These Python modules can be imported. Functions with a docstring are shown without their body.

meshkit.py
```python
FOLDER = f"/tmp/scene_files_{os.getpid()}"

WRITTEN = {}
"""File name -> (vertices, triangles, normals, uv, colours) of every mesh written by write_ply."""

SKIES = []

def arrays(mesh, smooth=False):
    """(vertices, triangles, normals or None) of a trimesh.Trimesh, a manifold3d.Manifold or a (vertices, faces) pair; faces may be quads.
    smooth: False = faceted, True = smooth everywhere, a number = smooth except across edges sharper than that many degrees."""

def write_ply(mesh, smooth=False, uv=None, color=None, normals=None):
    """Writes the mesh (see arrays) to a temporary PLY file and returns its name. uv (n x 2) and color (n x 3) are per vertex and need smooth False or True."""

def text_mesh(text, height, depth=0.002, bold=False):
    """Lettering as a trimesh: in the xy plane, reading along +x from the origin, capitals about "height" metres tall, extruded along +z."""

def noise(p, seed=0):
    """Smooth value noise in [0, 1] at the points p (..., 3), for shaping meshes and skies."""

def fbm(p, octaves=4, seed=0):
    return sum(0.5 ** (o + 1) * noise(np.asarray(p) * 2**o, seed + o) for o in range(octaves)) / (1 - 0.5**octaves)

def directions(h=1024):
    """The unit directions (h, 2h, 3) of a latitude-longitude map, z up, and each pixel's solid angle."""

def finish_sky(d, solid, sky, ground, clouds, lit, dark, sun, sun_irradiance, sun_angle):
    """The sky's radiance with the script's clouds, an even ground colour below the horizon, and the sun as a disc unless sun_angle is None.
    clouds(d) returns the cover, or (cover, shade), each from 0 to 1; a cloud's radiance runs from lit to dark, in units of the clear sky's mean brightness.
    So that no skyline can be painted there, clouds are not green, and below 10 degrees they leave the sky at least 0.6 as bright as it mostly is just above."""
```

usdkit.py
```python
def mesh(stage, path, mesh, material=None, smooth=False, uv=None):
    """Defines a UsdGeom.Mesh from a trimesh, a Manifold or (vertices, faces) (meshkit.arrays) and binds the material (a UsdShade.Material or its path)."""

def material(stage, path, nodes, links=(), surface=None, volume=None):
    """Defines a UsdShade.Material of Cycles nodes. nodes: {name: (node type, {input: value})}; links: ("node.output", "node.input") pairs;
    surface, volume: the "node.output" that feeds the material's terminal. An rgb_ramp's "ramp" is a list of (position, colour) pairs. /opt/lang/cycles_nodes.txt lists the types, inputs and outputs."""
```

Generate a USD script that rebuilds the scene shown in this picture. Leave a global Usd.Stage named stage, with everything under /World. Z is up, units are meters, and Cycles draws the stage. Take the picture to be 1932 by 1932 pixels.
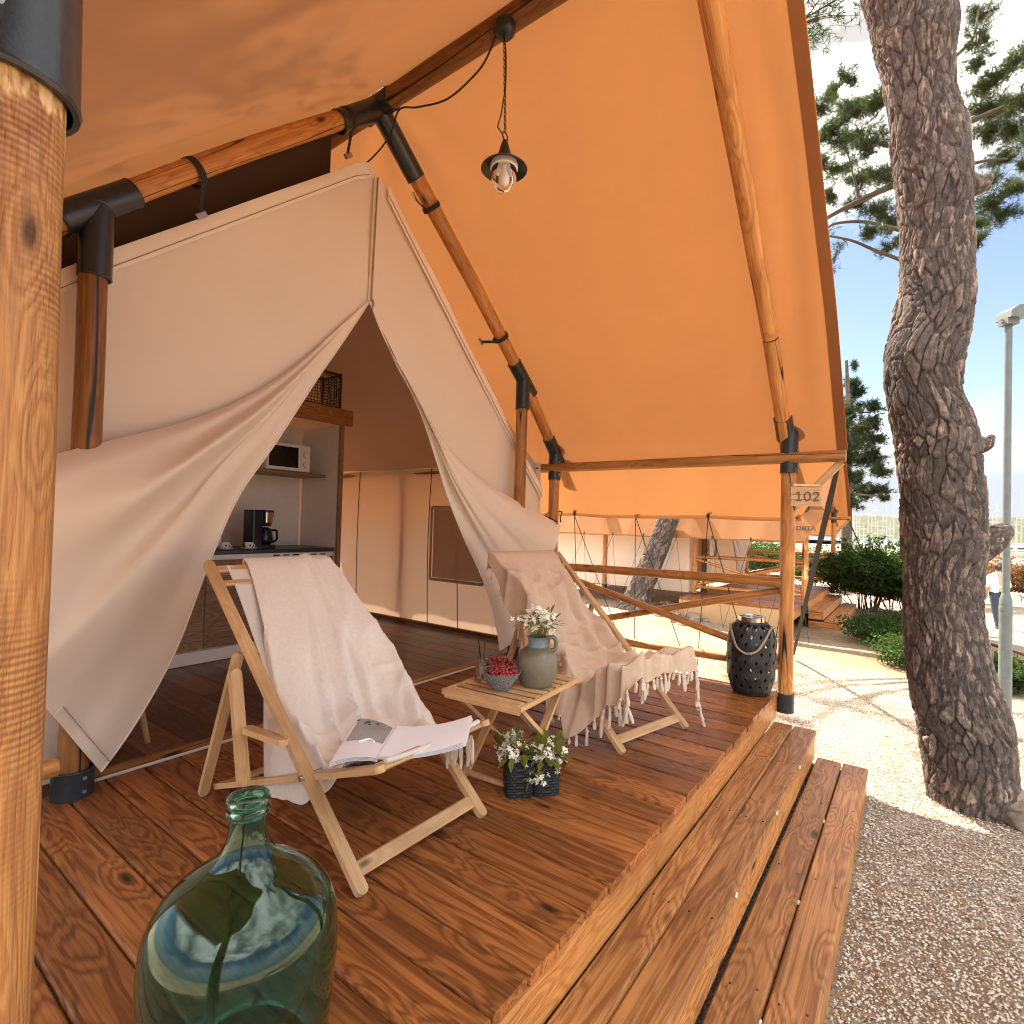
import math, random
import numpy as np, trimesh, usdkit, meshkit
from manifold3d import Manifold
from scipy.spatial import cKDTree
from shapely.geometry import Polygon
from pxr import Usd, UsdGeom, UsdLux, UsdShade, Gf, Sdf, Vt

stage = Usd.Stage.CreateInMemory()
UsdGeom.SetStageUpAxis(stage, UsdGeom.Tokens.z)
UsdGeom.SetStageMetersPerUnit(stage, 1.0)
UsdGeom.Xform.Define(stage, '/World')
UsdGeom.Scope.Define(stage, '/World/Looks')
rng = np.random.default_rng(7)
random.seed(7)
PI = math.pi

# ------------------------------------------------------------------ camera, sky, sun, exposure
YAW, PITCH, ROLL = map(math.radians, (36.51, 1.127, 1.603))
FPX, EYE = 1028.7, np.array([0.0, 0.0, 1.2])
EXPOSURE = 3.5
SUN_AZ, SUN_EL = math.radians(28), math.radians(50)          # from +Y towards +X
_f = np.array([math.cos(YAW) * math.cos(PITCH), math.sin(YAW) * math.cos(PITCH), math.sin(PITCH)])
_r = np.array([math.sin(YAW), -math.cos(YAW), 0.0]); _u = np.cross(_r, _f)
_r, _u = math.cos(ROLL) * _r + math.sin(ROLL) * _u, -math.sin(ROLL) * _r + math.cos(ROLL) * _u
CAMM = np.stack([_r, _u, _f])
cam = UsdGeom.Camera.Define(stage, '/World/Camera')
cam.CreateHorizontalApertureAttr(36.0); cam.CreateVerticalApertureAttr(36.0)
cam.CreateFocalLengthAttr(36.0 * FPX / 1932)
cam.CreateClippingRangeAttr(Gf.Vec2f(0.05, 3000))
cam.CreateExposureAttr(EXPOSURE)
m4 = np.eye(4); m4[0, :3], m4[1, :3], m4[2, :3], m4[3, :3] = _r, _u, -_f, EYE
cam.AddTransformOp().Set(Gf.Matrix4d(*m4.ravel().tolist()))

sd = np.array([math.sin(SUN_AZ) * math.cos(SUN_EL), math.cos(SUN_AZ) * math.cos(SUN_EL), math.sin(SUN_EL)])
sun = UsdLux.DistantLight.Define(stage, '/World/sun')
sun.CreateIntensityAttr(0.55); sun.CreateAngleAttr(0.5); sun.CreateColorAttr(Gf.Vec3f(1.0, 0.87, 0.70))
sun.CreateNormalizeAttr(True)
zx = np.cross([0, 0, 1.0], sd); zx /= np.linalg.norm(zx); zy = np.cross(sd, zx)
m4 = np.eye(4); m4[0, :3], m4[1, :3], m4[2, :3] = zx, zy, sd
sun.AddTransformOp().Set(Gf.Matrix4d(*m4.ravel().tolist()))

usdkit.material(stage, '/World/Looks/sky_dome', {
    'geo': ('texture_coordinate', {}),
    'sky': ('sky_texture', {'sky_type': 'single_scattering', 'sun_disc': False, 'sun_elevation': SUN_EL, 'sun_rotation': math.atan2(sd[0], sd[1]), 'aerosol_density': 0.6, 'air_density': 1.0}),
    'map': ('mapping', {'scale': (1.6, 1.6, 3.6)}),
    'nz': ('noise_texture', {'scale': 1.5, 'detail': 8, 'roughness': 0.58, 'distortion': 0.5}),
    'nz2': ('noise_texture', {'scale': 0.9, 'detail': 2}),
    'sep': ('separate_xyz', {}),
    'hi': ('map_range', {'from_min': 0.40, 'from_max': 0.66, 'to_min': 0.0, 'to_max': 0.8, 'clamp': True}),
    'lo': ('map_range', {'from_min': 0.0, 'from_max': 0.30, 'to_min': 0.55, 'to_max': 0.0, 'clamp': True}),
    'a1': ('math', {'math_type': 'add'}), 'a2': ('math', {'math_type': 'add'}),
    'cv': ('rgb_ramp', {'ramp': [(0.56, (0, 0, 0)), (0.92, (1, 1, 1))]}),
    'cl': ('rgb_ramp', {'ramp': [(0.36, (0.85, 0.82, 0.80)), (0.58, (4.0, 3.8, 3.55))]}),
    'dim': ('mix_color', {'blend_type': 'multiply', 'fac': 1.0, 'b': (0.255, 0.235, 0.24), 'use_clamp': False}),
    'hz': ('map_range', {'from_min': 0.08, 'from_max': 0.42, 'to_min': 0.0, 'to_max': 1.0, 'clamp': True}),
    'hm': ('mix_color', {'a': (0.82, 0.87, 0.95), 'use_clamp': False}),
    'mx': ('mix_color', {'use_clamp': False}),
    'bg': ('background_shader', {'strength': 0.092}),
}, [('geo.generated', 'map.vector'), ('map.vector', 'nz.vector'), ('map.vector', 'nz2.vector'), ('geo.generated', 'sep.vector'), ('sep.z', 'hi.value'), ('sep.z', 'lo.value'),
    ('nz.fac', 'a1.value1'), ('hi.result', 'a1.value2'), ('a1.value', 'a2.value1'), ('lo.result', 'a2.value2'), ('a2.value', 'cv.fac'),
    ('nz.fac', 'cl.fac'), ('cv.color', 'mx.fac'), ('sky.color', 'dim.a'), ('dim.result', 'mx.a'), ('sep.z', 'hz.value'), ('hz.result', 'hm.fac'), ('cl.color', 'hm.b'), ('hm.result', 'mx.b'), ('mx.result', 'bg.color')], surface='bg.background')
dome = UsdLux.DomeLight.Define(stage, '/World/sky')
UsdShade.MaterialBindingAPI.Apply(dome.GetPrim()).Bind(UsdShade.Material.Get(stage, '/World/Looks/sky_dome'))
dome.GetPrim().SetCustomDataByKey('kind', 'structure')


def at(px, py, **k):
    """World point seen at pixel (px, py) of the 1932-pixel survey picture, on the plane x=, y= or z= given."""
    ax, val = next(iter(k.items())); i = 'xyz'.index(ax)
    d = CAMM.T @ np.array([px - 966, 966 - py, FPX])
    return EYE + d * (val - EYE[i]) / d[i]


# ------------------------------------------------------------------ object helpers
WM, COUNT = {'/World': np.eye(4)}, {}


def _path(parent, name):
    p = parent if isinstance(parent, str) else str(parent.GetPath())
    n = COUNT.get((p, name), 0); COUNT[(p, name)] = n + 1
    return p, f'{p}/{name}' + (f'_{n:03d}' if n else '')


def keys(prim, label=None, cat=None, group=None, kind=None):
    for k, v in (('label', label), ('category', cat), ('group', group), ('kind', kind)):
        if v: prim.SetCustomDataByKey(k, v)
    return prim


def _gf(m):                       # column-vector numpy 4x4 -> Gf (row vectors)
    return Gf.Matrix4d(*np.asarray(m, float).T.ravel().tolist())


def thing(name, label, cat, loc=(0, 0, 0), rotz=0.0, group=None, kind=None):
    p, path = _path('/World', name)
    x = UsdGeom.Xform.Define(stage, path)
    m = np.eye(4); c, s = math.cos(rotz), math.sin(rotz); m[:2, :2] = [[c, -s], [s, c]]; m[:3, 3] = loc
    x.AddTransformOp().Set(_gf(m)); WM[path] = m
    return keys(x.GetPrim(), label, cat, group, kind)


def mesh(parent, name, geo, mat, M=None, smooth=False, label=None, kind=None, local=False):
    """One Mesh prim. geo in world space (M None), in the parent's space (local) or in the space of the world matrix M."""
    p, path = _path(parent or '/World', name)
    if not isinstance(geo, tuple):
        geo = meshkit.arrays(geo)[:2]
    v, f = np.asarray(geo[0], float), np.asarray(geo[1])
    W = WM[p]
    if M is None:
        if not local:
            iw = np.linalg.inv(W); v = v @ iw[:3, :3].T + iw[:3, 3]
        WM[path] = W; L = None
    else:
        Mw = W @ M if local else M
        WM[path] = Mw; L = np.linalg.inv(W) @ Mw
    me = usdkit.mesh(stage, path, (v, f), f'/World/Looks/{mat}', smooth)
    if L is not None:
        me.AddTransformOp().Set(_gf(L))
    pr = me.GetPrim()
    if label: pr.SetCustomDataByKey('label', label)
    if kind: pr.SetCustomDataByKey('kind', kind)
    return pr


def copy_of(src, name, label, loc, rotz=0.0, group=None):
    p, path = _path('/World', name)
    x = UsdGeom.Xform.Define(stage, path)
    m = np.eye(4); c, s = math.cos(rotz), math.sin(rotz); m[:2, :2] = [[c, -s], [s, c]]; m[:3, 3] = loc
    pr = x.GetPrim(); pr.GetReferences().AddInternalReference(src.GetPath()); pr.SetInstanceable(True)
    x.ClearXformOpOrder(); x.AddTransformOp().Set(_gf(m)); WM[path] = m
    return keys(pr, label, src.GetCustomDataByKey('category'), group)


# ------------------------------------------------------------------ shape helpers
def join(ms):
    vs, fs, n = [], [], 0
    for m in ms:
        v, f = (m if isinstance(m, tuple) else meshkit.arrays(m)[:2])
        f = np.asarray(f)
        if f.shape[1] == 4: f = np.vstack([f[:, [0, 1, 2]], f[:, [0, 2, 3]]])
        vs.append(v); fs.append(f + n); n += len(v)
    return np.vstack(vs), np.vstack(fs)


def grid(P, closed_u=False, closed_v=False):
    P = np.asarray(P, float); n, m = P.shape[:2]
    i = np.arange(n * m).reshape(n, m)
    if closed_u: i = np.vstack([i, i[:1]])
    if closed_v: i = np.hstack([i, i[:, :1]])
    q = np.stack([i[:-1, :-1], i[1:, :-1], i[1:, 1:], i[:-1, 1:]], -1).reshape(-1, 4)
    return P.reshape(-1, 3), np.vstack([q[:, [0, 1, 2]], q[:, [0, 2, 3]]])


def thick(P, t):
    """Grid sheet with real thickness t and closed rims."""
    P = np.asarray(P, float)
    du, dv = np.gradient(P, axis=0), np.gradient(P, axis=1)
    N = np.cross(du, dv); N /= np.maximum(np.linalg.norm(N, axis=-1, keepdims=True), 1e-9)
    a, f = grid(P + N * t / 2); b, _ = grid(P - N * t / 2)
    n, m = P.shape[:2]; k = n * m
    i = np.arange(k).reshape(n, m)
    rim = np.concatenate([i[0, :-1], i[:-1, -1], i[-1, :0:-1], i[:0:-1, 0]])
    nx = np.roll(rim, -1)
    q = np.vstack([np.stack([rim, nx, nx + k], 1), np.stack([rim, nx + k, rim + k], 1)])
    return np.vstack([a, b]), np.vstack([f, f[:, ::-1] + k, q[:, ::-1]])


def frame(p0, p1, up=(0, 0, 1)):
    p0, p1 = np.asarray(p0, float), np.asarray(p1, float)
    x = p1 - p0; L = np.linalg.norm(x); x = x / L
    up = np.asarray(up, float)
    if abs(x @ up) > 0.98: up = np.array([0, 1.0, 0])
    y = np.cross(up, x); y /= np.linalg.norm(y); z = np.cross(x, y)
    M = np.eye(4); M[:3, 0], M[:3, 1], M[:3, 2], M[:3, 3] = x, y, z, p0
    return M, L


def prism(L, w, h, ch=0.004, segs=1, x0=0.0):
    """Box of length L along x with chamfered long edges, centred on the x axis."""
    a, b = w / 2, h / 2
    s = np.array([(-a, -b + ch), (-a + ch, -b), (a - ch, -b), (a, -b + ch), (a, b - ch), (a - ch, b), (-a + ch, b), (-a, b - ch)])
    xs = np.linspace(x0, x0 + L, segs + 1)
    P = np.array([[(x, y, z) for y, z in s] for x in xs])
    v, f = grid(P, closed_v=True)
    n = len(v); v = np.vstack([v, [[x0, 0, 0], [x0 + L, 0, 0]]])
    k = np.arange(8); e = segs * 8
    caps = np.vstack([np.stack([np.full(8, n), k, (k + 1) % 8], 1), np.stack([np.full(8, n + 1), e + (k + 1) % 8, e + k], 1)])
    return v, np.vstack([f[:, ::-1], caps[:, ::-1]])


def bar(parent, name, p0, p1, w, h, mat, up=(0, 0, 1), ch=0.004, label=None, local=False):
    M, L = frame(p0, p1, up)
    return mesh(parent, name, prism(L, w, h, min(ch, w / 3, h / 3)), mat, M=M, label=label, local=local)


def rbar(parent, name, p0, p1, w, t, mat, up=(0, 0, 1), local=False, ext=True):
    """Flat batten with rounded ends (deck chair members): width w along up-plane, thickness t."""
    M, L = frame(p0, p1, up)
    a = np.linspace(-PI / 2, PI / 2, 7)
    r = w / 2
    pts = [(L + r * math.cos(q), r * math.sin(q)) for q in a] + [(-r * math.cos(q), -r * math.sin(q)) for q in a]
    g = trimesh.creation.extrude_polygon(Polygon(pts), t, engine='earcut'); g.apply_translation([0, 0, -t / 2])
    v = g.vertices[:, [0, 2, 1]] * [1, -1, 1]
    return mesh(parent, name, (v, g.faces), mat, M=M, local=local, smooth=35)


def log_geo(L, r0, r1, sides=20, seed=0, bow=0.0, rough=0.05):
    n = max(3, int(L / 0.12) + 1)
    x = np.linspace(0, L, n); a = np.linspace(0, 2 * PI, sides, endpoint=False)
    X, A = np.meshgrid(x, a, indexing='ij')
    R = r0 + (r1 - r0) * X / L
    R = R * (1 + rough * (meshkit.noise(np.stack([X * 3 + seed * 7.3, np.cos(A) * 1.2 + seed, np.sin(A) * 1.2], -1)) - 0.5) * 2)
    P = np.stack([X, R * np.cos(A), R * np.sin(A) + bow * np.sin(PI * X / L)], -1)
    v, f = grid(P, closed_v=True)
    k = np.arange(sides); e = (n - 1) * sides; c = len(v)
    v = np.vstack([v, [[0, 0, 0], [L, 0, 0]]])
    cap = np.vstack([np.stack([np.full(sides, c), (k + 1) % sides, k], 1), np.stack([np.full(sides, c + 1), e + k, e + (k + 1) % sides], 1)])
    return v, np.vstack([f, cap])[:, ::-1] if False else np.vstack([f[:, ::-1], cap[:, ::-1]])


_seed = [0]


def log(parent, name, p0, p1, r0, r1=None, mat='log_wood', label=None, bow=0.0, sides=20, rough=0.05):
    _seed[0] += 1
    M, L = frame(p0, p1)
    return mesh(parent, name, log_geo(L, r0, r1 or r0, sides, _seed[0], bow, rough), mat, M=M, smooth=50, label=label)


def tube_geo(pts, r, sides=8, caps=True, closed=False):
    pts = np.asarray(pts, float); n = len(pts)
    r = np.broadcast_to(np.asarray(r, float), (n,))
    if closed:
        T = np.roll(pts, -1, 0) - np.roll(pts, 1, 0)
    else:
        T = np.gradient(pts, axis=0)
    T /= np.maximum(np.linalg.norm(T, axis=1, keepdims=True), 1e-12)
    N = np.zeros_like(T); ref = np.array([0, 0, 1.0]) if abs(T[0, 2]) < 0.9 else np.array([1.0, 0, 0])
    for i in range(n):
        nn = ref - T[i] * (ref @ T[i]); nn /= max(np.linalg.norm(nn), 1e-9); N[i] = nn; ref = nn
    B = np.cross(T, N); a = np.linspace(0, 2 * PI, sides, endpoint=False)
    P = pts[:, None] + r[:, None, None] * (N[:, None] * np.cos(a)[None, :, None] + B[:, None] * np.sin(a)[None, :, None])
    v, f = grid(P, closed_u=closed, closed_v=True)
    if caps and not closed:
        c = len(v); v = np.vstack([v, pts[:1], pts[-1:]]); k = np.arange(sides); e = (n - 1) * sides
        f = np.vstack([f, np.stack([np.full(sides, c), k, (k + 1) % sides], 1)[:, ::-1], np.stack([np.full(sides, c + 1), e + (k + 1) % sides, e + k], 1)[:, ::-1]])
    return v, f


def tube(parent, name, pts, r, mat, sides=8, label=None, local=False, closed=False):
    return mesh(parent, name, tube_geo(pts, r, sides, closed=closed), mat, smooth=50, label=label, local=local)


def lathe_geo(prof, n=48):
    prof = np.asarray(prof, float); a = np.linspace(0, 2 * PI, n, endpoint=False)
    P = np.stack([prof[:, None, 0] * np.cos(a), prof[:, None, 0] * np.sin(a), np.repeat(prof[:, 1:2], n, 1)], -1)
    v, f = grid(P, closed_v=True)
    return v, f[:, ::-1]


def sleeve_geo(p0, p1, r, wall=0.006, n=24):
    """Steel socket: an open pipe with wall thickness and a rolled rim."""
    M, L = frame(p0, p1)
    v, f = lathe_geo([(r - wall, 0), (r, 0), (r + 0.002, 0.004), (r, 0.01), (r, L - 0.01), (r + 0.003, L - 0.005), (r + 0.001, L), (r - wall, L), (r - wall, 0)], n)
    v = v[:, [2, 0, 1]]
    return v @ M[:3, :3].T + M[:3, 3], f


def sphere(c, r, sub=2):
    g = trimesh.creation.icosphere(sub, 1.0)
    return g.vertices * r + np.asarray(c, float), g.faces


def smoothstep(a, b, x):
    t = np.clip((np.asarray(x, float) - a) / (b - a), 0, 1)
    return t * t * (3 - 2 * t)


def bez(pts, n=30):
    """Catmull-Rom through the points."""
    p = np.asarray(pts, float); k = len(p)
    d = np.r_[0, np.cumsum(np.linalg.norm(np.diff(p, axis=0), axis=1))]
    from scipy.interpolate import PchipInterpolator
    t = np.linspace(0, d[-1], n)
    return np.stack([PchipInterpolator(d, p[:, j])(t) for j in range(p.shape[1])], 1)


def offset_mesh(g, M):
    v, f = g if isinstance(g, tuple) else meshkit.arrays(g)[:2]
    return v @ M[:3, :3].T + M[:3, 3], f


# ------------------------------------------------------------------ materials
def wood(name, dark, mid, light, rough=0.5, knots=1.0, s=1.0, spec=0.4, vary=0.3, bump=0.25, knot_col=None, wear=None, rings=9.0, cracks=0.0, saw=0.0):
    kc = knot_col or tuple(c * 0.35 for c in dark)
    n = {
        'tc': ('texture_coordinate', {}), 'oi': ('object_info', {}),
        'rm': ('math', {'math_type': 'multiply', 'value2': 43.0}),
        'rv': ('vector_math', {'math_type': 'scale', 'vector1': (1.0, 2.3, 0.7)}),
        'co': ('vector_math', {'math_type': 'add'}),
        'm1': ('mapping', {'scale': (0.9 * s, 8 * s, 8 * s)}),
        'm2': ('mapping', {'scale': (2.5 * s, 110 * s, 110 * s)}),
        'm3': ('mapping', {'scale': (2.3 * s, 6.0 * s, 6.0 * s)}),
        'n1': ('noise_texture', {'scale': 1.0, 'detail': 4, 'roughness': 0.5, 'distortion': 0.9}),
        'n2': ('noise_texture', {'scale': 1.0, 'detail': 3, 'roughness': 0.6}),
        'n4': ('noise_texture', {'scale': 1.6, 'detail': 3, 'roughness': 0.6}),
        'v3': ('voronoi_texture', {'scale': 1.0, 'randomness': 1.0}),
        'vs': ('separate_color', {}),
        'kp': ('math', {'math_type': 'greater_than', 'value2': 1.0 - 0.45 * knots}),
        'k0': ('map_range', {'from_min': 0.05, 'from_max': 0.17, 'to_min': 1.0, 'to_max': 0.0, 'clamp': True}),
        'kk': ('math', {'math_type': 'multiply'}),
        'kw': ('map_range', {'from_min': 0.0, 'from_max': 0.5, 'to_min': 0.55, 'to_max': 0.0, 'clamp': True}),
        'ka': ('math', {'math_type': 'add'}),
        'r1': ('math', {'math_type': 'multiply', 'value2': rings * 6.28}), 'r2': ('math', {'math_type': 'sine'}),
        'r3': ('map_range', {'from_min': -1.0, 'from_max': 1.0, 'to_min': 0.0, 'to_max': 1.0, 'clamp': True}),
        'rp': ('math', {'math_type': 'power', 'value2': 1.6}),
        'c1': ('mix_color', {'a': light, 'b': mid}), 'c2': ('mix_color', {'b': dark}),
        'g2': ('map_range', {'from_min': 0.42, 'from_max': 0.72, 'to_min': 0.0, 'to_max': 0.6, 'clamp': True}),
        'c3': ('mix_color', {'b': kc}),
        'tv': ('map_range', {'from_min': 0.0, 'from_max': 1.0, 'to_min': 1.0 - vary, 'to_max': 1.0 + vary * 0.6}),
        't4': ('map_range', {'from_min': 0.25, 'from_max': 0.75, 'to_min': 0.72, 'to_max': 1.18, 'clamp': True}),
        'tm': ('math', {'math_type': 'multiply'}),
        'hs': ('hsv', {}),
        'bh': ('math', {'math_type': 'multiply_add', 'value2': 0.5}),
        'bp': ('bump', {'strength': bump, 'distance': 0.004}),
        'p': ('principled_bsdf', {'roughness': rough, 'specular_ior_level': spec}),
    }
    l = [('oi.random', 'rm.value1'), ('rm.value', 'rv.scale'), ('tc.object', 'co.vector1'), ('rv.vector', 'co.vector2'),
         ('co.vector', 'm1.vector'), ('co.vector', 'm2.vector'), ('co.vector', 'm3.vector'), ('m1.vector', 'n1.vector'), ('m2.vector', 'n2.vector'), ('co.vector', 'n4.vector'),
         ('m3.vector', 'v3.vector'), ('v3.distance', 'k0.value'), ('v3.color', 'vs.color'), ('vs.r', 'kp.value1'), ('k0.result', 'kk.value1'), ('kp.value', 'kk.value2'),
         ('v3.distance', 'kw.value'), ('n1.fac', 'ka.value1'), ('kw.result', 'ka.value2'), ('ka.value', 'r1.value1'), ('r1.value', 'r2.value1'), ('r2.value', 'r3.value'), ('r3.result', 'rp.value1'),
         ('rp.value', 'c1.fac'), ('n2.fac', 'g2.value'), ('c1.result', 'c2.a'), ('g2.result', 'c2.fac'), ('c2.result', 'c3.a'), ('kk.value', 'c3.fac'),
         ('oi.random', 'tv.value'), ('n4.fac', 't4.value'), ('tv.result', 'tm.value1'), ('t4.result', 'tm.value2'), ('c3.result', 'hs.color'), ('tm.value', 'hs.value'),
         ('rp.value', 'bh.value1'), ('n2.fac', 'bh.value3'), ('bh.value', 'bp.height'), ('bp.normal', 'p.normal')]
    base = 'hs.color'
    if cracks:
        n['cm'] = ('mapping', {'scale': (0.28, 5.0, 5.0)})
        n['cn'] = ('noise_texture', {'scale': 1.0, 'detail': 2, 'roughness': 0.4, 'distortion': 0.15})
        n['cs'] = ('math', {'math_type': 'subtract', 'value2': 0.5}); n['cb'] = ('math', {'math_type': 'absolute'})
        n['cr'] = ('map_range', {'from_min': cracks * 0.35, 'from_max': cracks, 'to_min': 1.0, 'to_max': 0.0, 'clamp': True})
        n['cx'] = ('mix_color', {'b': (0.012, 0.006, 0.004)})
        l += [('co.vector', 'cm.vector'), ('cm.vector', 'cn.vector'), ('cn.fac', 'cs.value1'), ('cs.value', 'cb.value1'), ('cb.value', 'cr.value'), ('cr.result', 'cx.fac')]
    if saw:
        n['sm'] = ('mapping', {'scale': (1.0, 0.25, 0.25)})
        n['sw'] = ('wave_texture', {'wave_type': 'bands', 'bands_direction': 'x', 'scale': 42.0, 'distortion': 2.2, 'detail': 2.0, 'detail_scale': 1.5})
        n['sk'] = ('noise_texture', {'scale': 5.0, 'detail': 3}); n['sr'] = ('rgb_ramp', {'ramp': [(0.45, (0, 0, 0)), (0.6, (saw, saw, saw))]})
        n['sx'] = ('math', {'math_type': 'multiply'}); n['sc'] = ('mix_color', {'b': tuple(q * 0.7 for q in dark)})
        l += [('co.vector', 'sm.vector'), ('sm.vector', 'sw.vector'), ('co.vector', 'sk.vector'), ('sk.fac', 'sr.fac'), ('sw.fac', 'sx.value1'), ('sr.color', 'sx.value2'), ('sx.value', 'sc.fac'), (base, 'sc.a')]
        base = 'sc.result'
    if wear:                                   # bare patches where the glaze was planed away
        n['wm'] = ('mapping', {'scale': (1.6, 5.5, 5.5)})
        n['wn'] = ('noise_texture', {'scale': 1.0, 'detail': 6, 'roughness': 0.62, 'distortion': 0.6})
        n['wr'] = ('rgb_ramp', {'ramp': [(wear[1], (0, 0, 0)), (wear[1] + 0.02, (1, 1, 1))]})
        n['wc'] = ('mix_color', {'b': wear[0]})
        l += [('co.vector', 'wm.vector'), ('wm.vector', 'wn.vector'), ('wn.fac', 'wr.fac'), ('wr.color', 'wc.fac'), (base, 'wc.a')]
        base = 'wc.result'
    if cracks:
        l += [(base, 'cx.a')]; base = 'cx.result'
    l += [(base, 'p.base_color')]
    usdkit.material(stage, '/World/Looks/' + name, n, l, surface='p.BSDF')


def plain(name, color, rough=0.5, metal=0.0, spec=0.5, noise=0.12, nscale=20.0, bump=0.0, bscale=200.0, sheen=0.0, coat=0.0):
    c = np.array(color)
    usdkit.material(stage, '/World/Looks/' + name, {
        'tc': ('texture_coordinate', {}),
        'n': ('noise_texture', {'scale': nscale, 'detail': 4, 'roughness': 0.6}),
        'b': ('noise_texture', {'scale': bscale, 'detail': 2}),
        'r': ('rgb_ramp', {'ramp': [(0.3, tuple(np.clip(c * (1 - noise), 0, 1))), (0.7, tuple(np.clip(c * (1 + noise), 0, 1)))]}),
        'bp': ('bump', {'strength': bump, 'distance': 0.003}),
        'p': ('principled_bsdf', {'roughness': rough, 'metallic': metal, 'specular_ior_level': spec, 'sheen_weight': sheen, 'coat_weight': coat}),
    }, [('tc.object', 'n.vector'), ('tc.object', 'b.vector'), ('n.fac', 'r.fac'), ('r.color', 'p.base_color'), ('b.fac', 'bp.height')] + ([('bp.normal', 'p.normal')] if bump else []), surface='p.BSDF')


def fabric(name, color, through, t, weave=900.0, bump=0.15, noise=0.06, rough=0.85, nscale=2.5):
    c = np.array(color)
    usdkit.material(stage, '/World/Looks/' + name, {
        'tc': ('texture_coordinate', {}),
        'n': ('noise_texture', {'scale': nscale, 'detail': 5, 'roughness': 0.6}),
        'w': ('noise_texture', {'scale': weave, 'detail': 1}),
        'r': ('rgb_ramp', {'ramp': [(0.3, tuple(np.clip(c * (1 - noise), 0, 1))), (0.7, tuple(np.clip(c * (1 + noise), 0, 1)))]}),
        'bp': ('bump', {'strength': bump, 'distance': 0.002}),
        'p': ('principled_bsdf', {'roughness': rough, 'specular_ior_level': 0.15, 'sheen_weight': 0.1}),
        't': ('translucent_bsdf', {'color': through}),
        'm': ('mix_closure', {'fac': t}),
    }, [('tc.object', 'n.vector'), ('tc.object', 'w.vector'), ('n.fac', 'r.fac'), ('r.color', 'p.base_color'), ('w.fac', 'bp.height'), ('bp.normal', 'p.normal'), ('p.BSDF', 'm.closure1'), ('t.BSDF', 'm.closure2')], surface='m.closure')


def leaf(name, c0, c1, t=0.35, rough=0.5):
    usdkit.material(stage, '/World/Looks/' + name, {
        'g': ('geometry', {}), 'r': ('rgb_ramp', {'ramp': [(0.0, c0), (1.0, c1)]}),
        'ts': ('mix_color', {'fac': 1.0, 'blend_type': 'multiply', 'b': (1.3, 1.25, 0.6), 'use_clamp': False}),
        'p': ('principled_bsdf', {'roughness': rough, 'specular_ior_level': 0.3}), 't': ('translucent_bsdf', {}), 'm': ('mix_closure', {'fac': t}),
    }, [('g.random_per_island', 'r.fac'), ('r.color', 'p.base_color'), ('r.color', 'ts.a'), ('ts.result', 't.color'), ('p.BSDF', 'm.closure1'), ('t.BSDF', 'm.closure2')], surface='m.closure')


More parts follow.
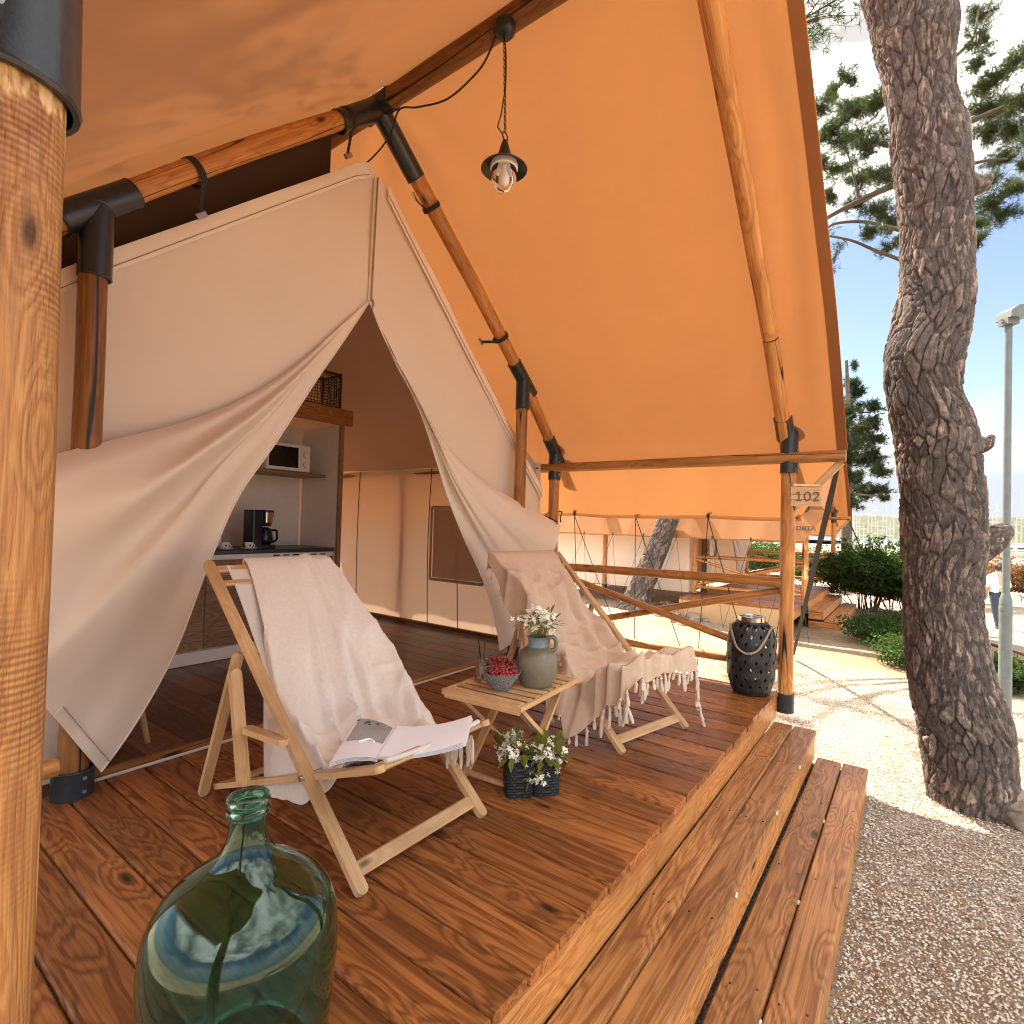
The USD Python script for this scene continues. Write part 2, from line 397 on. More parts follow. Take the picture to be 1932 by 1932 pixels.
wood('log_wood', (0.20, 0.075, 0.018), (0.42, 0.17, 0.04), (0.56, 0.25, 0.07), rough=0.42, knots=0.7, s=1.3, bump=0.2, rings=4, cracks=0.006)
wood('big_log_wood', (0.22, 0.078, 0.020), (0.46, 0.19, 0.055), (0.58, 0.27, 0.085), rough=0.5, knots=1.0, s=2.6, bump=0.7, rings=6, wear=((0.76, 0.50, 0.23), 0.525), cracks=0.012, saw=0.8)
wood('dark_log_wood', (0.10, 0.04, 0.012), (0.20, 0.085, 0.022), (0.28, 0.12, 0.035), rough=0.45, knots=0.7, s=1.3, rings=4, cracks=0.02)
wood('deck_wood', (0.045, 0.014, 0.005), (0.205, 0.064, 0.016), (0.39, 0.142, 0.038), rough=0.38, knots=0.75, s=1.2, vary=0.28, bump=0.3, rings=6)
wood('step_wood', (0.075, 0.027, 0.009), (0.33, 0.128, 0.038), (0.51, 0.228, 0.073), rough=0.42, knots=0.8, s=1.1, vary=0.2, bump=0.35, rings=7)
wood('fascia_wood', (0.18, 0.065, 0.018), (0.38, 0.145, 0.038), (0.50, 0.22, 0.065), rough=0.45, knots=0.8, s=1.2, vary=0.1, rings=6)
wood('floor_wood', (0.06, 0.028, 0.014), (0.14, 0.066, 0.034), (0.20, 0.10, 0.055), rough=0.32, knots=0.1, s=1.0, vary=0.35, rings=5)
wood('beech_wood', (0.42, 0.22, 0.09), (0.56, 0.33, 0.15), (0.64, 0.40, 0.20), rough=0.4, knots=0.05, s=1.8, vary=0.12, bump=0.1, rings=3)
wood('oak_veneer', (0.14, 0.07, 0.03), (0.28, 0.15, 0.07), (0.38, 0.22, 0.11), rough=0.45, knots=0.3, s=1.2, vary=0.1, bump=0.1, rings=6)
wood('sign_wood', (0.35, 0.18, 0.07), (0.52, 0.28, 0.12), (0.6, 0.36, 0.17), rough=0.6, knots=0.1, s=3)
fabric('fly_canvas', (0.27, 0.118, 0.05), (0.35, 0.14, 0.047), 0.20, noise=0.11, nscale=2.2)
fabric('fly_hem', (0.27, 0.115, 0.045), (0.32, 0.115, 0.036), 0.17)
fabric('skirt_canvas', (0.40, 0.19, 0.082), (0.44, 0.19, 0.066), 0.24, noise=0.05)
fabric('wall_canvas', (0.87, 0.77, 0.645), (0.78, 0.58, 0.43), 0.22, noise=0.03, nscale=1.5)
fabric('hem_canvas', (0.86, 0.76, 0.65), (0.75, 0.55, 0.40), 0.12, noise=0.03)
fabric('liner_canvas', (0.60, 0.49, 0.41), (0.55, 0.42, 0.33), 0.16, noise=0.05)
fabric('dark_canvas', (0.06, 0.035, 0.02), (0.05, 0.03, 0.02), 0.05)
fabric('sling_canvas', (0.83, 0.77, 0.68), (0.7, 0.6, 0.5), 0.2)
fabric('throw_wool', (0.87, 0.79, 0.70), (0.7, 0.5, 0.4), 0.12, weave=420, bump=0.6, noise=0.05, nscale=60)
fabric('throw_cotton', (0.76, 0.585, 0.43), (0.7, 0.45, 0.3), 0.15, weave=500, bump=0.4, noise=0.05, nscale=30)
fabric('fringe_cotton', (0.84, 0.72, 0.58), (0.7, 0.5, 0.4), 0.1)
fabric('apron_canvas', (0.62, 0.43, 0.24), (0.5, 0.3, 0.15), 0.1)
fabric('mesh_window', (0.52, 0.42, 0.35), (0.5, 0.38, 0.30), 0.3)
plain('black_steel', (0.012, 0.017, 0.02), rough=0.32, spec=0.6, noise=0.3, nscale=60, bump=0.08, bscale=300)
plain('black_strap', (0.012, 0.012, 0.012), rough=0.8, noise=0.2, bump=0.3, bscale=500)
plain('bolt_steel', (0.45, 0.44, 0.42), rough=0.3, metal=1.0)
plain('chrome', (0.75, 0.73, 0.70), rough=0.12, metal=1.0, noise=0.05)
plain('white_plastic', (0.78, 0.76, 0.72), rough=0.35, noise=0.03)
plain('white_panel', (0.86, 0.78, 0.68), rough=0.6, noise=0.03)
plain('black_plastic', (0.01, 0.011, 0.012), rough=0.2, noise=0.2)
plain('black_glass', (0.004, 0.006, 0.006), rough=0.04, noise=0.1)
plain('counter_stone', (0.035, 0.045, 0.05), rough=0.35, noise=0.35, nscale=120)
plain('white_china', (0.84, 0.82, 0.78), rough=0.12, noise=0.02)
plain('red_plastic', (0.45, 0.02, 0.015), rough=0.3)
plain('paper', (0.82, 0.80, 0.82), rough=0.55, noise=0.02)
plain('photo_print', (0.30, 0.30, 0.30), rough=0.35, noise=0.35, nscale=6)
plain('dark_print', (0.05, 0.07, 0.09), rough=0.4)
plain('wicker_black', (0.012, 0.013, 0.014), rough=0.42, noise=0.4, nscale=80, bump=0.5, bscale=250)
plain('basket_black', (0.006, 0.008, 0.009), rough=0.45, noise=0.4, nscale=60, bump=0.5, bscale=300)
plain('rope', (0.30, 0.22, 0.15), rough=0.9, noise=0.2, bump=0.6, bscale=300)
plain('dark_wicker', (0.03, 0.018, 0.01), rough=0.6, noise=0.4)
plain('cherry_red', (0.22, 0.006, 0.012), rough=0.12, noise=0.35, nscale=40, coat=0.4)
plain('bowl_stone', (0.17, 0.165, 0.16), rough=0.65, noise=0.9, nscale=160, bump=0.2)
plain('jug_glaze', (0.145, 0.125, 0.085), rough=0.5, noise=0.12, nscale=30, bump=0.15, bscale=120)
plain('jug_neck', (0.14, 0.19, 0.22), rough=0.45, noise=0.15, nscale=30)
plain('petal', (0.82, 0.78, 0.68), rough=0.6, noise=0.05)
plain('lamp_black', (0.014, 0.02, 0.018), rough=0.35, noise=0.2)
plain('lamp_white', (0.8, 0.76, 0.7), rough=0.4, noise=0.03)
plain('cable_black', (0.01, 0.01, 0.01), rough=0.5)
plain('pole_grey', (0.10, 0.125, 0.125), rough=0.45, noise=0.15, nscale=12)
plain('shirt_white', (0.75, 0.66, 0.62), rough=0.9)
plain('jeans', (0.022, 0.035, 0.05), rough=0.9)
plain('skin', (0.5, 0.28, 0.19), rough=0.6)
plain('hair', (0.03, 0.014, 0.008), rough=0.5)
plain('shoe', (0.03, 0.03, 0.03), rough=0.6)
plain('rock', (0.24, 0.19, 0.145), rough=0.9, noise=0.35, nscale=12, bump=0.8, bscale=30)
plain('pebble', (0.60, 0.51, 0.42), rough=0.9, noise=0.3, nscale=3)
plain('boat_white', (0.6, 0.59, 0.57), rough=0.3, noise=0.02)
plain('boat_blue', (0.05, 0.09, 0.14), rough=0.3)
plain('boat_cover', (0.35, 0.33, 0.32), rough=0.8)
plain('mast_alu', (0.38, 0.38, 0.38), rough=0.4, metal=0.3)
plain('car_yellow', (0.65, 0.36, 0.05), rough=0.25, coat=0.5)
plain('car_white', (0.74, 0.72, 0.70), rough=0.25, coat=0.5)
plain('car_silver', (0.35, 0.34, 0.34), rough=0.25, coat=0.5)
plain('tyre', (0.02, 0.02, 0.02), rough=0.8)
plain('car_glass', (0.02, 0.025, 0.03), rough=0.06)
plain('hill_green', (0.045, 0.05, 0.022), rough=0.95, noise=0.5, nscale=0.12)
plain('stone_wall', (0.42, 0.36, 0.29), rough=0.9, noise=0.25, nscale=6, bump=0.8, bscale=10)
plain('path_paving', (0.25, 0.165, 0.125), rough=0.85, noise=0.15, nscale=4, bump=0.3, bscale=60)
plain('twig', (0.075, 0.055, 0.04), rough=0.9, noise=0.3)
plain('letter_dark', (0.10, 0.05, 0.03), rough=0.7)
plain('letter_black', (0.02, 0.02, 0.02), rough=0.7)
leaf('pine_needles', (0.035, 0.060, 0.020), (0.18, 0.165, 0.055), t=0.35)
leaf('pine_needles_far', (0.028, 0.050, 0.022), (0.10, 0.105, 0.04), t=0.3)
leaf('hedge_leaf', (0.035, 0.070, 0.018), (0.22, 0.23, 0.05), t=0.55)
leaf('red_leaf', (0.14, 0.07, 0.03), (0.28, 0.15, 0.07), t=0.4)
leaf('jasmine_leaf', (0.22, 0.26, 0.06), (0.58, 0.55, 0.22), t=0.4, rough=0.35)
usdkit.material(stage, '/World/Looks/bark', {
    'tc': ('texture_coordinate', {}), 'a': ('attribute', {'attribute': 'plate'}),
    'n': ('noise_texture', {'scale': 26.0, 'detail': 6, 'roughness': 0.7}), 'n2': ('noise_texture', {'scale': 110.0, 'detail': 3}),
    'r': ('rgb_ramp', {'ramp': [(0.0, (0.045, 0.036, 0.034)), (0.4, (0.085, 0.068, 0.060)), (0.7, (0.175, 0.135, 0.112)), (1.0, (0.33, 0.25, 0.20))]}),
    'nm': ('map_range', {'from_min': 0.3, 'from_max': 0.7, 'to_min': -0.22, 'to_max': 0.22}), 'ad': ('math', {'math_type': 'add', 'use_clamp': True}),
    'b': ('bump', {'strength': 0.7, 'distance': 0.006}), 'p': ('principled_bsdf', {'roughness': 0.9, 'specular_ior_level': 0.2})},
    [('tc.object', 'n.vector'), ('tc.object', 'n2.vector'), ('a.fac', 'ad.value1'), ('n.fac', 'nm.value'), ('nm.result', 'ad.value2'), ('ad.value', 'r.fac'), ('r.color', 'p.base_color'), ('n2.fac', 'b.height'), ('b.normal', 'p.normal')], surface='p.BSDF')
usdkit.material(stage, '/World/Looks/demijohn_glass', {'p': ('principled_bsdf', {'base_color': (0.24, 0.62, 0.53), 'roughness': 0.015, 'ior': 1.5, 'transmission_weight': 1.0})}, surface='p.BSDF')
usdkit.material(stage, '/World/Looks/clear_glass', {'p': ('principled_bsdf', {'base_color': (0.93, 0.96, 0.95), 'roughness': 0.01, 'ior': 1.45, 'transmission_weight': 1.0})}, surface='p.BSDF')
usdkit.material(stage, '/World/Looks/thin_glass', {'f': ('fresnel', {'IOR': 1.45}), 't': ('transparent_bsdf', {'color': (0.96, 0.95, 0.93)}), 'g': ('glossy_bsdf', {'roughness': 0.03, 'color': (1, 1, 1)}), 'm': ('mix_closure', {})}, [('f.fac', 'm.fac'), ('t.BSDF', 'm.closure1'), ('g.BSDF', 'm.closure2')], surface='m.closure')
usdkit.material(stage, '/World/Looks/gravel_ground', {
    'g': ('geometry', {}), 'v': ('voronoi_texture', {'scale': 75.0}), 'n': ('noise_texture', {'scale': 0.55, 'detail': 5, 'roughness': 0.6}), 'n2': ('noise_texture', {'scale': 14.0, 'detail': 5, 'roughness': 0.7}),
    'sv': ('separate_color', {}),
    'r': ('rgb_ramp', {'ramp': [(0.0, (0.17, 0.135, 0.105)), (0.5, (0.33, 0.265, 0.205)), (1.0, (0.46, 0.38, 0.30))]}),
    'e': ('rgb_ramp', {'ramp': [(0.45, (0, 0, 0)), (0.62, (0.85, 0.85, 0.85))]}),
    'el': ('rgb_ramp', {'ramp': [(0.3, (0.19, 0.115, 0.06)), (0.7, (0.32, 0.21, 0.125))]}),
    'm': ('mix_color', {}), 'ba': ('math', {'math_type': 'add'}),
    'b': ('bump', {'strength': 0.9, 'distance': 0.012}), 'p': ('principled_bsdf', {'roughness': 0.95, 'specular_ior_level': 0.15})},
    [('g.position', 'v.vector'), ('g.position', 'n.vector'), ('g.position', 'n2.vector'), ('v.color', 'sv.color'), ('sv.r', 'r.fac'), ('n.fac', 'e.fac'), ('n2.fac', 'el.fac'), ('e.color', 'm.fac'), ('r.color', 'm.a'), ('el.color', 'm.b'), ('m.result', 'p.base_color'),
     ('v.distance', 'ba.value1'), ('n2.fac', 'ba.value2'), ('ba.value', 'b.height'), ('b.normal', 'p.normal')], surface='p.BSDF')

# ------------------------------------------------------------------ ground, path, hills
def gz(x, y):
    """Height of the terrain: falls gently towards the marina."""
    x, y = np.asarray(x, float), np.asarray(y, float)
    k = 1 - 0.85 * smoothstep(1.8, 4.2, y) * (1 - smoothstep(13, 20, x)); a = 12 + 4.5 * smoothstep(-1.0, 0.6, y)
    return -0.52 - 0.20 * smoothstep(6.0, 11.0, x) * k - 0.55 * smoothstep(0, 1, (x - a) / 7.0) - 2.3 * smoothstep(22, 60, x) - 1.2 * smoothstep(60, 80, x)


def ground_sheet():
    xs = np.r_[-400, -100, -40, np.arange(-15, 30, 0.35), np.arange(30, 62, 2.0), 100, 200, 420]
    ys = np.r_[-400, -100, -40, np.arange(-14, 14, 0.35), np.arange(14, 50, 3.0), 100, 200, 420]
    X, Y = np.meshgrid(xs, ys, indexing='ij')
    near = np.exp(-((X - 5) / 22) ** 2 - (Y / 18) ** 2)
    Z = gz(X, Y) + near * 0.03 * (meshkit.fbm(np.stack([X * 0.9, Y * 0.9, X * 0], -1), 3, 3) - 0.5)
    return grid(np.stack([X, Y, Z], -1))


g = mesh(None, 'ground', ground_sheet(), 'gravel_ground', smooth=True); keys(g, kind='structure')
# paved path on the right, winding past the lamp post
cl = bez([(6.0, -6.5), (9.5, -3.4), (13.5, -1.75), (19.0, -0.5), (26, 1.5), (36, 3.2), (60, 5.0)], 60)
T = np.gradient(cl, axis=0); T /= np.linalg.norm(T, axis=1, keepdims=True); N = np.stack([-T[:, 1], T[:, 0]], 1)
W = np.linspace(-1.6, 0.75, 9)
P = cl[:, None] + N[:, None] * W[None, :, None]
P = np.concatenate([P, (gz(P[..., 0], P[..., 1]) + 0.028)[..., None]], -1)
g = mesh(None, 'path', thick(P, 0.03), 'path_paving', smooth=30); keys(g, kind='structure')
# wooded hills across the bay
a = np.linspace(-0.75, 0.95, 260); rr = np.linspace(0, 1, 26)
A, Q = np.meshgrid(a, rr, indexing='ij')
D = 300 + 160 * Q
H = (9.5 + 5.5 * meshkit.fbm(np.stack([A * 7, A * 0, Q * 2], -1), 4, 5)) * np.sin(np.clip(Q, 0, 1) * PI * 0.62) + 1.6 * meshkit.fbm(np.stack([A * 150, Q * 20, A * 0], -1), 3, 9) * smoothstep(0.05, 0.3, Q) - 1.2
g = mesh(None, 'hills', grid(np.stack([D * np.cos(A + 0.12), D * np.sin(A + 0.12), H], -1)), 'hill_green', smooth=True); keys(g, kind='structure')
# loose gravel stones near the camera
stone = trimesh.creation.icosphere(1, 1.0); stone.vertices *= np.array([1, 0.8, 0.55]); stone.vertices += rng.normal(0, 0.09, stone.vertices.shape)
stone2 = trimesh.creation.icosphere(1, 1.0); stone2.vertices *= np.array([1.1, 0.6, 0.5]); stone2.vertices += rng.normal(0, 0.12, stone2.vertices.shape)
pi_path = '/World/gravel_stones'
pin = UsdGeom.PointInstancer.Define(stage, pi_path); WM[pi_path] = np.eye(4)
for k, (s, mat) in enumerate(((stone, 'pebble'), (stone2, 'pebble_dark'), (stone2, 'pebble_light'))):
    if mat != 'pebble': plain(mat, (0.22, 0.18, 0.15) if k == 1 else (0.80, 0.71, 0.61), rough=0.9, noise=0.2, nscale=3)
    mesh(pin.GetPrim(), ('stone', 'flat_stone', 'pale_stone')[k], (np.array(s.vertices), s.faces), mat, smooth=True)
    pin.GetPrototypesRel().AddTarget(f"{pi_path}/{('stone', 'flat_stone', 'pale_stone')[k]}")
n = 150000
X = 1.6 + 6.0 * rng.random(n) ** 1.35; Y = -1.9 + 3.0 * rng.random(n)
keep = ((Y < 0.22) | (X > 4.55)) & (Y > -0.5 - 0.22 * X) & (Y > -0.25 * X + 0.0 - 0.6); X, Y = X[keep], Y[keep]; n = len(X)
sz = 0.0022 + 0.0042 * rng.random(n) ** 2.5
Zs = gz(X, Y) + 0.0 + sz * 0.2 + 0.012
pin.CreatePositionsAttr(Vt.Vec3fArray.FromNumpy(np.stack([X, Y, Zs], 1).astype(np.float32)))
pin.CreateScalesAttr(Vt.Vec3fArray.FromNumpy(np.repeat(sz[:, None], 3, 1).astype(np.float32)))
qa = rng.uniform(0, 2 * PI, n) / 2
pin.CreateOrientationsAttr(Vt.QuathArray([Gf.Quath(float(math.cos(q)), 0.0, 0.0, float(math.sin(q))) for q in qa]))
pin.CreateProtoIndicesAttr(Vt.IntArray.FromNumpy(rng.choice([0, 1, 2], n, p=[0.5, 0.2, 0.3]).astype(np.int32)))
keys(pin.GetPrim(), 'loose beige and grey gravel scattered over the ground beside the steps', 'gravel', kind='stuff')

# ------------------------------------------------------------------ deck, steps, indoor floor
deck = thing('wooden_deck', 'terrace of orange brown planks before the open tent, carrying both deck chairs', 'deck', (0, 0.812, 0))
xs = -0.631 + 0.155 * np.arange(34)
for k in range(33):
    x0, x1 = xs[k] + 0.005, min(xs[k + 1] - 0.005, 4.485)
    if x1 - x0 < 0.03: continue
    w = x1 - x0; e = 0.002 * rng.normal()
    M, L = frame((x0 + w / 2, 0.808 + e * 1.5, -0.016 + e * 0.5), (x0 + w / 2, 2.905, -0.016 + e * 0.5))
    mesh(deck, 'plank', prism(L, w, 0.032, 0.005), 'deck_wood', M=M)
bar(deck, 'fascia_board', (-0.64, 0.829, -0.113), (4.485, 0.829, -0.113), 0.028, 0.158, 'fascia_wood')
bar(deck, 'side_board', (4.470, 0.85, -0.113), (4.470, 2.9, -0.113), 0.026, 0.155, 'fascia_wood')
bar(deck, 'side_board', (-0.620, 0.85, -0.113), (-0.620, 2.9, -0.113), 0.026, 0.155, 'fascia_wood')
for x in (-0.5, 0.8, 2.1, 3.4, 4.35): bar(deck, 'joist', (x, 0.86, -0.1), (x, 2.88, -0.1), 0.05, 0.12, 'dark_log_wood')
for x in (-0.66, 4.52):
    Pa = np.array([[[x + 0.012 * math.sin(y * 5 + z * 3), y, z] for z in np.linspace(-0.045, -0.56, 6)] for y in np.linspace(0.9, 2.9, 24)])
    mesh(deck, 'side_apron', thick(Pa, 0.003), 'apron_canvas', smooth=40, label='tan canvas apron hanging under the edge of the deck')

steps = thing('wooden_steps', 'two wide orange brown plank steps leading from the near deck to the gravel', 'steps', (0.9, 0.53, -0.52))
SX0, SX1 = 0.86, 4.30
for (ya, yb, z) in ((0.803, 0.678, -0.17), (0.668, 0.531, -0.17), (0.522, 0.381, -0.345), (0.371, 0.230, -0.345)):
    bar(steps, 'tread_plank', (SX0, (ya + yb) / 2, z - 0.02), (SX1 + rng.normal() * 0.004, (ya + yb) / 2, z - 0.02), abs(ya - yb), 0.04, 'step_wood', ch=0.007)
bar(steps, 'riser_board', (SX0 + 0.01, 0.551, -0.283), (SX1 - 0.012, 0.551, -0.283), 0.026, 0.140, 'step_wood')
bar(steps, 'riser_board', (SX0 + 0.01, 0.250, -0.463), (SX1 - 0.012, 0.250, -0.463), 0.026, 0.150, 'step_wood')
for x in (SX0 + 0.02, SX1 - 0.026):
    bar(steps, 'end_board', (x, 0.800, -0.283), (x, 0.567, -0.283), 0.024, 0.140, 'step_wood')
    bar(steps, 'end_board', (x, 0.800, -0.463), (x, 0.266, -0.463), 0.024, 0.150, 'step_wood')
for (yy, z, lst) in ((0.526, -0.172, (1.5, 2.2, 2.95, 3.6)), (0.376, -0.349, (1.9, 2.6, 3.4))):
    for x in lst: bar(steps, 'spacer', (x - 0.005, yy, z - 0.006), (x + 0.005, yy, z - 0.006), 0.007, 0.016, 'white_plastic')
for x in (1.25, 2.0, 2.8, 3.6, 4.2):
    for y, z in ((0.77, -0.17), (0.71, -0.17), (0.635, -0.17), (0.56, -0.17), (0.49, -0.345), (0.41, -0.345), (0.34, -0.345), (0.26, -0.345)):
        g2 = trimesh.creation.cylinder(0.004, 0.002, sections=8); g2.apply_translation([x + rng.normal() * 0.01, y, z + 0.0012])
        mesh(steps, 'screw_head', g2, 'black_steel')

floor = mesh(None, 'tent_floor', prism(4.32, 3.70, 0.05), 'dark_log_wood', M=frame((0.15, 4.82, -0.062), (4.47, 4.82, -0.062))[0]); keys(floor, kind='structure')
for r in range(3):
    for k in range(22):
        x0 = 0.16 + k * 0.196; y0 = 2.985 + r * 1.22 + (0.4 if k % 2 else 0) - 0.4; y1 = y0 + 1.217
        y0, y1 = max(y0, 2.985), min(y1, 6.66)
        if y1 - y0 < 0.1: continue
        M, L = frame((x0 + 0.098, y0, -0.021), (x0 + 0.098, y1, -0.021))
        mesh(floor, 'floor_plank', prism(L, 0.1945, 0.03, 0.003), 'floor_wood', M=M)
sill = thing('door_sill', 'low varnished wooden sill bar lying along the tent doorway', 'sill', (2.5, 2.93, 0))
bar(sill, 'sill_bar', (0.86, 2.935, 0.022), (4.40, 2.935, 0.022), 0.045, 0.034, 'log_wood', ch=0.012)
bar(sill, 'edge_strip', (0.86, 2.905, 0.008), (4.40, 2.905, 0.008), 0.012, 0.014, 'hem_canvas')

# ------------------------------------------------------------------ the safari tent
RX = 2.26
RIGHT = [(RX, 3.885), (3.95, 2.50), (4.55, 1.88), (4.80, 1.62)]
LEFT = [(RX, 3.885), (0.79, 2.52), (0.13, 1.88), (-0.10, 1.64)]
RAF = {1: RIGHT, -1: LEFT}
POSTX = {1: 4.53, -1: 0.125}
tent = thing('safari_tent', 'orange canvas safari tent on round logs, its cream door flaps tied open, filling the picture', 'tent', (RX, 2.85, -0.05))


def fly_profile(side, s):
    """s 0..1 ridge to eave, 1..1.3 skirt. Returns x, z of the cloth just outside the logs."""
    pr = np.array([(RX, 3.98), (3.20, 3.285), (4.02, 2.565), (4.635, 1.80), (4.92, 1.32)] if side > 0 else [(RX, 3.98), (1.42, 3.29), (0.68, 2.565), (0.085, 1.80), (-0.24, 1.22)])
    t = np.array([0, 0.36, 0.70, 1.0, 1.3])
    return np.interp(s, t, pr[:, 0]), np.interp(s, t, pr[:, 1])


FLY_Y1 = 6.75


def fly_sheet(side, s0, s1, ns, ny, skirt=False):
    s = np.linspace(s0, s1, ns)
    x, z = fly_profile(side, s)
    if not skirt and ns > 20:
        k = np.ones(7) / 7
        for q in range(2):
            xp, zp = np.pad(x, 3, mode='edge'), np.pad(z, 3, mode='edge')
            x2, z2 = np.convolve(xp, k, 'valid'), np.convolve(zp, k, 'valid'); x[4:-4], z[4:-4] = x2[4:-4], z2[4:-4]
    nrm = np.stack([-np.gradient(z), np.gradient(x)], 1) * side
    nrm /= np.linalg.norm(nrm, axis=1, keepdims=True)
    y0 = np.interp(s, [0, 1.0, 1.3], [0.445, 0.405, 0.74])
    tt = np.linspace(0, 1, ny)
    Y = y0[:, None] + (FLY_Y1 - y0[:, None]) * tt[None, :]
    S = np.repeat(s[:, None], ny, 1)
    bays = [0.80, 2.85, 4.95, 6.7]
    sag = np.zeros_like(Y)
    for b0, b1 in zip(bays[:-1], bays[1:]):
        inb = (Y >= b0) & (Y <= b1)
        sag = np.where(inb, np.abs(np.sin(PI * (Y - b0) / (b1 - b0))) ** 0.8, sag)
    mid = np.sin(PI * np.clip(S, 0, 1)) ** 0.6
    d = -0.055 * sag * np.where(S < 1, mid, 0.15)
    d += 0.040 * (meshkit.fbm(np.stack([Y * 1.1, S * 2.2, Y * 0 + side], -1), 3, 4) - 0.5) * mid
    d += 0.009 * np.sin((Y - 0.4) * 24 + S * 3.0 + 1.5 * np.sin(S * 5)) * np.exp(-((Y - 0.55) / 0.28) ** 2) * mid           # draw folds of the overhang
    d += 0.006 * np.sin(S * 60 + Y * 5) * np.exp(-((Y - 2.85) / 0.35) ** 2) * np.exp(-((S - 0.05) / 0.09) ** 2)
    rr_ = np.hypot((Y - 2.85), S * 3.1); th = np.arctan2(S * 3.1, Y - 2.85)
    d += 0.009 * np.sin(th * 9) * np.exp(-((rr_ - 0.35) / 0.35) ** 2)
    if skirt:
        d += 0.012 * np.sin(Y * 4.6 + 0.6) * (S - 1.0) / 0.3 + 0.010 * np.abs(np.sin((Y - 0.78) * PI / 0.69)) * -1
    d *= smoothstep(0.0, 0.06, S) if not skirt else 1.0
    P = np.stack([x[:, None] + d * nrm[:, 0:1], Y, z[:, None] + d * nrm[:, 1:2]], -1)
    return P


FLY = {}
for side in (1, -1):
    P = fly_sheet(side, 0.0, 1.0, 60, 150); FLY[side] = P
    seam_j = [int(np.argmin(np.abs(P[30, :, 1] - q))) for q in (1.72, 3.9, 5.6)]
    f_ = mesh(tent, 'roof_fly', grid(P), 'fly_canvas', smooth=True, label='sunlit orange right slope of the fly' if side > 0 else 'shaded orange left slope of the fly')
    mesh(f_, 'edge_hem', grid(np.stack([P[:, 0] + [0, -0.003, 0], P[:, 0] + [-side * 0.004, 0.004, -0.005], P[:, 2] + [-side * 0.004, -0.02, -0.005]], 1)), 'fly_hem', smooth=True)
    for j in seam_j:
        pass
    K = fly_sheet(side, 1.0, 1.3, 16, 150, True)
    K[0] = P[-1]
    s_ = mesh(tent, 'skirt', grid(K), 'skirt_canvas', smooth=True)
    hem = np.stack([K[-1], K[-1] + [0.012 * side, 0, -0.004], K[-1] + [0.004 * side, 0, -0.035]], 0)
    mesh(s_, 'bottom_hem', grid(hem), 'skirt_canvas', smooth=True)
# lettering on the outer side of the left skirt (the one turned to the neighbour)
tm = meshkit.text_mesh('ADRIA', 0.085, 0.002, bold=True); v = np.array(tm.vertices); v[:, 0] *= 1.15
x_a, z_a = fly_profile(-1, 1.02); x_b, z_b = fly_profile(-1, 1.3)
dn = np.array([x_b - x_a, 0, z_b - z_a]); Ls = np.linalg.norm(dn); dn /= Ls
o = np.array([x_a, 0.99, z_a]) + dn * 0.40
v2 = o + np.outer(v[:, 0], [0, -1.0, 0]) + np.outer(v[:, 1], -dn) + np.outer(v[:, 2] + 0.03, [-1.0, 0, 0])
mesh(tent, 'brand_lettering', (v2, tm.faces), 'letter_black')

